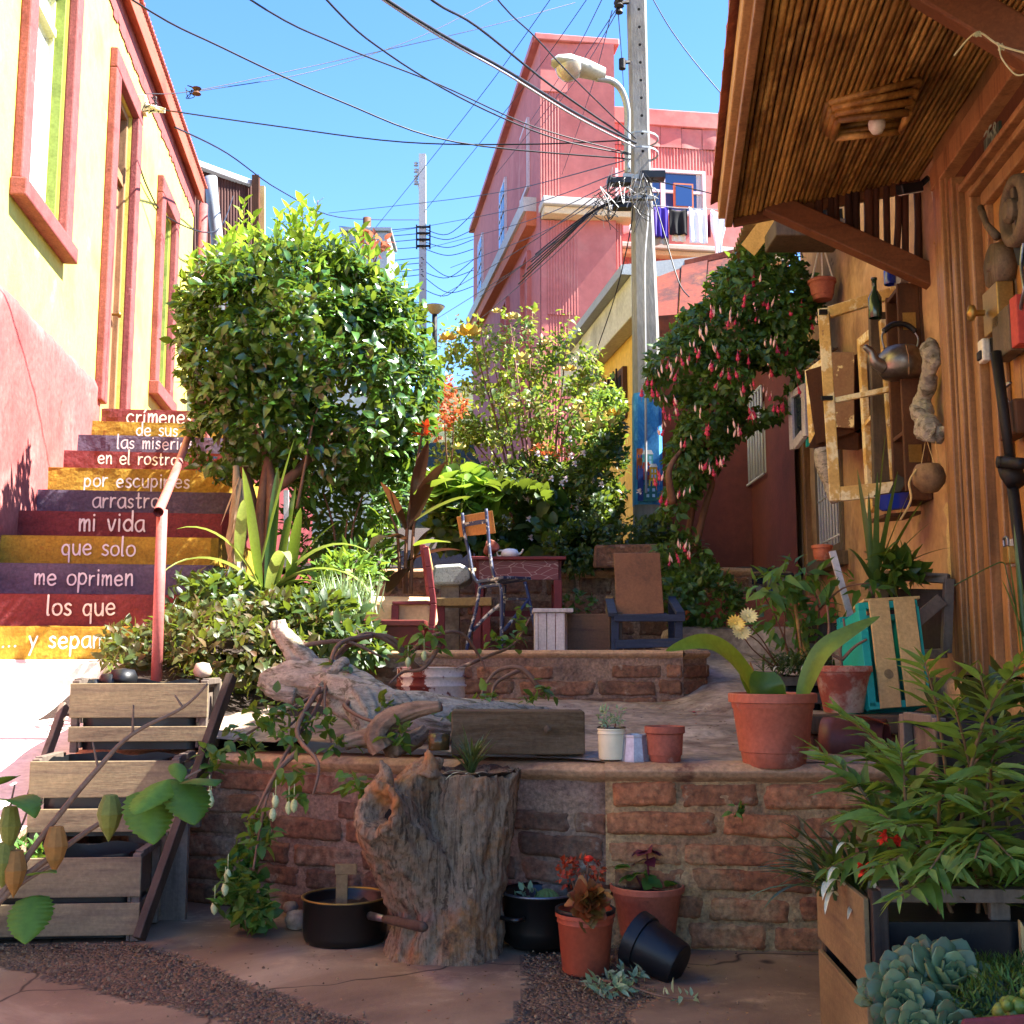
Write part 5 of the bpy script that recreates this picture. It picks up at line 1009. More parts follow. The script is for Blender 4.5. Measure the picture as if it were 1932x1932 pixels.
oframe('small_window', 'small white framed window hinged open beside the wall cabinet', P(1490, 742, 7.2), P(1522, 722, 7.0), P(1524, 822, 7.0), P(1494, 850, 7.2), .035, M['white_wood'], mid=None, w_=.045, pane=M['glass'])
tag(MB().hexa([P(1524, 845, 6.35), P(1620, 850, 6.35), P(1650, 835, 7.0), P(1560, 835, 7.0), P(1540, 812, 6.35), P(1620, 816, 6.35), P(1650, 815, 7.0), P(1560, 815, 7.0)]).build('wall_shelf', M['brown_box'], bevel=.004), 'dark wall shelf below the yellowed cabinet', 'shelf')
MBc = MB(); corr(MBc, P(1495, 720, 7.3), P(1560, 665, 6.4), P(1580, 655, 6.9), P(1505, 705, 7.8), 9, .012); tag(MBc.build('cabinet_roof', M['frame_grey'], smooth=True, solid=.008), 'grey corrugated little roof over the wall cabinet', 'roof sheet')
tl = MB(); tl.hexa([P(1520, 845, 7.05), P(1535, 838, 7.05), P(1535, 838, 7.3), P(1520, 845, 7.3), P(1518, 700, 7.05), P(1533, 690, 7.05), P(1533, 690, 7.3), P(1518, 700, 7.3)]); tag(tl.build('teal_cabinet', M['teal'], bevel=.006), 'narrow teal wall cabinet behind the small white window', 'cabinet')
# drift carving
dc = thing('carved_driftwood', 'pale carved driftwood piece behind the window frame', 'driftwood', tuple(P(1560, 880, 6.2))); b = MB(); b.tube(spline([P(1552, 845, 6.2), P(1556, 880, 6.2), P(1568, 915, 6.2), P(1575, 950, 6.2)], 4), [.04, .05, .055, .055, .05, .05, .045, .04, .04, .04, .035, .03, .02], 10); b.build('wood', M['drift'], dc, remesh=.012, disp=.02, dscale=12)
# pots on the wall / hanging
def potbody(par, c, rt, rb, h, m, rim=.02, n=30, band=True, soil=.85):
    c = V(c); pr = [(0, 0), (rb * .94, 0), (rb, .006)]
    if band: pr += [(lerp(rb, rt, .2), h * .2), (lerp(rb, rt, .2) + .004, h * .21)]
    pr += [(lerp(rb, rt, .78), h * .78), (lerp(rb, rt, .80) + .003, h * .80), (rt * .985, h - rim - .002), (rt * 1.05, h - rim), (rt * 1.05, h - .003), (rt * 1.03, h), (rt * .985, h - .002), (lerp(rb, rt, soil) * .95, h * soil), (0, h * soil)]
    o = MB().lathe(pr, c, n).build('pot', m, par, smooth=True)
    sm_ = o.modifiers.new('e', 'EDGE_SPLIT'); sm_.split_angle = R(38)
    MB().lathe([(0, h * soil + .012), (lerp(rb, rt, soil) * .5, h * soil + .01), (lerp(rb, rt, soil) * .955, h * soil + .002)], c, 16, wob=.05).build('soil', M['soil'], par, smooth=True)
    return o
wp = thing('wall_pot', 'small terracotta pot hooked under the barred window', 'flower pot', tuple(P(1550, 1056, 6.9))); potbody(wp, P(1552, 1058, 6.9), .06, .045, .095, M['terra'])
hp = thing('hanging_pot', 'terracotta pot hung on three cords under the dark eave', 'hanging pot', tuple(P(1552, 600, 7.0))); potbody(hp, P(1552, 566, 7.0), .085, .06, .13, M['terra_old'])
b = MB()
for dx in (-.07, 0, .07): b.tube([P(1552, 530, 7.0) + V((dx, 0, 0)), P(1549, 452, 7.0)], .006, 5)
b.build('cords', M['white_pl'], hp)
# ================================================================== PLANTS
def leafbatch(name, bases, dirs, lens, wid, m, parent, fold=.25, droop=.25, ups=None, kind='ovate'):
    """many separate folded leaves as one mesh; arrays of base points, directions, lengths; wid = width/length"""
    B = np.asarray(bases, float); T = np.asarray(dirs, float); n = len(B); T /= np.linalg.norm(T, axis=1, keepdims=True) + 1e-9
    U = np.tile([0, 0, 1.0], (n, 1)) if ups is None else np.asarray(ups, float)
    U = U + rng.normal(0, .35, (n, 3)); S = np.cross(T, U); S /= np.linalg.norm(S, axis=1, keepdims=True) + 1e-9; Nn = np.cross(S, T)
    L = np.asarray(lens, float)[:, None]
    rows = {'ovate': [(0, .04), (.28, .5), (.62, .42), (1, .02)], 'lance': [(0, .05), (.3, .5), (.65, .34), (1, .02)], 'round': [(0, .2), (.3, .52), (.7, .5), (1, .12)], 'needle': [(0, .5), (1, .3)]}[kind]
    vs = []; dr = droop * rng.uniform(.4, 1.6, (n, 1)); wd = wid * rng.uniform(.8, 1.2, (n, 1))
    for t, w_ in rows:
        c = B + T * (t * L) - Nn * (dr * t * t * L)
        e = S * (w_ * wd * L); f = Nn * (fold * w_ * wd * L)
        vs += [c - e + f, c, c + e + f]
    A = np.stack(vs, 1); k = A.shape[1]; off = np.array(ORG.get(parent.name, V((0, 0, 0))) if parent is not None else (0, 0, 0)); A = A.reshape(-1, 3) - off
    fq = []
    for r_ in range(len(rows) - 1):
        for j in (0, 1): a = r_ * 3 + j; fq.append((a, a + 1, a + 4, a + 3))
    fq = np.array(fq); Fa = (fq[None] + (np.arange(n) * k)[:, None, None]).reshape(-1, 4)
    me = bpy.data.meshes.new(name); me.vertices.add(len(A)); me.vertices.foreach_set('co', A.ravel()); me.loops.add(len(Fa) * 4); me.loops.foreach_set('vertex_index', Fa.ravel().astype(np.int32))
    me.polygons.add(len(Fa)); me.polygons.foreach_set('loop_start', (np.arange(len(Fa)) * 4).astype(np.int32)); me.update(calc_edges=True); me.materials.append(m)
    me.polygons.foreach_set('use_smooth', [True] * len(Fa))
    return link(bpy.data.objects.new(name, me), parent)
def blob(ells, n, shell=.75, clump=2.2, thr=-.15, seed=1, down=False):
    """points in a union of ellipsoids, denser towards the outside, thinned by noise so that gaps and clumps appear"""
    tot = sum(r[0] * r[1] * r[2] for c, r in ells) ; P_ = []; D_ = []
    r_ = np.random.default_rng(seed)
    while len(P_) < n:
        i = r_.choice(len(ells), p=[(e[1][0] * e[1][1] * e[1][2]) / tot for e in ells]); c, r = ells[i]
        d = r_.normal(0, 1, 3); d /= np.linalg.norm(d); q = r_.random() ** (1 / (3 + 9 * shell)); lump = 1 + .22 * NZ.noise(V((c[0] + d[0] * 1.7, c[1] + d[1] * 1.7, c[2] + d[2] * 1.7)) * 2)
        p = np.array(c) + d * np.array(r) * q * lump
        if NZ.noise(V(p) * clump + V((seed, 0, 0))) < thr: continue
        if any(j != i and sum(((p[k] - e[0][k]) / e[1][k]) ** 2 for k in range(3)) < .45 for j, e in enumerate(ells)): continue
        P_.append(p); D_.append(d)
    return np.array(P_), np.array(D_)
def foliage(par, name, ells, n, L, wid, m, seed=1, up=.35, out=1, rand=.7, shell=.75, thr=-.15, clump=2.2, **kw):
    p, d = blob(ells, n, shell, clump, thr, seed); r_ = np.random.default_rng(seed + 50)
    dr = d * out + r_.normal(0, rand, d.shape) + np.array([0, 0, up]); ups = d + np.array([0, 0, .8])
    return leafbatch(name, p, dr, L * r_.uniform(.6, 1.25, n), wid, m, par, ups=ups, **kw)
def stems(par, name, paths, r0, r1, m, n=6):
    b = MB()
    for pts in paths:
        s = spline(pts, 5); b.tube(s, [lerp(r0, r1, i / (len(s) - 1)) for i in range(len(s))], n)
    return b.build(name, m, par, smooth=True)
LM = {}
LM['shrub'] = leafmat('glossy shrub leaf', ['1f3a16', '2c4c1a', '385e22', '4e7428'], .25, .22, spec=.7)
LM['young'] = leafmat('young shrub leaf', ['5e8a28', '7aa034', '8cae44'], .4, .4)
LM['rose'] = leafmat('rose leaf', ['44601e', '5c7a2c', '728c38', '867038', '4e6c24'], .5, .35)
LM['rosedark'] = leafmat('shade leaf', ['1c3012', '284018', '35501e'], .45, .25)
LM['fuchsia'] = leafmat('fuchsia leaf', ['28441a', '385a24', '486c2e'], .42, .28)
LM['mid'] = leafmat('mid green leaf', ['2e541c', '3c6624', '4e7a30'], .55, .3)
LM['feather'] = leafmat('feathery leaf', ['2a4c1a', '385e22', '48702c'], .6, .2)
LM['lime'] = leafmat('lime green leaf', ['4e7226', '5e8430', '74983e'], .5, .35)
LM['plectr'] = leafmat('red edged ground leaf', ['2c3c18', '3e5022', '4e3a22', '34481e', '5e3e28'], .5, .25)
LM['budd'] = leafmat('lance leaf', ['50702a', '628238', '749446', '486828'], .5, .35)
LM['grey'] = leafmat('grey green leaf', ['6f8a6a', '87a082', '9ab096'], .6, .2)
LM['strap'] = leafmat('striped strap leaf', ['2a481a', '426426', '66803c'], .45, .25)
LM['silver'] = leafmat('cream strap leaf', ['7c8c54', '98a46c', '647a40'], .45, .25)
LM['dry'] = leafmat('dry leaf', ['8a5a2a', 'a8743a', '6e4a28'], .7, .3, tint='c08040')
LM['canna'] = leafmat('canna leaf', ['3a5a1c', '4a6a22', '5a3a20', '2f4a1a'], .35, .35)
LM['bronze'] = leafmat('bronze canna leaf', ['38201a', '4a2c1e', '2c2218'], .4, .2, tint='8a5030')
LM['yucca'] = leafmat('yucca leaf', ['2c4420', '3a5628', '4c6838'], .4, .2)
LM['spider'] = leafmat('spider plant leaf', ['25381e', '32482a', '46603a'], .4, .2)
LM['pale'] = leafmat('pale stripe leaf', ['c8c8b4', 'd8d8c8'], .5, .2)
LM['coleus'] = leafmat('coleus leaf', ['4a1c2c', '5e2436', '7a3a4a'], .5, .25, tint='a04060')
LM['kal'] = leafmat('kalanchoe leaf', ['7a3a1c', '96502a', '6a4a20', '8a6a30'], .45, .2, tint='c06030')
LM['physalis'] = leafmat('physalis leaf', ['486a1c', '5a7a24', '6e8c2e'], .6, .35)
def pmat(n, c, rough=.6, trans=.3): return leafmat(n, c, rough, trans, tint='e08080')
M['fl_red'] = mat('crimson petal', ['b82a4a', 'c83e5c', 'a82040'], 20, bump=0, rough=.5)
M['fl_pink'] = mat('pale pink sepal', ['dc9c90', 'e6b4a6', 'e2c4b2'], 20, bump=0, rough=.5)
M['fl_yellow'] = mat('yellow rose petal', ['e0b040', 'e8c860', 'ecd890'], 12, bump=.2, rough=.6)
M['fl_cream'] = mat('cream petal', ['d8c880', 'e0d498'], 12, bump=.1)
M['fl_scarlet'] = mat('scarlet petal', ['c0200c', 'd03018'], 12, bump=.1)
M['fl_orange'] = mat('orange petal', ['d0481c', 'd86a30'], 12, bump=.1)
M['fl_white'] = mat('white pink petal', ['e0d0d4', 'eadfe2'], 12, bump=.1)
M['bud'] = mat('pale green bud', ['a8b878', 'c0c898'], 12, bump=0)
M['berry'] = mat('husk', ['5e6224', '74702c'], 12, bump=.4)
# ------------------------------------------------------------------ big clipped shrub
T0 = P(500, 1075, 7.0)
tr = thing('rounded_shrub', 'big round glossy green shrub with bright young shoots beside the painted stairs', 'shrub', tuple(T0))
stems(tr, 'trunk', [[P(496, 1090, 7.0), P(492, 980, 7.02), P(500, 900, 7.05), P(520, 800, 7.3)], [P(500, 1090, 7.05), P(512, 960, 7.0), P(505, 870, 7.1), P(470, 760, 7.3)], [P(494, 1075, 7.0), P(478, 960, 7.1), P(462, 890, 7.3), P(440, 800, 7.5)], [P(505, 930, 7.05), P(560, 890, 7.1), P(640, 800, 7.45)]], .042, .02, M['trunk'], 8)
C_ = lambda px, py, D=7.5: tuple(P(px, py, D))
cr = [(C_(590, 670), (.80, .8, .66)), (C_(470, 655), (.46, .75, .57)), (C_(700, 735), (.44, .7, .56)), (C_(560, 585), (.60, .75, .40)), (C_(520, 805), (.50, .7, .34)), (C_(670, 615), (.40, .62, .40)), (C_(430, 835), (.25, .5, .24)), (C_(640, 850), (.54, .62, .24)), (C_(400, 560), (.24, .4, .22)), (C_(760, 640), (.18, .3, .2))]
for i in range(26):
    c_, r_ = cr[i % 8]; an_, el_ = rnd.uniform(0, 6.28), rnd.uniform(-.5, 1.2); k_ = rnd.uniform(.9, 1.06); s_ = rnd.uniform(.09, .19)
    cr.append((tuple(c_[q_] + r_[q_] * k_ * (math.cos(an_) * math.cos(el_), math.sin(an_) * math.cos(el_), math.sin(el_))[q_] for q_ in range(3)), (s_, s_, s_ * rnd.uniform(.6, 1.1))))
foliage(tr, 'crown', cr, 15500, .08, .52, LM['shrub'], seed=5, up=.1, out=.8, rand=.75, shell=.55, thr=-.17, clump=3.4, droop=.35)
foliage(tr, 'top_leaves', [(C_(560, 560), (.58, .7, .40)), (C_(430, 560), (.30, .5, .26)), (C_(690, 590), (.36, .6, .36))], 800, .075, .5, LM['young'], seed=6, up=.6, out=.9, rand=.5, shell=1.0, thr=.02, clump=4.5)  # young leaves on top, their bright colour doubling as sunlit highlights
yp = []; ydirs = []; shoots = []
for px, py, px2, py2 in ((440, 500, 462, 375), (455, 500, 478, 405), (430, 470, 438, 430), (545, 500, 545, 385), (560, 490, 572, 372), (585, 500, 600, 378), (520, 500, 527, 400), (600, 500, 612, 425), (655, 520, 682, 430), (640, 520, 655, 440), (690, 540, 700, 450), (400, 520, 395, 470), (370, 520, 362, 480), (620, 500, 635, 455), (545, 470, 560, 400), (575, 470, 585, 395), (430, 500, 420, 450), (470, 500, 490, 440)):
    a = P(px, py + 40, 7.35 + rnd.uniform(-.2, .3)); c = P(px2, py2, a.y + rnd.uniform(-.05, .1)); shoots.append([a, a.lerp(c, .5) + V((rnd.uniform(-.02, .02), 0, 0)), c])
    m_ = 22
    for i in range(m_):
        t = .25 + .75 * i / m_; p_ = a.lerp(c, t); an = i * 2.4; yp.append(tuple(p_)); ydirs.append((math.cos(an) * .8, math.sin(an) * .8, .55 + .4 * t))
stems(tr, 'shoots', shoots, .006, .003, M['trunk'], 5)
leafbatch('young_leaves', yp, ydirs, rng.uniform(.055, .10, len(yp)), .5, LM['young'], tr, fold=.3, droop=.1)
# thorny twig leaning in front
tg = thing('dead_twig', 'bare pale twig leaning up in front of the round shrub', 'twig', tuple(P(555, 950, 7.0))); stems(tg, 'twig', [[P(560, 960, 7.0), P(575, 880, 7.0), P(590, 800, 7.0), P(602, 765, 7.0)]], .011, .004, M['twig'])
# ------------------------------------------------------------------ rose bush
rb = thing('rose_bush', 'tall sprawling rose bush with yellow roses in front of the pink house', 'rose bush', tuple(P(1000, 1040, 9.6)))
ce = [(C_(985, 760, 9.8), (.62, .6, .62)), (C_(900, 740, 9.9), (.40, .5, .55)), (C_(1080, 800, 9.7), (.48, .5, .55)), (C_(930, 880, 9.7), (.55, .5, .45)), (C_(1060, 930, 9.6), (.55, .5, .42)), (C_(960, 660, 9.9), (.38, .4, .3)), (C_(880, 650, 9.9), (.28, .35, .25)), (C_(1060, 690, 9.8), (.34, .4, .3))]
foliage(rb, 'leaves', ce, 6800, .056, .52, LM['rose'], seed=8, up=.1, out=.4, rand=.9, shell=.1, thr=.10, clump=5)
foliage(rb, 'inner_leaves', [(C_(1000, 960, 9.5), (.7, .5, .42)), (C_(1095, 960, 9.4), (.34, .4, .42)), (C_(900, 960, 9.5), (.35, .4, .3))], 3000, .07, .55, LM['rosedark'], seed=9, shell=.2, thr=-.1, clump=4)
base = P(1010, 1060, 9.5); ps = []
rtips = [(880, 600), (905, 610), (960, 590), (1005, 580), (1075, 590), (1050, 640), (1110, 660), (930, 680), (850, 730), (840, 780), (1120, 720), (1000, 660), (970, 620), (1150, 760), (1090, 800), (880, 860), (1030, 740)]
for (px, py) in rtips:
    e = P(px, py, 9.8 + rnd.uniform(-.35, .35)); mm = base.lerp(e, .5) + V((rnd.uniform(-.12, .12), rnd.uniform(-.1, .1), .1)); ps.append([base + V((rnd.uniform(-.15, .15), rnd.uniform(-.1, .1), 0)), mm, e])
stems(rb, 'canes', ps, .014, .003, M['trunk'], 6)
sp, sd_ = [], []
for (px, py) in rtips[:9]:
    for i in range(34): q = P(px + rnd.gauss(0, 13), py + rnd.uniform(-6, 85), 9.8 + rnd.uniform(-.2, .2)); sp.append(tuple(q)); sd_.append((rnd.gauss(0, 1), rnd.gauss(0, .6), rnd.gauss(.2, .6)))
leafbatch('shoot_leaves', sp, sd_, rng.uniform(.045, .075, len(sp)), .55, LM['rose'], rb)
def rose(par, c, r, m, name='rose'):
    b = MB(); c = V(c)
    for k in range(3):
        for i in range(6):
            a = i * 1.047 + k * .5; rr_ = r * (1 - k * .28); d = V((math.cos(a), math.sin(a) * .9, .35 + .5 * k)).normalized(); s = V((-math.sin(a), math.cos(a), 0)); u = d.cross(s)
            b.grid(lambda x, y: c + d * rr_ * (.15 + .85 * y) + s * rr_ * .75 * (x - .5) * math.sin(.4 + 2.2 * y) + u * rr_ * (-.35 * y * y + .3 * (2 * x - 1) ** 2 * y) * -1 + V((0, 0, rr_ * .25 * k)), 4, 4)
    return b.build(name, m, par, smooth=True)
for (px, py, r, m) in ((885, 633, .085, 'fl_yellow'), (845, 642, .06, 'fl_yellow'), (968, 602, .05, 'fl_cream'), (938, 590, .035, 'fl_cream'), (985, 680, .06, 'fl_cream'), (1140, 808, .10, 'fl_cream'), (1158, 786, .06, 'fl_yellow'), (865, 848, .05, 'fl_cream'), (1075, 700, .045, 'fl_yellow'), (1118, 812, .07, 'fl_cream'), (1030, 648, .03, 'fl_cream'), (970, 770, .04, 'fl_cream'), (1085, 775, .04, 'fl_cream')): rose(rb, P(px, py, 8.95), r * 1.3, M[m])
og = thing('orange_creeper', 'orange flowering sprays between the round shrub and the rose bush', 'flowering plant', tuple(P(840, 860, 9.0)))
og_f = foliage(og, 'orange_sprays', [(C_(835, 735, 9), (.1, .15, .12)), (C_(850, 770, 9), (.13, .15, .12)), (C_(830, 800, 9), (.08, .1, .14)), (C_(1025, 850, 9.1), (.10, .1, .05)), (C_(1060, 855, 9.1), (.07, .1, .05))], 420, .04, .6, leafmat('orange spray', ['c0502a', 'd06a3a', 'b8603a'], .6, .3, tint='e08050'), seed=12, shell=.1, thr=-.6)
og_f['kind'] = 'stuff'
stems(og, 'stalks', [[P(845, 900, 9.2), P(840, 820, 9.1), P(835, 720, 9)], [P(850, 900, 9.2), P(855, 820, 9.1), P(855, 760, 9)]], .008, .003, M['trunk'])
pk_ = thing('pink_flowering_shrub', 'leafy shrub dotted with small pinkish white flowers left of the painted pole', 'shrub', tuple(P(1150, 1040, 9.0)))
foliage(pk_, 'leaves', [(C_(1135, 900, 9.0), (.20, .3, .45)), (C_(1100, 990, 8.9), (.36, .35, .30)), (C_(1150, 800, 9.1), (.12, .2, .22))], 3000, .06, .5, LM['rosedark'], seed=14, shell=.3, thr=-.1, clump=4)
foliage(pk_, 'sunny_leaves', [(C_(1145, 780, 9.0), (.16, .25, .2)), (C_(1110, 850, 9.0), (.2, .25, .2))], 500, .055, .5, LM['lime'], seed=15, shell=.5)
fp, fd = blob([(C_(1085, 940, 8.8), (.5, .1, .5))], 34, .1, 2, -1, 17)
for p_ in fp:
    fb = MB()
    for i in range(5): a = i * 1.257; fb.blade(p_, (math.cos(a), -.7, math.sin(a)), .035, .03, 0, .2, 2)
    fb.build('flower', M['fl_white'], pk_)
# dark hedge band and vine leaves behind the table
hd_ = thing('broadleaf_bush', 'dark broad leaved bush behind the red table', 'bush', tuple(P(960, 1050, 8.8)))
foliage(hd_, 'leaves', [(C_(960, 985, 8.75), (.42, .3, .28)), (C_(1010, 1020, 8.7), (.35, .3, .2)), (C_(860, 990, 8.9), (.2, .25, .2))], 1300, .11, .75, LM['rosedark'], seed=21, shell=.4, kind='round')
vl = thing('pumpkin_vine', 'sunlit pumpkin-like vine with big pale green leaves behind the wooden chair', 'vine', tuple(P(860, 960, 9.0)))
foliage(vl, 'leaves', [(C_(850, 930, 9.0), (.32, .25, .14)), (C_(890, 950, 8.9), (.22, .2, .15))], 150, .17, .95, LM['lime'], seed=22, shell=.3, kind='round', up=.2)
gc = thing('trailing_shrub', 'small leaved trailing shrub spilling over the garden wall beside the plywood chair', 'shrub', tuple(P(1130, 1050, 8.2)))
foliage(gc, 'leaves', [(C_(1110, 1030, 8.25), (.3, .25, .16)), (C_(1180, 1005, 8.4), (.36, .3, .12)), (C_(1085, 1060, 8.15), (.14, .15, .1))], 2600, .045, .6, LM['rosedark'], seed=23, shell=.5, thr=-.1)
tb = thing('garden_trough', 'old terracotta garden trough half buried in leaves behind the plywood chair', 'trough', tuple(P(1185, 1080, 8.1))); MB().hexa([P(1118, 1072, 8.0), P(1250, 1072, 8.0), P(1250, 1072, 8.3), P(1118, 1072, 8.3), P(1122, 1028, 8.0), P(1250, 1026, 8.0), P(1250, 1026, 8.3), P(1122, 1028, 8.3)]).build('trough', M['brick'], tb, bevel=.02)
# shade plants to the right of the chair
g2 = thing('shade_ground_cover', 'dark green ground cover between the plywood chair and the stone step', 'ground cover', tuple(P(1320, 1190, 7.1)))
foliage(g2, 'leaves', [(C_(1320, 1130, 7.2), (.25, .3, .2)), (C_(1290, 1080, 7.6), (.2, .3, .18)), (C_(1350, 1150, 7.1), (.16, .2, .14)), (C_(1110, 1130, 8.0), (.1, .1, .05)), (C_(1090, 1140, 7.7), (.12, .1, .07))], 2300, .05, .55, LM['fuchsia'], seed=25, shell=.5)
# ------------------------------------------------------------------ fuchsia
fu = thing('fuchsia_bush', 'large hanging fuchsia covered in crimson and pink flowers by the maroon wall', 'fuchsia', tuple(P(1290, 1060, 7.8)))
fe = [(C_(1440, 560, 7.4), (.36, .4, .30)), (C_(1480, 620, 7.3), (.22, .35, .28)), (C_(1370, 640, 7.5), (.36, .4, .26)), (C_(1300, 690, 7.6), (.30, .4, .22)), (C_(1420, 700, 7.3), (.28, .35, .20)), (C_(1340, 780, 7.5), (.22, .3, .24)), (C_(1255, 720, 7.7), (.13, .25, .14)), (C_(1300, 870, 7.5), (.15, .25, .22)), (C_(1280, 970, 7.5), (.12, .22, .22)), (C_(1270, 1040, 7.5), (.12, .2, .14)), (C_(1395, 800, 7.4), (.10, .2, .08)), (C_(1310, 1040, 7.4), (.09, .1, .08)), (C_(1440, 500, 7.4), (.26, .3, .12)), (C_(1385, 725, 7.4), (.24, .35, .2)), (C_(1430, 765, 7.35), (.18, .3, .14)), (C_(1330, 830, 7.45), (.17, .3, .2)), (C_(1490, 700, 7.3), (.16, .3, .16))]
foliage(fu, 'foliage', fe, 11000, .058, .55, LM['fuchsia'], seed=31, up=-.15, out=.7, rand=.7, shell=.6, thr=-.2, clump=3.5)
stems(fu, 'trunk', [[P(1275, 1160, 7.7), P(1290, 1060, 7.7), P(1310, 940, 7.65), P(1330, 820, 7.6), P(1380, 650, 7.5)], [P(1285, 1140, 7.7), P(1330, 960, 7.6), P(1345, 900, 7.6), P(1330, 800, 7.5)], [P(1270, 950, 7.3), P(1262, 890, 7.25), P(1285, 850, 7.3)]], .03, .012, M['trunk'], 8)
fm = MB(); fm.tube([V((0, 0, 0)), V((0, 0, -.03))], .0016, 4); fm.lathe([(.003, -.03), (.009, -.042), (.012, -.055), (.008, -.066)], n=8)
for i in range(4): a = i * 1.5708; fm.blade(V((0, 0, -.05)), (math.cos(a), math.sin(a), -.15), .035, .014, .3, .2, 3)
mes1 = fm.build('sepals', M['fl_red']).data
fm2 = MB().lathe([(.006, -.06), (.016, -.066), (.019, -.08), (.012, -.09), (.0, -.09)], n=8); fm2.tube([V((0, 0, -.08)), V((0, 0, -.125))], .0014, 4)
mes2 = fm2.build('corolla', M['fl_pink2'] if 'fl_pink2' in M else M['fl_red']).data
fm3 = MB(); fm3.tube([V((0, 0, 0)), V((0, 0, -.025))], .0015, 4); fm3.lathe([(.0, -.02), (.006, -.03), (.011, -.05), (.009, -.068), (.0, -.085)], n=8); mes3 = fm3.build('bud', M['fl_pink']).data
for o in [o for o in bpy.data.objects if o.name in ('sepals', 'corolla', 'bud')]: bpy.data.objects.remove(o)
clusters = 2 * [(1425, 520), (1455, 565), (1502, 575), (1530, 600), (1345, 575), (1380, 590), (1320, 620), (1310, 650), (1355, 650), (1400, 660), (1455, 640), (1480, 660), (1500, 690), (1515, 730), (1290, 665), (1250, 690), (1220, 720), (1240, 740), (1270, 690), (1345, 690), (1375, 690), (1410, 715), (1445, 735), (1470, 760), (1420, 770), (1395, 800), (1345, 800), (1310, 770), (1265, 770), (1245, 800), (1290, 820), (1330, 880), (1365, 870), (1380, 800), (1240, 890), (1255, 930), (1290, 920), (1345, 870), (1290, 1025), (1305, 1030), (1270, 1050), (1430, 600), (1400, 560), (1360, 720), (1460, 690), (1440, 670), (1385, 740), (1280, 740)]
nfl = 0
for (px, py) in clusters:
    for k in range(rnd.choice([1, 2, 2, 3])):
        if nfl >= 190: break
        q = P(px + rnd.uniform(-13, 13), py + rnd.uniform(-12, 8), 7.0 + rnd.uniform(-.05, .12)) - ORG[fu.name]
        op = rnd.random() < .52
        o = link(bpy.data.objects.new('flower' if op else 'bud', mes1 if op else mes3), fu); o.location = q; s_ = rnd.uniform(.55, .9); o.scale = (s_ * .85, s_ * .85, s_); o.rotation_euler = (rnd.uniform(-.3, .3), rnd.uniform(-.3, .3), rnd.random() * 6); nfl += 1
        if op:
            c2_ = link(bpy.data.objects.new('corolla', mes2), o)
# ------------------------------------------------------------------ bed beside the stairs
pc = thing('ground_cover_bed', 'mass of red edged green ground cover at the foot of the handrail', 'ground cover', tuple(P(400, 1260, 5.8)))
foliage(pc, 'leaves', [(C_(420, 1205, 5.95), (.40, .45, .17)), (C_(300, 1235, 5.95), (.26, .4, .10)), (C_(540, 1165, 6.2), (.30, .5, .13)), (C_(470, 1240, 5.6), (.35, .4, .16)), (C_(240, 1205, 6.2), (.12, .2, .08)), (C_(590, 1200, 5.9), (.2, .3, .18))], 4600, .056, .55, LM['plectr'], seed=41, up=.5, out=.5, shell=.7, thr=-.4)
foliage(pc, 'dark_leaves', [(C_(400, 1130, 6.5), (.3, .4, .12)), (C_(600, 1190, 6.0), (.28, .4, .2)), (C_(660, 1220, 5.8), (.18, .3, .12))], 1500, .075, .5, LM['rosedark'], seed=42, up=.3, shell=.5)
ag = thing('striped_iris_clump', 'clump of broad striped strap leaves in front of the shrub trunk', 'strap leaf plant', tuple(P(500, 1100, 6.6)))
b = MB(); g_ = MB()
for (x0, y0, x1, y1, L, dr, st_) in ((480, 1120, 535, 900, 1.0, .1, 0), (505, 1115, 520, 935, .8, .08, 0), (520, 1120, 545, 985, .7, .05, 0), (490, 1110, 470, 950, .75, .3, 0), (545, 1110, 560, 990, .55, .5, 0), (500, 1120, 420, 1040, .75, 1.9, 1), (510, 1115, 590, 1060, .8, 2.1, 1), (495, 1120, 460, 1050, .7, 1.9, 1), (515, 1120, 575, 1040, .75, 2.0, 1), (505, 1120, 520, 1050, .65, 2.2, 1), (450, 1060, 455, 985, .45, .8, 1), (490, 1100, 440, 1070, .5, 1.8, 1), (520, 1110, 610, 1075, .55, 1.4, 0), (530, 1110, 600, 1000, .55, .7, 0)):
    a = P(x0, y0, 6.6); c = P(x1, y1, 6.55 + rnd.uniform(-.15, .15)); (g_ if st_ else b).blade(a, c - a, L * .95, .065, dr, .3, 12)
b.build('leaves', LM['strap'], ag, smooth=True); g_.build('arching_leaves', LM['silver'], ag, smooth=True)
dt = thing('dry_trunk', 'pale peeling dry yucca trunk against the stair side', 'trunk', tuple(P(450, 1090, 6.9)))
b = MB(); b.tube(spline([P(452, 1100, 6.9), P(440, 1020, 6.9), P(448, 950, 6.95), P(445, 880, 7.0)], 5), [.05, .045, .05, .04, .045, .05, .04, .035, .04, .045, .04, .03, .03, .025, .02, .02], 10)
for i in range(26): q = P(450 + rnd.uniform(-8, 8), rnd.uniform(900, 1080), 6.88); b.blade(q, (rnd.uniform(-.3, .3), -.3, -1), rnd.uniform(.15, .35), .02, .1, .1, 3)
b.build('trunk', mat('dry bark', ['b0a080', '8a7658', 'c8bca0'], 8, st=(1, 1, .2), bump=.6), dt, smooth=True)
ms_ = thing('garden_stake', 'white painted wooden stake standing behind the strap leaves', 'stake', tuple(P(541, 1060, 6.7))); MB().beam(P(541, 1070, 6.7), P(540, 925, 6.7), .03, .012, (0, 1, 0)).build('stake', M['white_wood'], ms_)
mb_ = thing('oleander_bush', 'bushy mid green narrow leaved shrub under the round shrub', 'bush', tuple(P(660, 1080, 7.4)))
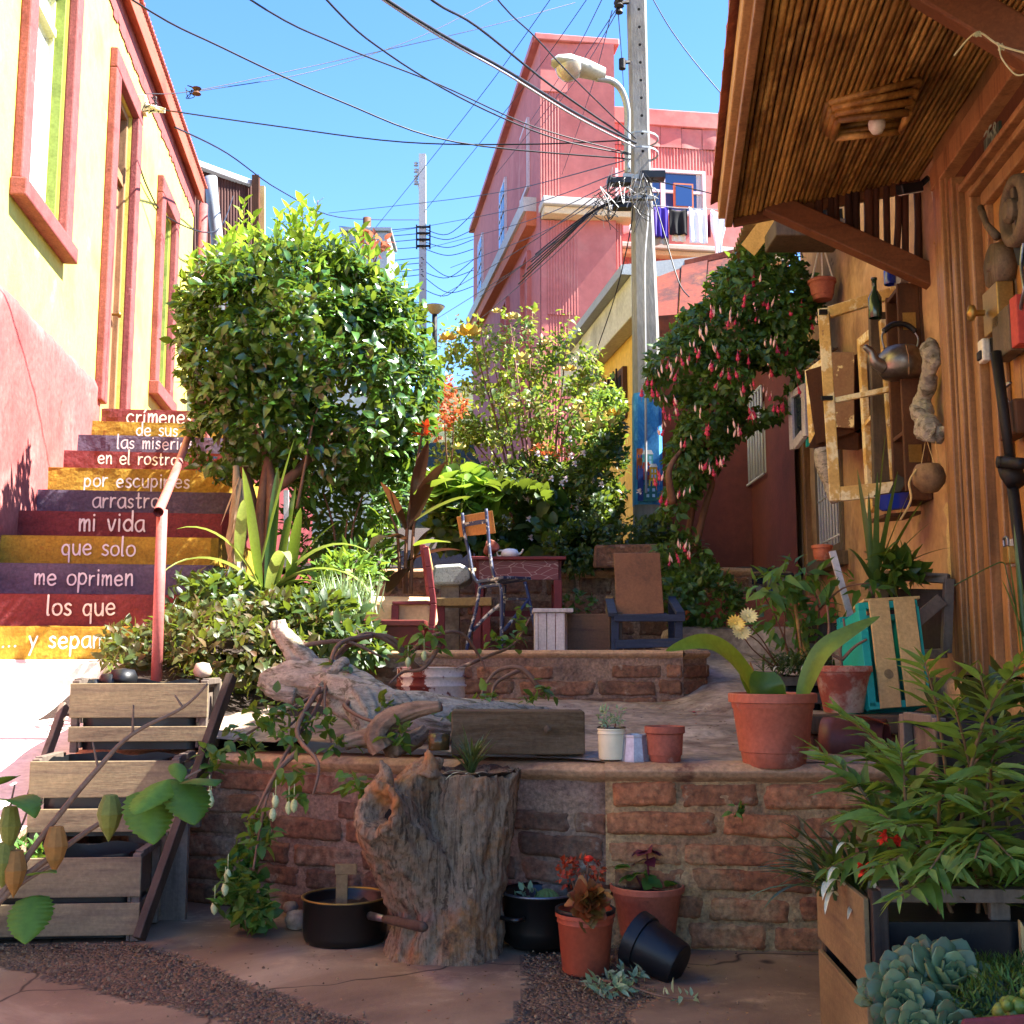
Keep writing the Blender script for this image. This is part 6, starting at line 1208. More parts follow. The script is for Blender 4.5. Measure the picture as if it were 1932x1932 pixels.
foliage(mb_, 'leaves', [(C_(650, 960, 7.4), (.30, .35, .30)), (C_(720, 930, 7.6), (.25, .3, .22)), (C_(600, 1000, 7.3), (.22, .3, .24)), (C_(680, 1050, 7.3), (.2, .3, .16))], 1900, .10, .28, LM['mid'], seed=44, kind='lance', shell=.4, thr=-.15)
stems(mb_, 'stems', [[P(640, 1110, 7.4), P(630, 1000, 7.4), P(610, 930, 7.4)], [P(660, 1110, 7.4), P(665, 1000, 7.4), P(690, 920, 7.5)], [P(670, 1100, 7.4), P(700, 1010, 7.5), P(740, 940, 7.6)], [P(650, 1110, 7.3), P(650, 1040, 7.3), P(655, 980, 7.3)]], .012, .005, M['trunk'])
sl_ = thing('sunlit_herb', 'bright green leafy herb in sun below the oleander', 'herb', tuple(P(650, 1110, 6.9))); foliage(sl_, 'leaves', [(C_(650, 1085, 6.9), (.17, .18, .12)), (C_(610, 1100, 6.9), (.1, .12, .08)), (C_(700, 1070, 7.0), (.08, .1, .08))], 420, .07, .4, LM['lime'], seed=45, kind='lance', up=.5)
lv = thing('lavender', 'pale grey green lavender clump beside the cream trough', 'lavender', tuple(P(650, 1160, 6.35)))
b = MB()
for i in range(210):
    q = P(650 + rnd.gauss(0, 26), 1155 + rnd.uniform(-5, 10), 6.3 + rnd.uniform(-.15, .15)); d = V((rnd.gauss(0, .4), rnd.gauss(0, .35), 1)); b.blade(q, d, rnd.uniform(.12, .26), .010, .15, .1, 3)
b.build('leaves', LM['grey'], lv)
ca = thing('canna_lily', 'bronze leaved canna with a fiery flower tip beside the red chair', 'canna', tuple(P(765, 1100, 7.2)))
stems(ca, 'stems', [[P(765, 1120, 7.2), P(768, 1000, 7.2), P(785, 880, 7.2), P(800, 800, 7.2)], [P(775, 1120, 7.2), P(780, 1000, 7.2), P(790, 940, 7.2)], [P(755, 1110, 7.2), P(750, 1010, 7.2), P(735, 970, 7.2)]], .014, .006, M['bronze_s'] if 'bronze_s' in M else M['trunk'])
def cprof(t): return max(.03, math.sin(math.pi * min(1, t * .95 + .04)) ** .75)
b = MB(); b2 = MB()
for (x0, y0, x1, y1, L, w_, dr, g) in ((775, 1000, 815, 890, .5, .14, .9, 0), (780, 985, 850, 940, .42, .15, .5, 1), (782, 1030, 845, 1015, .35, .12, .3, 1), (778, 960, 800, 860, .45, .10, .2, 0), (765, 1020, 720, 1000, .4, .12, 1.2, 0), (768, 1060, 840, 1030, .35, .11, .6, 0), (760, 1050, 700, 1080, .4, .12, .7, 0), (770, 1070, 730, 1110, .4, .12, .6, 0), (778, 940, 830, 905, .35, .12, .6, 1), (765, 1000, 735, 930, .35, .1, .5, 0), (770, 1080, 790, 1030, .32, .1, .5, 0), (750, 1010, 715, 970, .3, .1, .5, 1)):
    a = P(x0, y0, 7.2); (b2 if g else b).blade(a, P(x1, y1, 7.1 + rnd.uniform(-.2, .2)) - a, L, w_, dr, .25, 9, cprof)
b.build('bronze_leaves', LM['bronze'], ca, smooth=True); b2.build('green_leaves', LM['canna'], ca, smooth=True)
b = MB()
for i in range(12): b.blade(P(800 + rnd.uniform(-6, 6), 815 + rnd.uniform(-14, 10), 7.2), (rnd.gauss(0, 1), -.3, rnd.uniform(-.2, 1)), .07, .03, .3, .2, 4)
b.build('flower', M['fl_orange'], ca, smooth=True)
# red new shoots above the tank
rs = thing('red_shoot', 'reddish young rose shoot standing above the round shrub in front of the tank', 'shoot', tuple(P(705, 520, 8.6)))
stems(rs, 'stem', [[P(708, 560, 8.6), P(706, 510, 8.6), P(704, 455, 8.6)], [P(706, 500, 8.6), P(715, 470, 8.6)]], .007, .003, M['trunk'])
foliage(rs, 'leaves', [(C_(706, 465, 8.6), (.09, .1, .09))], 46, .085, .5, leafmat('red shoot leaf', ['7a3a34', '96544a', 'a8704a'], .5, .4, tint='d08060'), seed=50)
# ------------------------------------------------------------------ buddleja at front right
bd = thing('lance_leaf_shrub', 'arching shrub with long lance shaped leaves crowding the front crates', 'shrub', tuple(P(1830, 1830, 2.75)))
bs = P(1850, 1830, 2.75); tips = [((1745, 1250), 2.75), ((1850, 1275), 2.7), ((1925, 1250), 2.6), ((1585, 1345), 3.0), ((1640, 1420), 3.0), ((1545, 1420), 3.0), ((1590, 1540), 2.85), ((1560, 1640), 2.8), ((1700, 1420), 2.8), ((1800, 1330), 2.7), ((1780, 1500), 2.55), ((1870, 1450), 2.5), ((1930, 1500), 2.4), ((1690, 1560), 2.6), ((1660, 1640), 2.6), ((1755, 1640), 2.5), ((1840, 1620), 2.4), ((1910, 1620), 2.4), ((1890, 1380), 2.8), ((1950, 1380), 2.7), ((1730, 1480), 2.9), ((1820, 1420), 2.9), ((1620, 1480), 2.95), ((1960, 1650), 2.5), ((1700, 1690), 2.5)]
ps = []; lb = []; ld = []; ll = []; yb_ = []; yd_ = []; yl_ = []
for (t, D) in tips:
    e = P(t[0], t[1], D); b0 = bs + V((rnd.uniform(-.12, .16), rnd.uniform(-.1, .2), 0)); mid = b0.lerp(e, .5) + V((0, 0, .12 + .05 * rnd.random())); pts = spline([b0, mid, e], 8); ps.append([b0, mid, e])
    m_ = len(pts); nn = 13
    for i in range(nn):
        f = .28 + .72 * i / (nn - 1); q = f * (m_ - 1); k = min(int(q), m_ - 2); p_ = pts[k].lerp(pts[k + 1], q - k); tn = (pts[k + 1] - pts[k]).normalized(); sd = tn.cross(V((0, 0, 1))).normalized()
        for sg in (-1, 1):
            dv = sd * sg * rnd.uniform(.6, 1.1) + tn * (.5 + .5 * f) + V((rnd.uniform(-.3, .3), rnd.uniform(-.3, .3), rnd.uniform(-.25, .45))); L = (.135 - .06 * f ** 2) * rnd.uniform(.75, 1.15)
            if i == nn - 1: L *= .7; dv += tn
            lb.append(tuple(p_)); ld.append(tuple(dv)); ll.append(L)
stems(bd, 'stems', ps, .006, .0022, mat('reddish stem', ['6a4a34', '7a6038'], 8, bump=.1), 6)
leafbatch('leaves', lb, ld, ll, .27, LM['budd'], bd, fold=.35, droop=.32, kind='lance')
b = MB()
for (px, py) in ((1668, 1578), (1690, 1590), (1625, 1640), (1770, 1650)):
    for i in range(9): b.blade(P(px + rnd.uniform(-6, 6), py + rnd.uniform(-6, 6), 2.7), (rnd.gauss(0, 1), -.5, rnd.gauss(.2, 1)), .02, .014, .3, .2, 3)
rf = thing('red_geranium', 'small scarlet flowers peeking through the lance leaved shrub', 'flower', tuple(P(1700, 1680, 2.8))); b.build('flowers', M['fl_scarlet'], rf)
stems(rf, 'stems', [[P(1690, 1720, 2.85), P(1690, 1640, 2.8), P(1672, 1582, 2.72)], [P(1700, 1720, 2.85), P(1740, 1680, 2.8), P(1768, 1640, 2.72)]], .003, .002, M['trunk'])
dk = thing('dark_undergrowth', 'dark green leaves filling the crates behind the lance leaved shrub', 'plant', tuple(P(1850, 1640, 3.3))); foliage(dk, 'leaves', [(C_(1860, 1560, 3.4), (.3, .3, .28)), (C_(1900, 1420, 3.6), (.25, .3, .2)), (C_(1880, 1680, 3.1), (.25, .2, .15))], 900, .10, .45, LM['rosedark'], seed=55, shell=.3)
# physalis at front left
py_ = thing('physalis_branch', 'bare foreground branches with heart shaped leaves and papery husks', 'branch', tuple(P(-60, 1800, 2.1)))
brs = [[(-150, 1900), (0, 1690), (90, 1565), (185, 1450), (250, 1385), (345, 1335), (392, 1290)], [(-150, 1910), (0, 1700), (120, 1600), (250, 1515), (330, 1478), (380, 1452)], [(-120, 1900), (-20, 1720), (40, 1668), (110, 1625)], [(-100, 1830), (10, 1590), (20, 1520), (28, 1480)], [(250, 1385), (252, 1330)], [(345, 1335), (330, 1312)], [(185, 1450), (175, 1400)], [(200, 1545), (198, 1508)], [(330, 1478), (340, 1450)], [(0, 1640), (40, 1560), (58, 1510)]]
stems(py_, 'branches', [[P(p_[0], p_[1], 2.1 + .0002 * p_[0]) for p_ in q] for q in brs[:3]], .0075, .0022, M['twig'], 7); [stems(py_, 'spur', [[P(p_[0], p_[1], 2.1 + .0002 * p_[0]) for p_ in q]], .0026, .0014, M['twig'], 6) for q in brs[3:]]
hb = MB()
def hprof(t): return max(.04, (math.sin(math.pi * min(1, (t * .8 + .2))) ** .8) * (1 if t > .04 else .5)) if t < .97 else .03
for (x0, y0, x1, y1, L, w_, dr) in ((272, 1492, 292, 1595, .10, .085, .2), (318, 1470, 280, 1510, .09, .075, .1), (340, 1470, 365, 1540, .095, .08, .3), (362, 1470, 405, 1462, .07, .06, .8), (10, 1510, 70, 1500, .09, .07, 1.4), (62, 1690, 50, 1760, .085, .075, .4), (60, 1652, 110, 1638, .07, .035, .3), (0, 1480, 42, 1450, .06, .04, .4), (330, 1440, 345, 1470, .05, .03, .6), (90, 1440, 80, 1400, .0, .0, .4)):
    if L: a = P(x0, y0, 2.08); hb.blade(a, P(x1, y1, 2.04) - a, L, w_, dr, .18, 22, lambda t: hprof(t) * (1 + .10 * math.sin(t * 62)), roll=V((.9, .25, .1)) if x0 > 200 or y0 > 1680 else None)
hb.build('leaves', LM['physalis'], py_, smooth=True, solid=.0006)
for (px, py, r) in ((207, 1530, .024), (105, 1590, .022), (18, 1552, .02), (8, 1620, .024), (28, 1635, .022)):
    MB().lathe([(0, .03), (.012, .028), (r * .8, .012), (r, -.005), (r * .7, -.028), (r * .25, -.045), (0, -.055)], P(px, py, 2.1), 10, wob=.15).build('husk', M['berry'] if px not in (105, 28) else LM['dry'], py_, smooth=False)
# ================================================================== CONCRETE POLE, LAMPS, WIRES
cp = thing('utility_pole', 'tall concrete utility pole with a painted town mural on its lower part', 'utility pole', tuple(P(1218, 1080, 9.5)))
PD_ = 9.5
zb_, zt_ = P(1218, 1080, PD_).z, P(1195, -150, PD_).z
def pole_ring(py, pl, pr): a = P(pl, py, PD_); c = P(pr, py, PD_); return (a + c) / 2, (c - a).length / 2
ks = [(-150, 1180, 1213), (0, 1183, 1218), (250, 1190, 1224), (618, 1194, 1241), (745, 1195, 1245), (955, 1196, 1248), (1080, 1196, 1250)]
b = MB(); k0 = 0
for py, pl, pr in ks:
    c, h = pole_ring(py, pl, pr); d = h * .9; ch = h * .25
    for (x, y) in ((-h, -d + ch), (-h + ch, -d), (h - ch, -d), (h, -d + ch), (h, d - ch), (h - ch, d), (-h + ch, d), (-h, d - ch)): b.v.append((c.x + x, c.y + y, c.z))
for i in range(len(ks) - 1):
    for j in range(8): b.f.append((i * 8 + (j + 1) % 8, i * 8 + j, (i + 1) * 8 + j, (i + 1) * 8 + (j + 1) % 8))
b.build('shaft', M['pole'], cp)
b = MB()
for i in range(9): q = P(1201 + i * .9 + 1, 35 + i * 33, PD_); b.lathe([(.0, .0), (.013, 0), (.013, .004), (0, .004)], V((q.x, q.y - .145, q.z)), 8, axis=(0, -1, 0))
b.build('holes', M['dark'], cp)
# mural: blue sky band and little painted houses, as thin painted panels on the front faces
def pq(x0, x1, y0, y1, off): # pixel rect on the pole's front plane
    yy = PD_ - .148 - off; return [P(x0, y1, yy), P(x1, y1, yy), P(x1, y0, yy), P(x0, y0, yy)]
mb0 = mat('mural sky blue', ['2f86c8', '4a9ed8', '2a78b8', '6ab4e0'], 7, bump=.2, st=(1, 1, .6))
b = MB()
for (py0, py1) in ((746, 955),):
    c0, h0 = pole_ring(746, 1195, 1245); c1, h1 = pole_ring(955, 1196, 1248); o = .004
    v = []
    for c, h in ((c1, h1), (c0, h0)):
        d = h * .9; ch = h * .25; v += [(c.x - h - o, c.y + d - ch, c.z), (c.x - h - o, c.y - d + ch - o * .4, c.z), (c.x - h + ch - o * .4, c.y - d - o, c.z), (c.x + h - ch + o * .4, c.y - d - o, c.z), (c.x + h + o, c.y - d + ch - o * .4, c.z), (c.x + h + o, c.y + d - ch, c.z)]
    b.add(v, [(i, i + 1, i + 7, i + 6) for i in range(5)])
mu = b.build('mural', mb0, cp)
hs = [(1201, 1213, 846, 905, 'b05a2a'), (1212, 1232, 856, 880, '4a9a9a'), (1213, 1227, 872, 905, 'b0482a'), (1226, 1240, 880, 908, 'c09a2a'), (1203, 1214, 884, 945, '2a3a7a'), (1214, 1240, 915, 946, '2a6a6a'), (1224, 1240, 905, 917, 'd0b84a')]
for i, (a, c, e, f, col_) in enumerate(hs):
    hq = MB().slab(pq(a, c, e, f, .006 + .002 * i), .0015, (0, 1, 0)).build('painted_house', mat('mural paint ' + col_, [col_], bump=.1), mu)
    wb_ = MB(); 
    for r_ in range(2):
        for s_ in range(2): xx = lerp(a, c, .22 + .42 * s_); zz = lerp(e, f, .2 + .35 * r_); wb_.slab(pq(xx, xx + (c - a) * .2, zz, zz + 6, .0085 + .002 * i), .001, (0, 1, 0))
    wb_.build('painted_windows', mat('mural window %d' % i, ['9ac0e0' if i % 2 else '2a4a8a'], bump=0), hq)
rf_ = MB(); rf_.slab([P(1211, 857, PD_ - .17), P(1233, 857, PD_ - .17), P(1229, 849, PD_ - .17), P(1215, 849, PD_ - .17)], .001, (0, 1, 0)); rf_.slab([P(1225, 881, PD_ - .172), P(1241, 881, PD_ - .172), P(1238, 875, PD_ - .172), P(1228, 875, PD_ - .172)], .001, (0, 1, 0)); rf_.build('painted_roofs', mat('mural white', ['d0d0cc'], bump=0), mu)
def tpoly(pts, D): return [P(a, c, D) for a, c in pts]
# fittings
def hw(name, m, build): b = MB(); build(b); return b.build(name, m, cp, smooth=False)
hw('clamp_band', M['galv'], lambda b: [b.lathe([(.158, -.008), (.166, -.008), (.166, .008), (.158, .008)], P(1207, yy, PD_), 16) for yy in (264, 292, 366)])
hw('cross_bracket', M['galv'], lambda b: [b.beam(P(1165, 374, 9.32), P(1238, 374, 9.32), .05, .03), b.beam(P(1175, 332, 9.32), P(1215, 336, 9.32), .04, .04)])
hw('cable_box', M['black_pl'], lambda b: b.obox(P(1234, 333, 9.3), (1, 0, 0), (0, 1, 0), (0, 0, 1), -.11, .09, -.06, .06, -.03, .03))
hw('cable_box', M['black_pl'], lambda b: b.obox(P(1172, 343, 9.3), (1, 0, 0), (0, 1, 0), (0, 0, 1), -.12, .08, -.05, .05, -.025, .025))
hw('cable_box', M['black_pl'], lambda b: b.obox(P(1178, 390, 9.3), (1, 0, 0), (0, 1, 0), (0, 0, 1), -.1, .06, -.05, .05, -.02, .02))
hw('insulator', M['iron'], lambda b: [b.tube([P(1185, 4, 9.4), P(1160, 6, 9.35)], .02, 6), b.lathe([(0, -.07), (.035, -.06), (.02, -.02), (.045, 0), (.02, .03), (.04, .06), (0, .08)], P(1168, 12, 9.33), 10)])
hw('insulator', M['iron'], lambda b: [b.tube([P(1187, 117, 9.4), P(1172, 118, 9.35)], .018, 6), b.lathe([(0, -.05), (.03, -.04), (.03, .05), (0, .06)], P(1174, 122, 9.33), 10)])
hw('conduit', M['wire_grey'], lambda b: b.tube(spline([P(1212, 330, 9.3), P(1222, 400, 9.32), P(1216, 500, 9.3), P(1218, 700, 9.3), P(1219, 930, 9.3)], 6), .012, 6))
# street lamp head on a curved arm
slp = thing('street_lamp', 'grey cobra head street lamp on a curved arm clamped to the concrete pole', 'street lamp', tuple(P(1184, 300, 9.35)))
MB().tube(spline([P(1184, 325, 9.34), P(1184, 250, 9.34), P(1183, 205, 9.3), P(1172, 170, 9.25), P(1152, 152, 9.2), P(1125, 148, 9.15)], 6), .028, 10).build('arm', M['galv'], slp, smooth=True)
def head(top):
    a = P(1142, 140, 9.18); e = P(1040, 118, 9.0); ax = (e - a); b = MB(); sd = V((0, 1, 0)); up = ax.cross(sd).normalized(); up = up if up.z > 0 else -up
    sec = [(0, .055, .05, .055), (.12, .075, .06, .07), (.35, .10, .085, .06), (.65, .135, .09, .05), (.88, .11, .06, .04), (1, .04, .02, .02)]
    n = 14; k = 0
    for t, w_, hu, hd2 in sec:
        c = a + ax * t
        for j in range(n):
            an = math.pi * j / (n - 1) if top else math.pi * (1 + j / (n - 1)); b.v.append(tuple(c + sd * math.cos(an) * w_ + up * math.sin(an) * (hu if top else hd2)))
    for i in range(len(sec) - 1):
        for j in range(n - 1): b.f.append((i * n + j, i * n + j + 1, (i + 1) * n + j + 1, (i + 1) * n + j))
    return b
head(True).build('housing', mat('lamp grey', ['b8bab4', 'c6c8c2'], 4, bump=.1, rough=.5), slp, smooth=True)
head(False).build('underside', mat('lamp underside', ['9a9a8c', 'a8a898'], 4, bump=.1, rough=.5), slp, smooth=True)
lq = P(1073, 128, 9.05); MB().lathe([(.0, -.12), (.05, -.105), (.09, -.07), (.115, -.02), (.12, .02)], lq, 20, axis=(.1, 0, 1)).build('lens', mat('lamp lens', ['8a7a66', 'a89a86', '766854'], 6, bump=0, rough=.15, spec=.8), slp, smooth=True)
# distant pole and lantern
fp_ = thing('utility_pole', 'slim pale distant utility pole carrying many wires against the sky', 'utility pole', tuple(P(797, 700, 27)))
b = MB(); b.beam(P(798, 720, 27), P(797, 292, 27), .17, .15, (0, 1, 0)); b.build('shaft', M['far_pole'], fp_)
b = MB()
for yy in (310, 322, 335, 345): b.lathe([(0, -.06), (.06, -.04), (.03, 0), (.06, .03), (0, .07)], P(785, yy, 27), 8)
b.tube([P(783, 345, 27), P(795, 310, 27)], .03, 5); b.tube([P(788, 345, 27), P(795, 372, 27)], .02, 5); b.build('insulator_bracket', M['far_pole'], fp_)
b = MB()
for yy in (428, 440, 452, 464): b.tube([P(785, yy, 26.9), P(812, yy, 26.9)], .03, 5)
for xx in (786, 811): b.tube([P(xx, 424, 26.9), P(xx, 470, 26.9)], .02, 5)
b.build('cross_arms', M['iron'], fp_)
ll_ = thing('park_lantern', 'black disc topped lantern on a short post between shrub and roses', 'lantern', tuple(P(820, 640, 15)))
MB().tube([P(820, 680, 15), P(820, 592, 15)], .035, 8).build('post', M['iron'], ll_, smooth=True)
MB().lathe([(.02, 0), (.06, .02), (.13, .10), (.135, .12), (.0, .12)], P(820, 594, 15), 18).build('globe', mat('amber glass', ['8a7a5a'], bump=0, rough=.2), ll_, smooth=True)
MB().lathe([(0, .15), (.05, .145), (.135, .12), (.14, .115), (0, .118)], P(820, 594, 15), 18).build('cap', M['iron'], ll_, smooth=True)
b = MB(); b.lathe([(.10, .0), (.14, .0)], P(820, 582, 15), 20)
# wires
def wire(label, pts, r, m='wire', sub=6, name='overhead_cable'):
    pp = [P(*q) for q in pts]
    if pts[0][1] < 0: pp = [pp[0] + (pp[0] - pp[1]) * 2.2 + V((0, 0, .25))] + pp
    if pts[-1][1] < 0: pp = pp + [pp[-1] + (pp[-1] - pp[-2]) * 2.2]
    o = MB().tube(spline(pp, sub), r * .8, 5, cap=False).build(name, M[m], smooth=True); return tag(o, label, 'cable', 'overhead cables')
pe = (1200, 270, 9.3)
wire('thick twisted black main cable, lower strand of the pair crossing the sky to the pole', [(700, -20, 5.6), (960, 135, 7.2), (1090, 215, 8.4), pe], .014)
wire('grey bundled cable running just below the thick black main cable', [(697, -18, 5.6), (958, 141, 7.2), (1088, 221, 8.4), (1198, 277, 9.3)], .010, 'wire_grey')
wire('second thick black cable above the main pair near the pink roof', [(790, -20, 6), (900, 50, 6.8), (1045, 165, 8.2), (1195, 268, 9.3)], .011)
wire('black cable grazing the street lamp head on its way to the pole', [(925, -18, 6.5), (1010, 70, 7.4), (1085, 150, 8.3), (1200, 262, 9.3)], .007)
wire('cable sagging from the top edge past the distant pole top to the pole', [(600, -18, 5.5), (730, 100, 6.6), (890, 195, 7.8), (1050, 262, 8.8), (1190, 292, 9.3)], .008)
wire('grey cable twin sagging beside the one over the distant pole', [(450, -15, 5), (640, 85, 6.2), (830, 160, 7.4), (1010, 240, 8.7), (1190, 290, 9.3)], .007)
wire('long cable sweeping from above the red eave across the open sky', [(235, -10, 6), (420, 90, 7), (640, 190, 8), (860, 268, 8.8), (1190, 300, 9.3)], .0085)
wire('near level cable from the yellow house bracket to the pole', [(285, 204, 9.8), (500, 235, 9.6), (760, 268, 9.5), (1000, 272, 9.4), (1190, 264, 9.3)], .008)
wire('thin cable from the small insulator rising to the upper middle of the sky', [(275, 177, 9.8), (375, 170, 10.5), (620, 118, 12), (900, 55, 13), (1085, 5, 14)], .006)
wire('second thin cable from the small insulator rising to the top edge', [(375, 172, 10.5), (590, 135, 12), (790, 70, 13), (960, -15, 14)], .006)
wire('thin wire from the top right edge down to the porch tiles', [(1222, -20, 9), (1290, 90, 9.2), (1385, 205, 9.4)], .006)
wire('thin cable looping from house bracket down behind the shrub', [(330, 240, 10), (430, 290, 13), (530, 360, 17), (640, 410, 22), (790, 415, 27)], .012)
for i, (x, y, x2, y2, D2) in enumerate(((1190, 300, 620, 402, 24), (1188, 318, 730, 440, 26), (1185, 330, 800, 470, 27), (1185, 340, 850, 505, 24))):
    wire('thin black wire fanning low from the pole over the pink facade to distant poles', [(x, y, 9.3), ((x + x2) / 2, (y + y2) / 2 + 18, (9.3 + D2) / 2), (x2, y2, D2)], .007 + .004 * 0)
for i, (x, y, x2, y2) in enumerate(((1180, 345, 885, 620), (1188, 352, 810, 610), (1180, 335, 905, 560), (1150, 350, 830, 560))):
    wire('slanting dark wire dropping in front of the pink side wall', [(x, y, 9.3), ((x + x2) / 2, (y + y2) / 2 + 10, 14), (x2, y2, 20)], .007)
for i, (x, y, x2, y2) in enumerate(((1165, 14, 935, 330), (1120, -20, 800, 400), (1050, -18, 700, 440), (1168, 16, 1020, 240), (1140, -10, 1000, 230), (1166, 18, 1180, 330), (1155, 20, 1060, 330))):
    wire('hair thin wire slanting down from the pole top across the blue sky', [(x, y, 9.3 if i not in (1, 2) else 12), ((x + x2) / 2 + 4, (y + y2) / 2 + 6, 15), (x2, y2, 21)], .006)
for i, (y0, y1) in enumerate(((430, 432), (441, 444), (452, 455), (464, 470), (488, 490), (497, 500), (512, 512), (524, 522), (548, 575))):
    wire('short level wire strung from the distant pole towards the shrub top', [(640 + i * 8, y0 - 3, 30), (720, (y0 + y1) / 2 + 3, 28), (797, y1 - 4, 26.9)], .012)
for i, (y0, x1, y1) in enumerate(((430, 895, 400), (440, 895, 432), (455, 893, 452), (468, 893, 470), (488, 893, 510), (520, 893, 540), (512, 893, 490), (545, 893, 505))):
    wire('drooping wire between the distant pole and the pink side wall', [(797, y0, 26.9), (845, max(y0, y1) + 12, 27.5), (x1, y1, 28)], .012)
wire('cable stapled along the pole down in front of the rusty roof', [(1225, 345, 9.3), (1250, 430, 9.2), (1280, 530, 9.0), (1300, 560, 8.8)], .007)
wire('loose wire between pole and porch roof passing the wing window', [(1230, 340, 9.3), (1300, 355, 9), (1370, 372, 8.6)], .006)
wire('wire hanging from the pole foot bracket to the ochre roof', [(1195, 350, 9.3), (1190, 430, 9.5), (1160, 560, 10.5), (1115, 690, 11.2)], .007)
tg_ = thing('wire_tangle', 'messy tangle of loops and loose wires hanging on the concrete pole', 'wire tangle', tuple(P(1165, 400, 9.2)))
b = MB()
for i in range(24):
    cx, cy = rnd.choice([(1160, 350), (1150, 395), (1225, 385), (1165, 370), (1130, 385), (1215, 350)]); pts = [P(cx + rnd.gauss(0, 12), cy + rnd.gauss(0, 18), 9.2 + rnd.uniform(-.1, .05)) for _ in range(4)]; b.tube(spline(pts, 5), rnd.uniform(.002, .0045), 4, cap=False)
for i in range(5): b.tube(spline([P(1195, 360 + i * 4, 9.25), P(1150 - i * 6, 380 + i * 4, 9.2), P(1085 - i * 5, 420 + i * 8, 9.25), P(1010 - i * 8, 480 + i * 14, 10)], 6), .006, 4, cap=False)
b.build('loops', M['wire'], tg_)
b = MB()
for i in range(8):
    cx, cy = rnd.choice([(1190, 360), (1210, 355), (1140, 385)]); pts = [P(cx + rnd.gauss(0, 14), cy + rnd.gauss(0, 22), 9.2 + rnd.uniform(-.1, .05)) for _ in range(4)]; b.tube(spline(pts, 5), rnd.uniform(.002, .0045), 4, cap=False)
b.build('grey_loops', M['wire_grey'], tg_)
hb_ = thing('house_bracket', 'small bracket with white cable wrap on the yellow house wall under the eave', 'bracket', tuple(P(275, 190, 9.9)))
q = LW(10.62, 6.35, .05); MB().obox(q, LU, LN, (0, 0, 1), -.06, .06, -.04, .06, -.09, .09).build('bracket', M['cream'], hb_, bevel=.01)
MB().grid(lambda u, v: P(272 + 40 * u, 194 + 10 * u + 18 * v * (1 - .5 * u), 9.75 + .05 * nz(u * 3, v * 3, 0)), 8, 5).build('wrap', M['white_pl'], hb_, smooth=True, solid=.004)
b = MB()
for i in range(5): b.tube(spline([P(280 + rnd.uniform(-15, 20), 195 + rnd.uniform(-15, 20), 9.75) for _ in range(4)], 5), .005, 4)
b.build('loose_wire', M['wire'], hb_)
ins = thing('strain_insulator', 'small brown strain insulator hanging in the wires against the sky', 'insulator', tuple(P(370, 173, 10.4)))
MB().lathe([(0, -.05), (.045, -.03), (.02, 0), (.045, .03), (0, .05)], P(371, 172, 10.4), 10).build('body', M['brown_box'], ins)
b = MB(); 
for i in range(4): b.tube(spline([P(365 + rnd.uniform(-16, 8), 172 + rnd.uniform(-14, 14), 10.4) for _ in range(4)], 5), .004, 4)
b.build('loose_ends', M['wire'], ins)
fl2 = tag(MB().tube(spline([LW(10.6, 5.85, .03), LW(11.2, 5.75, .03), LW(12.4, 5.9, .04), LW(14.3, 6.5, .3), P(440, 370, 20)], 6), .009, 5).build('overhead_cable', M['wire']), 'loose cable drooping along the yellow house wall below the eave', 'cable', 'overhead cables')
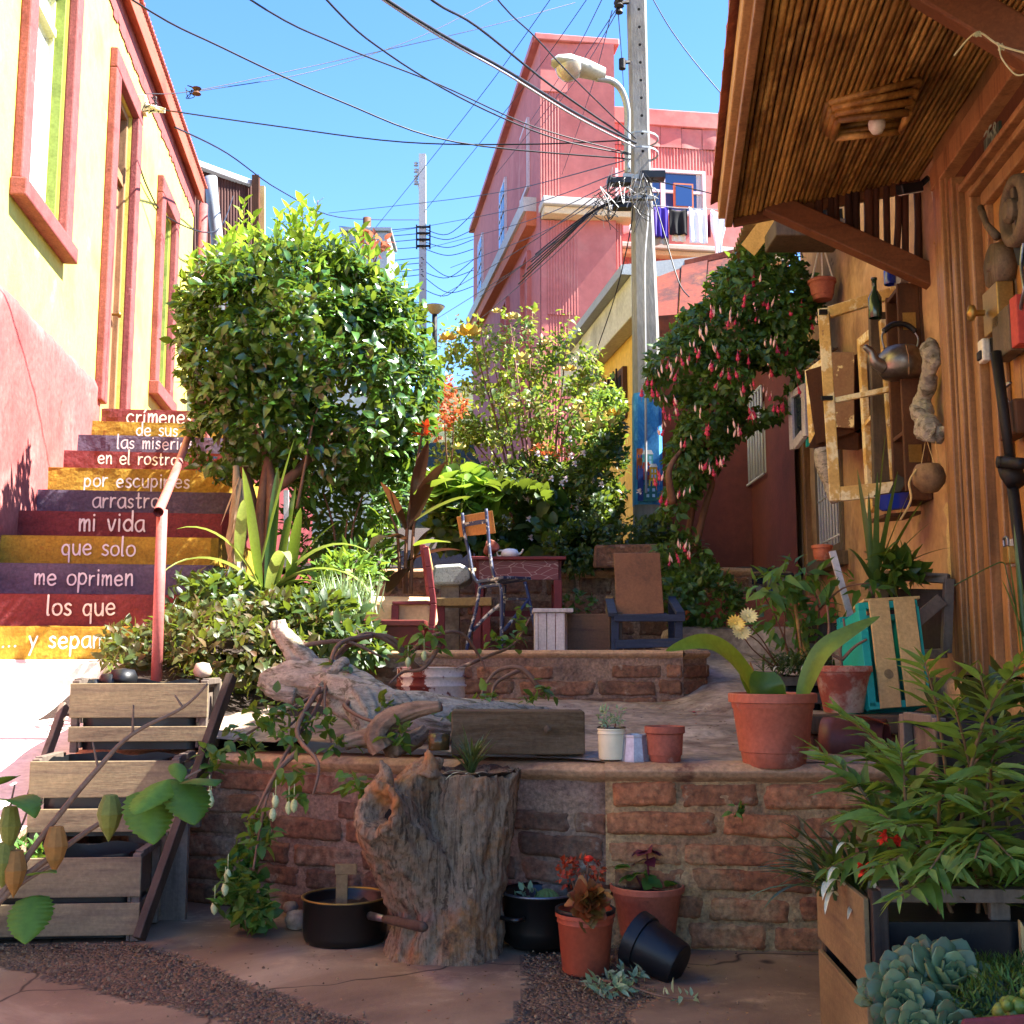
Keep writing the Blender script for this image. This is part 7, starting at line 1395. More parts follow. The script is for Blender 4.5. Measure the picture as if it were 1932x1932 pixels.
# ================================================================== LEFT CRATE STACK
def crate(name, label, o, yaw, w_, d, h, front=(.55, .35), group=None, m='crate', mp='crate_side', liner=True, soil=.75, sides=True):
    o = V(o); X = V((math.cos(yaw), math.sin(yaw), 0)); Y = V((-math.sin(yaw), math.cos(yaw), 0)); Z = V((0, 0, 1)); c = thing(name, label, 'crate', tuple(o), group); t = .011
    for sx in (-1, 1):
        for yy in (0.0, d - .03): MB().obox(o, X, Y, Z, sx * w_ / 2 - (.028 if sx > 0 else 0), sx * w_ / 2 + (0 if sx > 0 else .028), yy + t, yy + .03 + t, 0, h + .012).build('post', M[mp], c, bevel=.003)
    zt = h; b = MB(); gap = h * (1 - sum(front)) / max(1, len(front))
    for i, f in enumerate(front):
        if not f: continue
        j = rnd.uniform(-.006, .006); b.obox(o + Z * j, X, Y, Z, -w_ / 2 - .004, w_ / 2 + .004, 0, t, zt - h * f, zt); zt -= h * f + gap
    b.build('front_slats', M[m], c, bevel=.0025)
    zt = h; b = MB()
    for f in front: b.obox(o, X, Y, Z, -w_ / 2, w_ / 2, d + t, d + 2 * t, zt - h * f, zt); zt -= h * f + gap
    b.build('back_slats', M[m], c, bevel=.0025)
    if sides:
        for sx in (-1, 1):
            zt = h - .02; b = MB()
            for f in front: b.obox(o, X, Y, Z, sx * w_ / 2 - (t + .03 if sx > 0 else -.03), sx * w_ / 2 - (.03 if sx > 0 else -.03 - t), t + .002, d + t - .002, zt - h * f, zt); zt -= h * f + gap
            b.build('side_slats', M[mp], c, bevel=.0025)
            MB().obox(o, X, Y, Z, sx * w_ / 2 - (.028 if sx > 0 else 0), sx * w_ / 2 + (0 if sx > 0 else .028), .042, d - .02, h - .006, h + .018).build('top_rail', M[mp], c, bevel=.003)
    if liner:
        b = MB(); a = w_ / 2 - .045
        def lf(u, v):
            an = u * 6.2832; r_ = 1 / max(abs(math.cos(an)), abs(math.sin(an))); x = a * max(-1, min(1, math.cos(an) * r_)); y = (d / 2 - .02) * max(-1, min(1, math.sin(an) * r_)); z = lerp(.01, h * 1.02 + .015 * nz(u * 14, 0, o.x), v)
            k = 1 + .03 * nz(u * 18, v * 5, o.x * 3); return o + X * x * k + Y * (d / 2 + .01 + y * k) + Z * z
        b.grid(lf, 64, 8); b.build('liner', M['black_pl'], c, smooth=True)
        MB().grid(lambda u, v: o + X * lerp(-a, a, u) + Y * lerp(.03, d - .01, v) + Z * (h * soil + .02 * nz(u * 5, v * 5, o.x)), 14, 8).build('soil', M['soil'], c, smooth=True)
    return c
yw = R(4)
def cfront(px, py, D): return P(px, py, D)
c1 = P(97, 1775, 3.95); c1.z = .005; crate('fruit_crate', 'bottom grey slatted fruit crate of the stepped planter stack', c1, yw, .56, .30, .275, (.47, .38), 'stepped planter crates')
c2_ = P(192, 1585, 4.22); crate('fruit_crate', 'middle grey fruit crate of the stepped planter, lined with black plastic', c2_, yw, .525, .30, .275, (.47, .30), 'stepped planter crates')
c3_ = P(258, 1420, 4.5); crate('fruit_crate', 'top pale fruit crate of the stepped planter under the handrail', c3_, yw, .52, .30, .265, (.50, .22), 'stepped planter crates')
b = MB(); b.beam(P(437, 1275, 4.25), P(262, 1772, 3.87), .05, .028, (1, 0, .3)); rl = thing('ladder_rail', 'long dark slanted side board of the stepped crate planter', 'board', tuple(P(262, 1772, 3.87))); b.build('rail', M['crate_dark'], rl, bevel=.003)
b = MB(); b.beam(P(122, 1330, 4.7), P(40, 1560, 4.35), .04, .025, (1, 0, .3)); b.build('rail', M['crate_side'], rl, bevel=.003)
b = MB(); b.obox(P(300, 1740, 4.35), (1, 0, 0), (0, 1, 0), (0, 0, 1), -.12, .10, -.02, .01, 0, .55); b.obox(P(345, 1560, 4.5), (1, 0, 0), (0, 1, 0), (0, 0, 1), -.05, .07, -.02, .01, 0, .25); b.build('cross_board', M['crate_side'], rl, bevel=.003)
b = MB()
for px, py, r_ in ((210, 1285, .055), (180, 1292, .04), (232, 1278, .06), (155, 1290, .04)): b.lathe([(0, -r_ * .7), (r_ * .8, -r_ * .5), (r_, 0), (r_ * .7, r_ * .5), (0, r_ * .62)], P(px, py, 4.62), 10, wob=.5)
tag(b.build('bundled_plastic', M['black_pl'], smooth=True), 'bunched black plastic lining poking out of the top crate', 'plastic')
st2 = MB(); st2.lathe([(0, -.03), (.03, -.02), (.038, 0), (.025, .03), (0, .035)], P(382, 1266, 4.6), 12, wob=.3); tag(st2.build('pebble', M['ledge'], smooth=True), 'pale rounded stone on the rim of the top crate', 'stone')
gp_ = thing('crate_seedlings', 'small green seedlings growing in the bottom crate', 'seedling', tuple(P(130, 1600, 4.1))); foliage(gp_, 'leaves', [(C_(140, 1610, 4.12), (.14, .06, .05)), (C_(60, 1610, 4.12), (.1, .06, .04))], 130, .04, .5, LM['mid'], seed=61)
# ================================================================== STUMP, DRIFTWOOD, LOG
stp = thing('tree_stump', 'rotten grey tree stump with a hollow side branch against the brick wall', 'tree stump', tuple(P(830, 1790, 3.72)))
b = MB(); c0 = P(828, 1806, 3.73); c0.z = -.03; c1 = P(880, 1462, 3.80)
ring = []; n = 84; m_ = 46
def sfn(u, v):
    c = c0.lerp(c1, v); an = u * 6.28318; r_ = lerp(.185, .178, v) * (1 + .07 * sm(.2, 0, v)) * (1 - .05 * math.sin(v * 3.1))
    g = .018 * NZ.noise(V((math.cos(an) * 5, math.sin(an) * 5, v * 1.1))) + .012 * NZ.noise(V((math.cos(an) * 13, math.sin(an) * 13, v * 2.2))) + .007 * NZ.noise(V((math.cos(an) * 30, math.sin(an) * 30, v * 4))) + .012 * NZ.noise(V((math.cos(an) * 4, math.sin(an) * 4, v * 8)))
    r_ += g; zz = (.025 * NZ.noise(V((math.cos(an) * 2.5, math.sin(an) * 2.5, 3))) + .02 * NZ.noise(V((math.cos(an) * 9, math.sin(an) * 9, 5)))) * v ** 6
    return c + V((math.cos(an) * r_, math.sin(an) * r_ * .9, zz))
def closed(fn, nu, nv, ctop, cbot):
    k = len(b.v)
    for j in range(nv + 1):
        for i in range(nu): b.v.append(tuple(fn(i / nu, j / nv)))
    for j in range(nv):
        for i in range(nu): b.f.append((k + j * nu + i, k + j * nu + (i + 1) % nu, k + (j + 1) * nu + (i + 1) % nu, k + (j + 1) * nu + i))
    b.v.append(tuple(cbot)); b.v.append(tuple(ctop)); q = len(b.v)
    for i in range(nu): b.f.append((k + (i + 1) % nu, k + i, q - 2)); b.f.append((k + nv * nu + i, k + nv * nu + (i + 1) % nu, q - 1))
closed(sfn, n, m_, c1 - V((0, 0, .03)), c0)
lp = spline([P(800, 1705, 3.72), P(757, 1630, 3.66), P(722, 1575, 3.6), P(700, 1535, 3.53)], 8)
def lfn(u, v):
    q = v * (len(lp) - 1); k = min(int(q), len(lp) - 2); c = lp[k].lerp(lp[k + 1], q - k); t, s, nn = frame(V((-.55, -.75, .35)), (0, 0, 1)); an = u * 6.2832; r_ = lerp(.15, .088, v) + .012 * NZ.noise(V((math.cos(an) * 3, math.sin(an) * 3, v * 2))) + .011 * NZ.noise(V((math.cos(an) * 9, math.sin(an) * 9, v * 6)))
    return c + (s * math.cos(an) + nn * math.sin(an)) * r_ + t * (.02 * NZ.noise(V((math.cos(an) * 3, math.sin(an) * 3, 9))) * v ** 4)
def lfn2(u, v):
    if v <= .75: return lfn(u, v / .75)
    w_ = (v - .75) / .25; p_ = lfn(u, 1); cc = lp[-1] - V((-.55, -.75, .35)).normalized() * (.09 * w_); return p_.lerp(cc, .22 + .28 * w_) if w_ > .1 else p_.lerp(lp[-1], .15)
closed(lfn2, 48, 32, lp[-1] - V((-.55, -.75, .35)).normalized() * .09, lp[0])
b.tube(spline([P(745, 1560, 3.66), P(770, 1500, 3.68), P(800, 1462, 3.72), P(830, 1440, 3.74)], 6), [.07, .075, .08, .08, .075, .07, .07, .065, .06, .06, .055, .05, .05, .045, .04, .03, .02, .015, .01], 12)
b.tube(spline([P(705, 1510, 3.6), P(720, 1470, 3.62), P(708, 1440, 3.62)], 5), [.05, .045, .04, .035, .03, .026, .022, .018, .014, .01, .006], 10); b.tube(spline([P(800, 1470, 3.66), P(806, 1440, 3.66), P(798, 1418, 3.67)], 5), [.045, .04, .035, .03, .026, .022, .02, .016, .012, .008, .005], 10)
b.build('trunk', M['bark'], stp, remesh=.0075, disp=.022, dscale=22)
b = MB(); b.grid(lambda u, v: c1 + V((math.cos(u * 6.283) * .165 * v, math.sin(u * 6.283) * .15 * v, -.035 + .04 * v ** 3 + .02 * nz(math.cos(u * 6.283) * v * 4, math.sin(u * 6.283) * v * 4, 2))), 40, 12); b.build('rotted_top', M['stump_top'], stp, smooth=True)
MB().lathe([(0, 0), (.055, 0), (.055, .004), (0, .004)], lp[-1] + V((.55, .75, -.35)).normalized() * .072, 18, axis=(-.55, -.75, .35)).build('hollow', M['dark'], stp)
sp_ = thing('stump_spider_plant', 'small spider plant with narrow arching leaves growing on top of the stump', 'plant', tuple(P(885, 1462, 3.72)))
b = MB()
for i in range(46):
    a = rnd.random() * 6.28; b.blade(P(886 + rnd.uniform(-6, 6), 1466, 3.72), (math.cos(a) * rnd.uniform(.15, .8), math.sin(a) * .5, rnd.uniform(.6, 1.2)), rnd.uniform(.09, .17), .008, rnd.uniform(.4, 1.8), .4, 6)
b.build('leaves', LM['grey2'] if 'grey2' in LM else LM['spider'], sp_)
b = MB()
for i in range(10): a = rnd.random() * 6.28; b.blade(P(888, 1468, 3.71), (math.cos(a), math.sin(a) * .6 - .3, .3), rnd.uniform(.05, .12), .006, 1.5, .3, 6)
b.build('pale_leaves', LM['pale'], sp_)
for o in (stp, sp_): o.location.y += .13
dw = thing('driftwood_log', 'big twisted silver grey driftwood log lying on the ledge', 'driftwood', tuple(P(750, 1400, 4.3)))
b = MB()
def limb(pts, rs, nn=10, seg=44):
    s = spline([P(*q) for q in pts], nn); m = len(s); k = len(b.v); nrm = None; sd_ = rnd.random() * 20
    for i_, p_ in enumerate(s):
        t_ = (s[min(i_ + 1, m - 1)] - s[max(i_ - 1, 0)]).normalized()
        if nrm is None: nrm = frame(t_)[2]
        nrm = (nrm - t_ * nrm.dot(t_)).normalized(); bn_ = t_.cross(nrm); v_ = i_ / (m - 1); r0_ = .84 * np.interp(v_, np.linspace(0, 1, len(rs)), rs); ln_ = v_ * m * .022
        for j_ in range(seg):
            a_ = 6.28318 * j_ / seg; tw = a_ + ln_ * 1.2; ca, sa = math.cos(tw), math.sin(tw)
            g_ = .30 * NZ.noise(V((ca * 1.4, sa * 1.4, ln_ * 3 + sd_))) + .20 * NZ.noise(V((ca * 4, sa * 4, ln_ * 1.6 + sd_))) + .12 * NZ.noise(V((ca * 10, sa * 10, ln_ * 3 + sd_))) - .25 * max(0, NZ.noise(V((ca * 3, sa * 3, ln_ * 4 + sd_ + 7))) - .25)
            b.v.append(tuple(p_ + (nrm * math.cos(a_) + bn_ * math.sin(a_)) * r0_ * (1 + g_)))
    for i_ in range(m - 1):
        for j_ in range(seg): b.f.append((k + i_ * seg + j_, k + i_ * seg + (j_ + 1) % seg, k + (i_ + 1) * seg + (j_ + 1) % seg, k + (i_ + 1) * seg + j_))
    b.f.append(tuple(k + j_ for j_ in range(seg))[::-1]); b.f.append(tuple(k + (m - 1) * seg + j_ for j_ in range(seg)))
limb([(500, 1285, 4.75), (560, 1275, 4.7), (620, 1290, 4.65), (680, 1320, 4.55), (740, 1340, 4.5), (820, 1345, 4.5), (930, 1345, 4.6), (1040, 1345, 4.75)], [.05, .085, .095, .11, .10, .075, .055, .02])
limb([(600, 1280, 4.7), (560, 1235, 4.72), (530, 1195, 4.75), (525, 1170, 4.75)], [.07, .06, .045, .03])
limb([(680, 1320, 4.5), (700, 1370, 4.4), (690, 1400, 4.35)], [.09, .07, .05])
limb([(740, 1340, 4.45), (790, 1370, 4.4), (850, 1385, 4.4)], [.09, .07, .06])
limb([(620, 1300, 4.6), (640, 1260, 4.6), (655, 1245, 4.62)], [.06, .035, .02])
limb([(500, 1285, 4.75), (520, 1300, 4.7), (560, 1310, 4.68)], [.04, .05, .05])
b.build('wood', M['drift'], dw, smooth=True)
bl_ = thing('driftwood_branch', 'curved brown driftwood root standing on the ledge edge beside the jar', 'driftwood', tuple(P(730, 1415, 4.1)))
b = MB(); limb([(725, 1412, 4.1), (712, 1385, 4.1), (735, 1358, 4.1), (780, 1340, 4.08), (832, 1332, 4.05)], [.055, .05, .045, .035, .02]); limb([(735, 1410, 4.12), (780, 1395, 4.2), (800, 1380, 4.25)], [.05, .04, .03]); limb([(650, 1400, 4.2), (690, 1392, 4.2), (720, 1390, 4.15)], [.03, .04, .045])
b.build('wood', wood('brown root', ['4a382c', '6e5a48', '86725e', '3c2e24'], 'x', 7, rough=.9, bump=.8, k=.3), bl_, smooth=True)
lg = thing('square_log', 'dark squared timber beam lying along the ledge behind the stump', 'timber', tuple(P(975, 1425, 4.02)))
b = MB(); a = P(851, 1424, 4.02); c = P(1104, 1424, 4.06); zt = P(975, 1341, 4.04).z
def tim(u, v):
    L_ = (c - a); an = v * 4; s = int(an) % 4; f = an - int(an); hw_ = .085; h_ = zt - a.z; pr = [(0, 0), (0, h_), (2 * hw_, h_), (2 * hw_, 0), (0, 0)]; o_ = lerp(pr[s][0], pr[s + 1][0], f) ; z_ = lerp(pr[s][1], pr[s + 1][1], f); q = a + L_ * u
    return q + V((0, o_ + .004 * nz(u * 20, z_ * 20, 1), z_ + .004 * nz(u * 9, o_ * 20, 2)))
b.hexa([a, c, c + V((0, .17, 0)), a + V((0, .17, 0)), a + V((0, 0, zt - a.z)), c + V((0, 0, zt - a.z)), c + V((0, .17, zt - a.z)), a + V((0, .17, zt - a.z))])
b.build('timber', M['log'], lg, bevel=.006)
MB().lathe([(0, 0), (.012, .0), (.014, .008), (.006, .012), (0, .012)], P(1033, 1375, 4.04), 10, axis=(0, -1, 0), wob=.4).build('knot', M['frame_grey'], lg)
# fuchsia-like trailing branches in front of the driftwood
tb_ = thing('trailing_fuchsia', 'arching bare branches with leaf tufts and pale buds trailing over the ledge', 'trailing plant', tuple(P(745, 1310, 4.9)))
pth = [[(980, 1262, 5.2), (940, 1225, 5.0), (880, 1195, 4.9), (820, 1190, 4.85)], [(985, 1280, 5.0), (965, 1225, 5.0), (905, 1192, 4.9), (870, 1200, 4.85)],
 [(985, 1270, 5.0), (940, 1210, 4.8), (885, 1195, 4.7)]]
pth = [[(990, 1262, 5.3), (978, 1215, 5.2), (950, 1190, 5.1), (900, 1190, 5.1)], [(1190 - 190, 1180, 5.2), (950, 1205, 5.2), (915, 1235, 5.25)],
 [(985, 1262, 5.2), (925, 1200, 5.0), (890, 1190, 5.0)]]
pth = [[(790, 1262, 5.1), (740, 1215, 5.0), (690, 1196, 4.9), (640, 1230, 4.75), (610, 1290, 4.6), (575, 1340, 4.4), (520, 1395, 4.2)],
 [(785, 1265, 5.1), (740, 1205, 5.0), (680, 1205, 4.9), (630, 1250, 4.7), (600, 1330, 4.5), (540, 1420, 4.1), (505, 1500, 3.95), (490, 1570, 3.95), (478, 1640, 3.9)],
 [(700, 1200, 4.9), (640, 1215, 4.7), (620, 1270, 4.6), (612, 1330, 4.45), (625, 1400, 4.3)], [(560, 1220, 4.7), (650, 1210, 4.75), (720, 1240, 4.8)],
 [(700, 1290, 4.75), (640, 1290, 4.6), (560, 1330, 4.4), (440, 1400, 4.2)], [(830, 1215, 5.0), (800, 1260, 4.9), (760, 1268, 4.9), (735, 1290, 4.7)],
 [(600, 1300, 4.5), (560, 1380, 4.2), (600, 1440, 3.95), (590, 1500, 3.9)], [(560, 1420, 4.0), (520, 1460, 3.95), (480, 1540, 3.95)],
 [(985, 1262, 5.1), (935, 1290, 5.0), (928, 1330, 4.9)], [(1025, 1310, 4.9), (985, 1262, 4.9), (940, 1265, 4.9), (912, 1300, 4.8), (905, 1340, 4.6)], [(700, 1320, 4.5), (650, 1330, 4.4), (700, 1360, 4.3), (770, 1360, 4.2)],
 [(850, 1268, 5.3), (915, 1240, 5.5), (970, 1215, 5.6), (1000, 1165, 5.7)], [(775, 1230, 5.1), (815, 1200, 5.1), (870, 1195, 5.2), (905, 1240, 5.3), (915, 1262, 5.3)]]
stems(tb_, 'branches', [[P(*q) for q in p_] for p_ in pth], .012, .004, M['twig'], 6)
tufts = [(520, 1350, 4.25), (545, 1400, 4.15), (470, 1410, 4.15), (445, 1390, 4.2), (410, 1420, 4.1), (500, 1370, 4.2), (560, 1360, 4.3), (550, 1460, 3.95), (560, 1500, 3.9), (480, 1550, 3.9), (500, 1580, 3.92), (460, 1660, 3.9), (480, 1690, 3.88), (500, 1720, 3.88), (440, 1680, 3.9), (420, 1700, 3.9), (640, 1400, 4.2), (620, 1370, 4.3), (740, 1380, 4.1), (750, 1395, 4.05), (700, 1480, 3.85), (665, 1475, 3.8), (800, 1210, 4.95), (770, 1225, 4.95), (815, 1200, 4.95), (905, 1325, 4.6), (920, 1310, 4.65), (1025, 1300, 4.85), (1005, 1315, 4.85), (640, 1265, 4.6), (860, 1340, 4.5), (840, 1360, 4.4), (930, 1170 + 40, 5.5), (965, 1205, 5.5), (990, 1165, 5.6), (530, 1330, 4.3), (480, 1330, 4.4), (590, 1360, 4.3), (390, 1440, 4.1), (730, 1330, 4.4)]
tp_, td_, tl_ = [], [], []
for (px, py, D) in tufts:
    for i in range(14): tp_.append(tuple(P(px + rnd.gauss(0, 12), py + rnd.gauss(0, 12), D + rnd.uniform(-.04, .04)))); td_.append((rnd.gauss(0, 1), rnd.gauss(0, .7), rnd.gauss(-.1, .7))); tl_.append(rnd.uniform(.035, .065))
leafbatch('leaves', tp_, td_, tl_, .62, LM['mid'], tb_, droop=.2)
for (px, py, D) in ((520, 1500, 3.9), (545, 1512, 3.9), (555, 1508, 3.88), (515, 1525, 3.9), (398, 1500, 4.0), (395, 1490, 4.0), (405, 1700, 3.88), (800, 1228, 4.9), (770, 1240, 4.9), (425, 1665, 3.88), (430, 1640, 3.9)):
    bb = MB(); q = P(px, py, D); bb.tube([q + V((0, 0, .05)), q], .0015, 4); bb.lathe([(0, .002), (.008, -.004), (.013, -.02), (.009, -.036), (0, -.045)], q, 8); bb.build('bud', M['bud'], tb_, smooth=True)
# mint at wall foot + rocks
mt = thing('mint_clump', 'clump of soft green mint growing at the foot of the shaded brick wall', 'herb', tuple(P(485, 1735, 4.15))); foliage(mt, 'leaves', [(C_(480, 1690, 4.12), (.08, .07, .09)), (C_(500, 1720, 4.1), (.06, .06, .05)), (C_(470, 1580, 4.2), (.07, .05, .08)), (C_(455, 1640, 4.15), (.06, .05, .05))], 420, .045, .75, LM['mid'], seed=63, shell=.4)
for (px, py, r_, lab) in ((560, 1735, .045, 'grey rounded rock behind the black saucepan'), (548, 1712, .03, 'small brown stone against the wall behind the saucepan')):
    tag(MB().lathe([(0, -r_ * .8), (r_ * .8, -r_ * .6), (r_, 0), (r_ * .7, r_ * .6), (0, r_ * .75)], PZ(px, py, .03), 14, wob=.35).build('rock', M['ledge'], smooth=True), lab, 'rock')
# ================================================================== POTS ON THE PATIO
sp0 = PZ(642, 1788, 0); sp0.y += .1; sau = thing('saucepan', 'black saucepan with brown handle used as planter beside the stump', 'saucepan', tuple(sp0))
zt = .15; rr_ = .142
MB().lathe([(0, 0), (rr_ * .90, 0), (rr_ * .97, .012), (rr_ * 1.0, .03), (rr_ * 1.0, .135), (rr_ * 1.04, .142), (rr_ * 1.045, .145), (rr_ * 1.0, .148), (rr_ * .965, .138), (rr_ * .95, .09), (0, .09)], sp0, 40).build('pan', M['black_enamel'], sau, smooth=True)
MB().lathe([(rr_ * 1.0, .1435), (rr_ * 1.05, .1445), (rr_ * 1.05, .1485), (rr_ * 1.0, .1495), (rr_ * .985, .145)], sp0, 40).build('rim', M['brass'], sau, smooth=True)
MB().grid(lambda u, v: sp0 + V((math.cos(u * 6.283) * v * .136, math.sin(u * 6.283) * v * .136, .108 + .02 * nz(math.cos(u * 6.283) * v * 4, math.sin(u * 6.283) * v * 4, 3))), 28, 10).build('soil', M['soil'], sau, smooth=True)
h0 = sp0 + V((.10, -.115, .105)); h1 = P(803, 1750, 3.46)
MB().tube([h0, h0.lerp(h1, .3)], [.014, .011], 10).build('handle_socket', M['steel'], sau, smooth=True)
MB().tube([h0.lerp(h1, .25), h0.lerp(h1, .35), h0.lerp(h1, .7), h0.lerp(h1, .95), h1], [.010, .014, .016, .016, .009], 12).build('handle', M['crate_dark'], sau, smooth=True)
wl = thing('plant_label', 'T-shaped wooden plant label stuck in the saucepan soil', 'plant label', tuple(sp0 + V((-.02, 0, .10)))); b = MB(); q = sp0 + V((-.01, -.02, .09)); b.obox(q, (1, 0, 0), (0, 1, 0), (0, 0, 1), -.02, .02, -.004, .004, 0, .13); b.obox(q, (1, 0, 0), (0, 1, 0), (0, 0, 1), -.024, .05, -.0045, .0045, .13, .165); b.build('label', M['pine_tan'], wl, bevel=.002)
def potted(name, label, px, py, rt, rb_, h, m, z=0, dy=None, **kw):
    c = PZ(px, py, z) if dy is None else P(px, py, dy); c = V((c.x, c.y + (rb_ if dy is None else 0), c.z)); o = thing(name, label, 'potted plant', tuple(c)); potbody(o, c, rt, rb_, h, M[m], **kw); return o, c
# cactus casserole
ck = PZ(1022, 1800, 0); ck.y += .12; cz = thing('casserole_pot', 'black enamel casserole with two loop handles planted with a round cactus', 'potted plant', tuple(ck))
MB().lathe([(0, 0), (.10, 0), (.125, .02), (.13, .06), (.128, .165), (.136, .172), (.132, .178), (.12, .168), (.118, .12), (0, .12)], ck, 36).build('casserole', M['black_enamel'], cz, smooth=True)
MB().lathe([(.128, .171), (.1375, .1725), (.1375, .177), (.13, .179)], ck, 36).build('rim', M['steel'], cz, smooth=True)
for a in (3.9, .7): d = V((math.cos(a), math.sin(a), 0)); s = V((-d.y, d.x, 0)); q = ck + d * .128 + V((0, 0, .11)); MB().tube(spline([q - s * .05, q - s * .045 + d * .035, q + s * .045 + d * .035, q + s * .05], 6), .008, 8).build('handle', M['black_enamel'], cz, smooth=True)
MB().lathe([(0, .135), (.118, .13)], ck, 16, wob=.05).build('soil', M['soil'], cz, smooth=True)
b = MB(); n = 40
def cac(u, v): an = u * 6.2832; ph = lerp(.1, 1.57, v); r_ = .045 * (1 + .09 * math.cos(an * 13)); return ck + V((.02 + math.cos(an) * r_ * math.cos(ph), -.02 + math.sin(an) * r_ * math.cos(ph), .135 + .05 * math.sin(ph)))
b.grid(cac, 104, 10); b.build('cactus', mat('cactus', ['5a6a34', '748040', '4a5a2a'], 10, bump=.3), cz, smooth=True)
foliage(cz, 'succulent', [(tuple(ck + V((-.04, -.03, .155))), (.035, .03, .035))], 40, .028, .5, LM['grey'], seed=71, up=.6)
# orange pot with kalanchoe
kal, kc = potted('kalanchoe_pot', 'orange plastic pot with a bronze kalanchoe and red flower heads', 1108, 1845, .088, .072, .185, 'orange_pot', band=False)
MB().lathe([(.084, .176), (.093, .177), (.0935, .187), (.088, .19), (.083, .186)], kc, 30).build('rim', M['black_pl'], kal, smooth=True)
foliage(kal, 'leaves', [(tuple(kc + V((0, 0, .21))), (.075, .07, .05)), (tuple(kc + V((-.045, -.03, .2))), (.04, .04, .05))], 95, .055, .7, LM['kal'], seed=72, kind='round', up=.6, shell=.3)
stems(kal, 'stalks', [[kc + V((-.02, 0, .2)), kc + V((-.05, 0, .3))], [kc + V((0, 0, .2)), kc + V((.01, 0, .32))], [kc + V((.02, 0, .2)), kc + V((.035, 0, .29))]], .004, .003, M['trunk'])
foliage(kal, 'flowers', [(tuple(kc + V((-.055, 0, .31))), (.03, .025, .025)), (tuple(kc + V((-.065, 0, .27))), (.022, .02, .02)), (tuple(kc + V((-.01, 0, .31))), (.014, .014, .03)), (tuple(kc + V((.04, 0, .29))), (.014, .014, .04))], 130, .018, .6, leafmat('kalanchoe flower', ['8a2a14', 'a83a1c', '9a4a24'], .6, .2, tint='d05030'), seed=73, shell=.3, thr=-1)
MB().lathe([(0, 0), (.01, .004), (.014, .014), (.006, .02), (0, .02)], kc + V((.012, -.01, .325)), 8, wob=.5).build('red_bloom', M['fl_scarlet'], kal)
dpt, dc_ = potted('dark_flower_pot', 'dark maroon pot in the corner behind the orange pot, holding dry grass', 1130, 1785, .085, .07, .2, 'terra_dark' if 'terra_dark' in M else 'brown_box')
b = MB()
for i in range(26): a = rnd.random() * 6.28; b.blade(dc_ + V((0, 0, .19)), (math.cos(a) * .8, math.sin(a) * .6, .8), rnd.uniform(.1, .19), .004, 2.2, .2, 7)
b.build('dry_grass', LM['dry'], dpt)
col, cc_ = potted('coleus_pot', 'terracotta pot with a young purple leaved coleus by the orange wall', 1228, 1800, .118, .078, .205, 'terra')
b1, d1 = [], []
stems(col, 'stems', [[cc_ + V((0, 0, .18)), cc_ + V((.005, 0, .24)), cc_ + V((.0, 0, .31))], [cc_ + V((-.01, 0, .18)), cc_ + V((-.04, -.01, .24))]], .004, .003, mat('coleus stem', ['6a2a34'], bump=0))
leafbatch('purple_leaves', [tuple(cc_ + V((0, 0, .31)))] * 6 + [tuple(cc_ + V((.005, 0, .285)))] * 3, [(-1, -.5, .1), (1, -.4, .1), (0, -1, .25), (.3, .6, .4), (.7, -.7, 0), (-.6, -.8, .0), (-1, .1, -.1), (.9, .3, -.1), (.2, -1, -.2)], [.06] * 9, .75, LM['coleus'], col)
leafbatch('green_leaves', [tuple(cc_ + V((-.04, -.01, .235)))] * 3 + [tuple(cc_ + V((.0, -.02, .22)))] * 3 + [tuple(cc_ + V((-.06, -.02, .26)))] * 2 + [tuple(cc_ + V((.06, -.02, .2)))] * 2, [(-1, -.3, -.1), (-.5, -.9, .1), (.5, -.6, .3), (1, -.5, -.2), (-.2, -1, -.2), (.3, .6, .4), (-1, -.4, .3), (-.7, .3, .2), (.5, -.6, .6), (.8, 0, .4)], [.06, .055, .05, .05, .05, .05, .05, .05, .045, .04], .85, LM['mid'], col, kind='round')
fb_ = thing('fallen_pot', 'black plastic nursery pot lying on its side in front of the coleus pot', 'pot', tuple(PZ(1220, 1830, 0)))
ax = V((.62, -.42, -.30)).normalized(); q = P(1196, 1768, 3.62)
MB().lathe([(0, .165), (.062, .165), (.066, .16), (.076, .04), (.083, .038), (.086, .0), (.082, .0), (.072, .06), (.058, .155), (0, .155)], q, 30, axis=ax).build('pot', M['black_pl'], fb_, smooth=True).modifiers.new('e', 'EDGE_SPLIT').split_angle = R(35)
wth = thing('withered_sprig', 'withered uprooted sprig lying on the gravel before the orange pot', 'plant', tuple(PZ(1190, 1870, 0))); stems(wth, 'stem', [[PZ(1125, 1848, .02), PZ(1180, 1858, .025), PZ(1250, 1880, .012), PZ(1318, 1884, .012)], [PZ(1180, 1858, .02), PZ(1150, 1870, .02)]], .004, .002, M['twig'])
foliage(wth, 'leaves', [(tuple(PZ(1150, 1860, .02)), (.06, .05, .015)), (tuple(PZ(1280, 1880, .015)), (.05, .02, .01)), (tuple(PZ(1185, 1838, .02)), (.05, .03, .012))], 120, .035, .4, LM['grey'], seed=75, thr=-1)
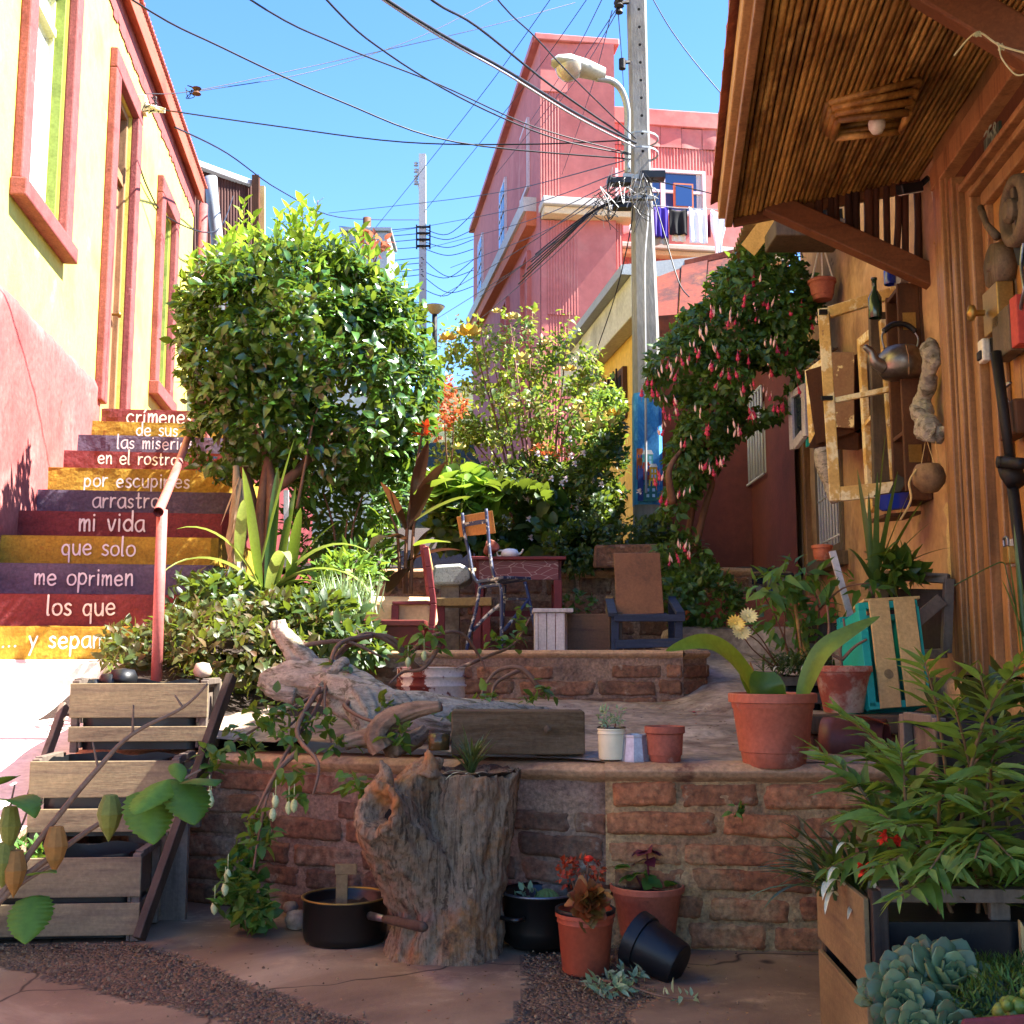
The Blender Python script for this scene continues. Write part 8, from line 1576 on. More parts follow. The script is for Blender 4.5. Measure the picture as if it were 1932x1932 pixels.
# ================================================================== POTS ON THE LEDGE
t = NT('jar glass'); t.b.inputs['Roughness'].default_value = .05; t.b.inputs['Base Color'].default_value = (.02, .02, .015, 1); tp = t.n('ShaderNodeBsdfTransparent'); ms = t.n('ShaderNodeMixShader'); ms.inputs[0].default_value = .12; t.l(tp.outputs[0], ms.inputs[1]); t.l(t.b.outputs[0], ms.inputs[2]); t.l(ms.outputs[0], t.t.nodes['Material Output'].inputs[0]); M['jar_glass'] = t.m
jr = thing('glass_jar', 'old glass jar of murky brown water beside the squared timber', 'jar', tuple(P(827, 1418, 4.02)))
q = P(828, 1417, 4.02); MB().lathe([(0, 0), (.038, 0), (.04, .008), (.04, .068), (.033, .078), (.033, .092), (.035, .094), (.033, .096)], q, 24).build('glass', M['jar_glass'], jr, smooth=True)
MB().lathe([(0, .004), (.036, .004), (.0365, .06), (0, .06)], q, 24).build('water', mat('murky water', ['4a3a1e', '5c4a2a'], bump=0, rough=.2), jr, smooth=True)
em, ec = potted('enamel_mug', 'chipped cream enamel mug planted with a tiny succulent', 1154, 1432, .047, .045, .108, 'mug' if 'mug' in M else 'white_pl', dy=4.02, band=False, rim=.008)
M['mug'] = mat('chipped cream enamel', ['d8ceaa', 'e0d8b8'], 4, bump=.1, rough=.35, fine=.03, peel=[('2a201a', 9, .74, .01)])
em.children[0].data.materials[0] = M['mug']
MB().lathe([(.048, .1045), (.0505, .106), (.0505, .110), (.047, .1105)], ec, 26).build('rim', M['black_enamel'], em, smooth=True)
foliage(em, 'plant', [(tuple(ec + V((-.02, 0, .14))), (.022, .02, .028)), (tuple(ec + V((.02, 0, .145))), (.02, .02, .026))], 110, .022, .3, LM['grey'], seed=77, up=.8, thr=-1)
stems(em, 'stems', [[ec + V((-.01, 0, .1)), ec + V((-.022, 0, .13))], [ec + V((.01, 0, .1)), ec + V((.02, 0, .135))]], .003, .002, M['trunk'])
mk_ = thing('moka_pot_base', 'faceted aluminium coffee pot base standing between mug and small pot', 'coffee pot', tuple(P(1198, 1437, 3.98)))
MB().lathe([(0, 0), (.050, 0), (.050, .006), (.040, .082), (.042, .084), (.042, .092), (.036, .093), (.035, .08), (0, .08)], P(1198, 1437, 4.0), 9).build('body', mat('dull aluminium', ['9a9aa2', 'b0b0b8', '84848c'], 6, metal=.55, rough=.45, bump=.1), mk_)
stp_, sc_ = potted('small_flower_pot', 'small empty reddish brown pot at the ledge edge next to the coffee pot', 1255, 1438, .066, .052, .122, 'terra_old', dy=3.98, rim=.022)
bp, bc = potted('aspidistra_pot', 'big terracotta pot holding a plant with a few broad green leaves', 1461, 1446, .141, .103, .245, 'terra', dy=3.92, rim=.03)
def aprof(t): return max(.05, math.sin(math.pi * min(1, .08 + t * .92)) ** .7)
b = MB(); b.ribbon([bc + V((-.045, -.02, .2)), P(1418, 1290, 3.9), P(1375, 1235, 3.85), P(1325, 1212, 3.8), P(1256, 1228, 3.75)], .085, (.3, -.75, .6))
b.ribbon([bc + V((.09, -.02, .2)), P(1522, 1290, 3.9), P(1552, 1230, 3.88), P(1600, 1195, 3.86), P(1660, 1163, 3.85)], .075, (-.6, -.7, .4))
b.ribbon([bc + V((.0, -.04, .19)), P(1445, 1300, 3.86), P(1442, 1268, 3.88)], .115, (0, -1, .2), prof=lambda t: max(.35, math.sin(math.pi * (.25 + .62 * t)) ** .6))
b.ribbon([bc + V((-.03, .0, .19)), P(1420, 1300, 3.9), P(1396, 1262, 3.92)], .06, (.3, -1, .2)); b.ribbon([bc + V((.03, .02, .19)), P(1462, 1295, 3.94), P(1466, 1272, 3.95)], .07, (.2, -1, .2))
b.build('leaves', leafmat('aspidistra leaf', ['5a7a24', '6a8a2c', '3f5e1e'], .38, .3), bp, smooth=True)
b = MB(); b.blade(bc + V((-.06, .03, .2)), V((-.03, 0, 1)), .15, .03, .1, .4, 6); b.build('dry_leaf', LM['dry'], bp, smooth=True)
# weathered pot and drain pipe
wpt, wc = potted('weathered_pot', 'flaking red and white terracotta pot with a leafless thorny stem', 1592, 1344, .108, .075, .178, 'wpot' if 'wpot' in M else 'terra_old', dy=4.45, band=False, rim=.022)
wpt.children[0].data.materials[0] = mat('flaking painted pot', ['8a4434', '9a5240', '7a3828'], 5, bump=.5, peel=[('c0a890', 6, .52, .06), ('8c2e26', 8, .66, .03), ('5a3a2c', 12, .68, .04)])
stems(wpt, 'stem', [[wc + V((0, 0, .16)), wc + V((-.005, 0, .24)), wc + V((.015, 0, .3)), wc + V((.012, 0, .36))], [wc + V((0, 0, .2)), wc + V((-.05, 0, .24)), wc + V((-.045, 0, .33)), wc + V((-.05, 0, .41))], [wc + V((0, 0, .2)), wc + V((.05, 0, .25)), wc + V((.1, 0, .28))]], .007, .004, M['twig'])
pp_ = thing('drain_pipe', 'short brown clay pipe lying on its side by the plank step', 'pipe', tuple(P(1610, 1440, 4.1)))
q = P(1582, 1400, 4.2); ax = V((.8, -.45, .02)).normalized(); MB().lathe([(.07, -.05), (.088, -.05), (.09, .0), (.086, .005), (.085, .17), (.07, .17), (.07, -.05)], q, 28, axis=ax).build('pipe', M['pipe_br'] if 'pipe_br' in M else mat('brown clay pipe', ['5a2e28', '6a3a34'], 5, bump=.2, rough=.5), pp_, smooth=True)
b = MB(); b.blade(P(1610, 1352, 4.1), V((1, -.3, -.15)), .13, .06, .4, .25, 8); lf = thing('fallen_leaf', 'large reddish dead leaf fallen on the clay pipe', 'leaf', tuple(P(1640, 1360, 4.1))); b.build('blade', leafmat('red dead leaf', ['7a3428', '8a4434'], .6, .2, tint='a05040'), lf, smooth=True)
# ------------------------------------------------------------------ crates at the right
tc = thing('teal_crate', 'upright crate with turquoise inside and two bare pine slats in front', 'crate', tuple(P(1690, 1340, 4.4)))
BL, BR, TR, TL = P(1655, 1338, 4.38), P(1768, 1330, 4.42), P(1738, 1125, 4.55), P(1632, 1135, 4.50)
Xc = (BR - BL).normalized(); Uc = (TL - BL).normalized(); Nc = Xc.cross(Uc).normalized(); Nc = Nc if Nc.y < 0 else -Nc
Wc = (BR - BL).length; Hc = (TL - BL).length
def tcb(b, x0, x1, u0, u1, n0, n1): return b.hexa([BL + Xc * x + Uc * u + Nc * n_ for u in (u0, u1) for x, n_ in ((x0, n1), (x1, n1), (x1, n0), (x0, n0))])
for i, (x0, x1) in enumerate(((.012, .095), (.118, .205))): b = MB(); tcb(b, x0, x1, 0, Hc, .0, .011); b.build('pine_slat', M['plank_pale'], tc, bevel=.0015)
b = MB(); 
for (x0, x1) in ((-.03, -.01),): tcb(b, x0, x1 + .012, .01, Hc - .03, -.22, -.002)
tcb(b, .215, .226, .01, Hc - .03, -.22, -.002); b.build('side_board', M['teal'], tc, bevel=.002)
b = MB(); tcb(b, -.018, .215, .02, Hc - .03, -.235, -.2205); b.build('back_board', M['teal'], tc)
for u0 in (.0, Hc - .03): b = MB(); tcb(b, -.028, .222, u0, u0 + .028, -.035, -.002); tcb(b, -.028, .222, u0, u0 + .028, -.219, -.185); b.build('end_batten', M['teal'] if u0 == 0 else M['teal'], tc, bevel=.002)
b = MB(); tcb(b, -.005, .235, Hc + .001, Hc + .012, -.10, .0); b.build('top_slat', M['plank_pale'], tc, bevel=.001)
MB().lathe([(0, 0), (.016, 0), (.019, .0015), (0, .002)], BL + Xc * .058 + Uc * .13 + Nc * .0112, 18, axis=Nc).build('knot', M['pine_tan'], tc)
kc_ = thing('wooden_crate', 'dark wooden crate with diagonal brace leaning behind the turquoise crate', 'crate', tuple(P(1725, 1230, 4.9)))
b = MB(); A_, B_, C2, D_ = P(1660, 1240, 4.95), P(1785, 1232, 4.75), P(1790, 1092, 4.75), P(1668, 1085, 4.95)
for p_, q_ in ((A_, B_), (D_, C2), (A_, D_), (B_, C2)): b.beam(p_, q_, .04, .03, (0, -1, 0))
b.build('frame', M['crate_side'], kc_, bevel=.003); MB().beam(P(1712, 1185, 4.8), P(1778, 1130, 4.72), .055, .016, (0, -1, 0)).build('brace', M['crate_side'], kc_, bevel=.002)
MB().slab([P(1660, 1238, 5.0), P(1785, 1228, 4.82), P(1788, 1112, 4.82), P(1668, 1110, 5.0)], .012, (0, 1, 0)).build('panel', M['crate_dark'], kc_); MB().slab([P(1650, 1150, 5.0), P(1672, 1150, 4.94), P(1672, 1098, 4.94), P(1650, 1100, 5.0)], .2, (0, 1, 0)).build('side_slats', M['pine_tan'], kc_)
b = MB(); b.grid(lambda u, v: P(1655 + 135 * u, 1090 - 3 * nz(u * 9, 0, 0) - 4, 4.75 + .3 * v), 14, 3); b.build('liner', M['black_pl'], kc_)
crate('wooden_crate', 'small wooden crate with open front tucked behind the weathered pot', P(1580, 1328, 4.85), R(-12), .22, .2, .34, (.25,), None, 'crate_dark', 'crate_side', liner=False)
crate('wooden_crate', 'low wooden crate holding the yellow gazania behind the big terracotta pot', P(1520, 1345, 4.75), R(8), .24, .22, .15, (.25, .3), None, 'crate_side', 'crate_side', soil=.9)
bk = thing('carton_box', 'tan board box beside the small crate behind the weathered pot', 'box', tuple(P(1560, 1260, 4.95))); MB().obox(P(1553, 1290, 4.95), V((1, .3, 0)).normalized(), V((-.3, 1, 0)).normalized(), (0, 0, 1), -.045, .05, 0, .1, 0, .24).build('box', M['pine_tan'], bk, bevel=.003)
# gazania
ga = thing('gazania', 'gazania clump with silver grey leaves and three pale yellow flowers', 'flowering plant', tuple(P(1500, 1270, 4.7)))
b = MB()
for i in range(150): a = rnd.random() * 6.28; b.blade(P(1495 + rnd.gauss(0, 28), 1262 + rnd.uniform(-10, 14), 4.72 + rnd.uniform(-.08, .08)), (math.cos(a) * .8, math.sin(a) * .5, rnd.uniform(.3, 1.1)), rnd.uniform(.07, .15), .010, rnd.uniform(.8, 2.2), .3, 5)
b.build('leaves', LM['grey3'] if 'grey3' in LM else LM['spider'], ga)
b = MB()
for i in range(22): a = rnd.random() * 6.28; b.blade(P(1490 + rnd.gauss(0, 30), 1262, 4.68), (math.cos(a), math.sin(a) * .5 - .3, .4), rnd.uniform(.06, .11), .010, 2.2, .3, 6)
b.build('silver_leaves', LM['pale'], ga)
stems(ga, 'stalks', [[P(1470, 1265, 4.7), P(1440, 1210, 4.65), P(1412, 1180, 4.6)], [P(1475, 1265, 4.7), P(1430, 1210, 4.6), P(1395, 1190, 4.55)], [P(1470, 1265, 4.7), P(1425, 1230, 4.6), P(1405, 1205, 4.55)]], .0035, .0025, M['trunk'])
for (px, py) in ((1412, 1165), (1388, 1178), (1398, 1196)):
    b = MB()
    for i in range(16): a = i * .3927; b.blade(P(px, py, 4.55), (math.cos(a) * 1, -.35 + math.sin(a) * .45, .25 + math.sin(a) * .8), .042, .013, .2, .2, 3, roll=V((-math.sin(a), .3, math.cos(a))))
    b.lathe([(0, 0), (.008, .002), (.006, .01), (0, .012)], P(px, py, 4.55), 8); b.build('flower', M['fl_cream'] if px != 1388 else M['fl_yellow'], ga)
# upright green plant + bamboo cane
up_ = thing('staked_shrub', 'leggy green shrub tied to a bamboo cane behind the gazania', 'shrub', tuple(P(1530, 1270, 4.8)))
stems(up_, 'stems', [[P(1500, 1270, 4.85), P(1470, 1180, 4.85), P(1440, 1120, 4.8)], [P(1510, 1270, 4.85), P(1500, 1160, 4.8), P(1500, 1080, 4.75)], [P(1500, 1270, 4.85), P(1480, 1200, 4.9), P(1490, 1100, 4.9)], [P(1545, 1150, 4.85), P(1590, 1110, 4.8), P(1640, 1100, 4.75)], [P(1530, 1270, 4.85), P(1545, 1150, 4.85), P(1520, 1080, 4.8)]], .005, .0025, M['trunk'])
foliage(up_, 'leaves', [(C_(1500, 1090, 4.78), (.11, .1, .07)), (C_(1460, 1110, 4.8), (.1, .1, .05)), (C_(1540, 1110, 4.78), (.08, .08, .06)), (C_(1620, 1105, 4.75), (.09, .06, .05)), (C_(1480, 1170, 4.85), (.12, .1, .1)), (C_(1550, 1170, 4.85), (.07, .1, .08))], 210, .085, .36, LM['mid'], seed=81, kind='lance', up=-.1, thr=-.5, droop=.5)
MB().tube([P(1508, 1300, 4.75), P(1515, 1250, 4.75), P(1500, 1140, 4.72)], .007, 7).build('cane', M['bamboo'], up_, smooth=True)
bs_ = tag(MB().beam(P(1612, 1190, 4.9), P(1570, 1040, 4.95), .028, .014, (0, -1, 0)).build('wooden_stake', M['white_wood']), 'grey split wooden stake leaning on the orange wall', 'stake')
# spiky yucca at wall
yu = thing('spiky_yucca', 'spiky long leaved yucca rising in front of the orange wall', 'yucca', tuple(P(1655, 1110, 4.85)))
b = MB()
for (x1, y1, L, w_, dr) in ((1668, 850, .66, .045, .02), (1625, 935, .50, .04, .1), (1700, 960, .42, .04, .2), (1720, 965, .42, .035, .3), (1760, 1020, .36, .03, .7), (1690, 900, .5, .035, .1), (1600, 1000, .3, .03, .8), (1640, 960, .4, .03, .1), (1655, 920, .5, .035, .0), (1735, 985, .36, .03, .5), (1680, 960, .4, .035, .1)):
    a = P(1648 + rnd.uniform(-4, 6), 1105, 4.85); b.blade(a, P(x1, y1, 4.75 + rnd.uniform(-.1, .1)) - a, L, w_, dr, .3, 10, lambda t: max(.03, (1 - t) ** .55 * min(1, .35 + t * 3)))
b.build('leaves', LM['yucca'], yu, smooth=True)
MB().tube([P(1640, 1200, 4.88), P(1645, 1105, 4.86)], .015, 8).build('stem', M['trunk'], yu, smooth=True)
foliage(yu, 'small_leaves', [(C_(1660, 1075, 4.8), (.13, .08, .06)), (C_(1625, 1060, 4.85), (.06, .06, .08)), (C_(1700, 1085, 4.8), (.07, .06, .05))], 90, .085, .5, LM['fuchsia'], seed=83)
# ------------------------------------------------------------------ front right planter
fpn = thing('planter_box', 'low planter of tan boards on a dark frame full of succulents', 'planter', tuple(P(1650, 1900, 2.75)))
b = MB()
A1, A2, A3 = P(1648, 1932, 2.62), P(1553, 1800, 3.1), P(1553, 1705, 3.1); A4 = P(1640, 1712, 2.62)
zt_ = A4.z; nA = V((A2.x - A1.x, A2.y - A1.y, 0)).normalized(); 
def fpw(s, z, o_=0): q = V((A1.x, A1.y, 0)).lerp(V((A2.x, A2.y, 0)), s); n_ = V((-nA.y, nA.x, 0)); n_ = n_ if n_.x < 0 else -n_; return q + n_ * o_ + V((0, 0, z))
zlow = 0.0; zh = .42
for (za, zb) in ((.0, .195), (.225, .42)):
    b = MB(); b.hexa([fpw(0, za, 0), fpw(1, za, 0), fpw(1, za, .012), fpw(0, za, .012), fpw(0, zb, 0), fpw(1, zb, 0), fpw(1, zb, .012), fpw(0, zb, .012)]); b.build('side_board', M['pine_tan'], fpn, bevel=.002)
MB().beam(fpw(0, 0, -.02), fpw(0, .44, -.02), .035, .035, (0, 1, 0)).build('post', M['crate_dark'], fpn, bevel=.003); b = MB(); b.beam(fpw(1, 0, -.02), fpw(1, .44, -.02), .035, .035, (0, 1, 0)); b.build('post', M['crate_dark'], fpn, bevel=.003)
q0 = fpw(0, .43, -.02); MB().beam(q0, q0 + V((.62, -.02, .0)), .035, .03).build('top_rail', M['crate_side'], fpn, bevel=.003)
MB().beam(q0 + V((.28, .03, -.42)), q0 + V((.28, .03, 0)), .045, .02, (0, 1, 0)).build('divider', M['crate_side'], fpn, bevel=.003)
b = MB(); b.hexa([fpw(0, .02, -.04), fpw(0, .02, -.04) + V((.75, 0, 0)), fpw(1, .02, -.04) + V((.75, 0, 0)), fpw(1, .02, -.04), fpw(0, .37, -.04), fpw(0, .37, -.04) + V((.75, 0, 0)), fpw(1, .37, -.04) + V((.75, 0, 0)), fpw(1, .37, -.04)]); b.build('liner', M['black_pl'], fpn)
b = MB(); b.slab([q0 + V((.30, -.02, -.3)), q0 + V((.48, -.02, -.4)), q0 + V((.30, -.02, -.05))], .012, (0, -1, 0)); b.build('corner_board', M['plank_pale'], fpn)
# back crate at far right and a red trough edge
crate('wooden_crate', 'dark slatted crate hidden behind the lance leaved shrub', P(1935, 1780, 3.0), R(3), .40, .25, .55, (.28, .28, .2), None, 'crate_dark', 'crate_side')
rt = thing('red_trough', 'dark red trough edge at the bottom corner below the succulents', 'trough', tuple(P(1890, 1960, 2.1))); MB().hexa([P(1800, 1990, 2.05), P(2000, 1990, 2.0), P(2000, 1990, 2.35), P(1800, 1990, 2.4), P(1815, 1922, 2.05), P(2000, 1908, 2.0), P(2000, 1908, 2.3), P(1815, 1922, 2.35)]).build('trough', M['red_paint'], rt, bevel=.006)
# spider plant
spd = thing('variegated_spider_plant', 'dark spider plant with white curling leaves in the planter by the orange wall', 'spider plant', tuple(P(1600, 1690, 2.95)))
b = MB(); b2 = MB()
for i in range(64):
    a = rnd.uniform(1.6, 5.0); b.blade(P(1600 + rnd.gauss(0, 22), 1690 + rnd.uniform(-12, 10), 2.95 + rnd.uniform(-.1, .1)), (math.cos(a) * rnd.uniform(.3, 1.3), math.sin(a) * .5, rnd.uniform(.3, 1.2)), rnd.uniform(.14, .27), .014, rnd.uniform(.5, 1.7), .35, 8)
b.build('leaves', LM['spider'], spd, smooth=True)
for (x0, y0, x1, y1, L, dr) in ((1600, 1680, 1545, 1640, .15, 2.6), (1640, 1680, 1655, 1640, .1, 3.0), (1660, 1700, 1700, 1690, .13, 1.6), (1580, 1690, 1550, 1690, .12, 2.8), (1615, 1715, 1600, 1740, .12, 1.2), (1630, 1700, 1645, 1760, .09, 1.), (1590, 1650, 1545, 1620, .1, 2.5), (1610, 1600, 1560, 1590, .1, 1.8), (1570, 1680, 1540, 1640, .1, 2.8)): a = P(x0, y0, 2.8); b2.blade(a, P(x1, y1, 2.7) - a + V((0, 0, .05)), L, .012, dr, .4, 10)
b2.build('white_leaves', LM['pale'], spd, smooth=True)
# succulent rosettes
su = thing('echeveria_cluster', 'cluster of blue green echeveria rosettes with pink leaf tips in the planter', 'succulent', tuple(P(1750, 1860, 2.5)))
em_ = NT('echeveria leaf'); gi = em_.n('ShaderNodeNewGeometry'); c = em_.ramp(gi.outputs['Random Per Island'], spread(['485a38', '5a6c42', '6e8054', '4e6240'], 0, 1)); em_.l(c, em_.b.inputs['Base Color']); em_.b.inputs['Roughness'].default_value = .5; em_.b.inputs['Subsurface Weight'].default_value = .08
def rosette(c, R_, tilt, nl=30):
    b = MB(); c = V(c); A = V(tilt).normalized(); X = A.orthogonal().normalized(); Y = A.cross(X)
    for i in range(nl):
        t = i / (nl - 1); a = i * 2.39996; el = lerp(1.35, .12, t ** .8); L = R_ * lerp(.35, 1.0, t ** .8); d = (X * math.cos(a) + Y * math.sin(a)) * math.cos(el) + A * math.sin(el); s = d.cross(A).normalized(); n_ = s.cross(d).normalized(); wl_ = L * .36; p0 = c + A * (R_ * .3 * (1 - t) * .5)
        def lf(u, v):
            an = u * 6.2832; w_ = wl_ * (math.sin(math.pi * (.12 + .80 * v ** 1.3)) ** .8 if v < .98 else .12) * (.55 + .45 * v + .1) ; th = L * .11 * math.sin(math.pi * (.1 + .85 * v))
            return p0 + d * (L * v) + s * (math.cos(an) * w_) + n_ * (math.sin(an) * th + .35 * L * v * v * .6 * (1 - abs(math.cos(an)) * -.25))
        b.grid(lf, 10, 6)
    return b.build('rosette', em_.m, su, smooth=True)
for (px, py, r_, D, tl) in ((1700, 1838, .095, 2.42, (-.35, -.6, .8)), (1785, 1835, .12, 2.40, (.1, -.65, .8)), (1850, 1850, .075, 2.45, (.4, -.6, .8)), (1698, 1870, .08, 2.30, (-.2, -.9, .5)), (1755, 1885, .07, 2.30, (0, -.9, .4)), (1735, 1795, .075, 2.5, (-.3, -.5, .9)), (1770, 1790, .065, 2.55, (.2, -.3, .95)), (1690, 1905, .06, 2.26, (-.3, -.9, .3)), (1830, 1890, .06, 2.32, (.3, -.9, .4)), (1725, 1922, .07, 2.2, (-.1, -.9, .4)), (1790, 1925, .075, 2.2, (.1, -.9, .4)), (1815, 1800, .06, 2.55, (.3, -.4, .9)), (1660, 1850, .06, 2.45, (-.7, -.5, .6))): rosette(P(px, py + 26, D), r_ * .88, tl, 24)
gf = thing('feathery_ground_cover', 'bright feathery green ground cover beside the echeverias', 'ground cover', tuple(P(1890, 1860, 2.35))); foliage(gf, 'leaves', [(C_(1880, 1860, 2.4), (.11, .1, .04)), (C_(1920, 1880, 2.3), (.1, .1, .04)), (C_(1860, 1900, 2.25), (.06, .06, .03)), (C_(1940, 1850, 2.4), (.08, .08, .04))], 3000, .022, .18, LM['feather'], seed=91, kind='lance', up=.9, thr=-.6)
lim = thing('lime_succulent', 'lime green jelly bean succulent at the bottom right corner', 'succulent', tuple(P(1925, 1920, 2.1)))
b = MB()
for i in range(26): q = P(1918 + rnd.gauss(0, 14), 1905 + rnd.gauss(0, 16), 2.12 + rnd.uniform(-.03, .03)); r_ = rnd.uniform(.011, .018); b.lathe([(0, -r_), (r_ * .7, -r_ * .7), (r_, 0), (r_ * .7, r_ * .7), (0, r_)], q, 10, axis=(rnd.gauss(0, 1), rnd.gauss(0, 1), 1))
b.build('leaves', mat('lime succulent', ['5e6e24', '70802e', '4e6020'], 12, bump=0, rough=.4), lim, smooth=True)
wd_ = thing('wall_weed', 'tiny green weed sprouting from the brick wall', 'weed', tuple(P(1390, 1530, 3.8))); foliage(wd_, 'leaves', [(C_(1388, 1530, 3.8), (.02, .015, .02))], 14, .035, .5, LM['mid'], seed=92, thr=-1)
# thin tall leaves at the right edge
oc = thing('tall_grass_plant', 'thin dark green bent grass leaves against the varnished door', 'grass plant', tuple(P(1925, 1200, 3.4))); b = MB(); b2 = MB()
for (x0, y0, x1, y1) in ((1925, 1230, 1905, 1060), (1932, 1230, 1915, 1010), (1935, 1220, 1925, 1080), (1930, 1200, 1895, 1100)): a = P(x0, y0, 3.4); c = P(x1, y1, 3.4); b.blade(a, c - a, (c - a).length * 1.1, .014, .3, .4, 8)
b.tube(spline([P(1915, 1140, 3.4), P(1900, 1085, 3.4), P(1893, 1062, 3.4), P(1870, 1068, 3.4), P(1800, 1105, 3.4)], 6), .002, 4); b.build('leaves', LM['yucca'], oc, smooth=True)
# ================================================================== TERRACE FURNITURE
rdr = thing('rusty_drum', 'peeling white and rust red half drum planter on the ledge', 'planter', tuple(P(813, 1316, 5.35)))
q = P(813, 1316, 5.35); MB().lathe([(0, 0), (.156, 0), (.16, .01), (.158, .048), (.165, .052), (.165, .058), (.158, .062), (.158, .09), (.165, .094), (.165, .1), (.158, .104), (.158, .135), (.163, .138), (.15, .14), (.148, .12), (0, .12)], q, 40).build('drum', mat('peeling drum', ['5e221c', '6e2a22', '4e1c18'], 5, bump=.4, peel=[('c8bcb2', 7, .50, .015)]), rdr, smooth=True)
MB().lathe([(0, .125), (.148, .122)], q, 20).build('soil', M['soil'], rdr)
rp = thing('red_planter', 'dark red rectangular plastic planter on the brick terrace edge', 'planter', tuple(P(740, 1226, 5.95)))
def plbox(par, A, B, z0, z1, dep, tap, m, nm='box', rim=.03):
    A = V(A); B = V(B); b = MB(); u = (B - A).normalized(); d = V((-u.y, u.x, 0)); lo = [A + u * tap, B - u * tap, B - u * tap + d * (dep - tap), A + u * tap + d * dep]; hi = [A - d * tap, B - d * tap, B + d * dep, A + d * dep]
    b.hexa([V((p_.x, p_.y, z0)) for p_ in lo] + [V((p_.x, p_.y, z1)) for p_ in hi]); o = b.build(nm, m, par, bevel=.006)
    b = MB(); e = .012; hi2 = [A - d * (tap + e) - u * e, B - d * (tap + e) + u * e, B + d * (dep + e) + u * e, A + d * (dep + e) - u * e]; b.hexa([V((p_.x, p_.y, z1 - rim)) for p_ in hi2] + [V((p_.x, p_.y, z1 + .004)) for p_ in hi2]); b.build('rim', m, par, bevel=.006); return o
A = P(685, 1226, 6.0); B = P(798, 1226, 6.0); plbox(rp, A, B, UZ - .01, P(0, 1171, 6.0).z, .16, .018, mat('red brown planter plastic', ['5e2018', '6a2a20'], 4, bump=.1, rough=.6))
tr2 = thing('cream_trough', 'sunlit cream plaster trough behind the red planter', 'trough', tuple(P(755, 1168, 6.5)))
MB().hexa([P(690, 1185, 6.45), P(822, 1185, 6.4), P(828, 1180, 6.75), P(690, 1180, 6.8), P(686, 1130, 6.45), P(815, 1132, 6.4), P(822, 1126, 6.75), P(690, 1124, 6.8)]).build('trough', mat('cream plaster', ['c09870', 'cca680', 'b08a64'], 3, bump=.4), tr2, bevel=.03)
# school chair (back to the viewer)
sc1 = thing('school_chair', 'small school chair with plywood back and chipped blue metal frame', 'chair', tuple(P(950, 1226, 6.9)))
bk_ = [P(861, 975, 6.9), P(929, 963, 6.75), P(935, 1006, 6.75), P(868, 1013, 6.9)]
MB().slab(bk_, .012, V((0, 1, 0))).build('backrest', M['ply_warm'], sc1, bevel=.004)
def sctube(name, pts, r=.0105): return MB().tube(spline([P(*q) for q in pts], 5), r, 8).build(name, M['blue_metal'], sc1, smooth=True)
sctube('back_post', [(872, 968, 6.85), (876, 1005, 6.85), (884, 1040, 6.83), (893, 1085, 6.8), (905, 1102, 6.75)]); sctube('back_post', [(917, 960, 6.72), (921, 1005, 6.72), (925, 1050, 6.7), (933, 1090, 6.68), (940, 1098, 6.66)])
MB().beam(P(876, 990, 6.83), P(919, 983, 6.7), .025, .006, (0, -1, 0)).build('back_bar', M['blue_metal'], sc1)
MB().slab([P(899, 1101, 6.72), P(950, 1092, 6.6), P(1002, 1094, 6.9), P(955, 1102, 7.05)], .018, (0, 0, 1)).build('seat', M['blue_seat'] if 'blue_seat' in M else M['blue_metal'], sc1, bevel=.004)
sctube('leg', [(905, 1102, 6.72), (905, 1110, 6.7), (898, 1150, 6.68), (885, 1200, 6.66), (880, 1228, 6.66)]); sctube('leg', [(906, 1108, 6.7), (935, 1104, 6.66), (945, 1110, 6.64), (946, 1160, 6.62), (946, 1228, 6.62)]); sctube('leg', [(990, 1098, 6.85), (998, 1130, 6.83), (1008, 1180, 6.8), (1015, 1228, 6.78)]); sctube('leg', [(953, 1104, 7.0), (950, 1150, 6.98), (944, 1228, 6.96)])
sctube('brace', [(892, 1190, 6.68), (920, 1160, 6.66), (945, 1140, 6.64)]); sctube('brace', [(950, 1130, 6.98), (995, 1131, 6.84)], .008); sctube('brace', [(950, 1190, 6.66), (975, 1160, 6.75), (998, 1130, 6.83)])
# red chair side view
rc = thing('red_chair', 'dark red wooden chair seen from the side next to the cream trough', 'chair', tuple(P(808, 1226, 6.4)))
b = MB()
rp_ = [(803, 1032, 6.4), (809, 1070, 6.4), (814, 1110, 6.4), (818, 1140, 6.4), (815, 1180, 6.4), (808, 1226, 6.4)]
for i in range(5): b.beam(P(*rp_[i]), P(*rp_[i + 1]), .034, .05, (0, -1, 0))
b.build('rear_leg', M['red_paint'], rc, bevel=.004)
b = MB(); rq = [(x - 6, y - 4, 6.75) for x, y, D in rp_]
for i in range(5): b.beam(P(*rq[i]), P(*rq[i + 1]), .034, .04, (0, -1, 0))
b.build('rear_leg', M['red_paint'], rc, bevel=.004)
b = MB(); b.hexa([P(812, 1078, 6.38), P(818, 1076, 6.38), P(814, 1074, 6.78), P(808, 1075, 6.78), P(802, 1036, 6.38), P(810, 1034, 6.38), P(806, 1030, 6.78), P(798, 1032, 6.78)]); b.build('backrest', M['plank_pale'], rc, bevel=.006)
b = MB(); b.hexa([P(816, 1140, 6.38), P(740, 1141, 6.38), P(744, 1139, 6.72), P(814, 1138, 6.72), P(816, 1134, 6.38), P(740, 1135, 6.38), P(744, 1133, 6.72), P(814, 1132, 6.72)]); b.build('seat', M['red_paint'], rc, bevel=.004)
MB().beam(P(746, 1142, 6.4), P(744, 1226, 6.4), .04, .035, (0, -1, 0)).build('front_leg', M['red_paint'], rc)
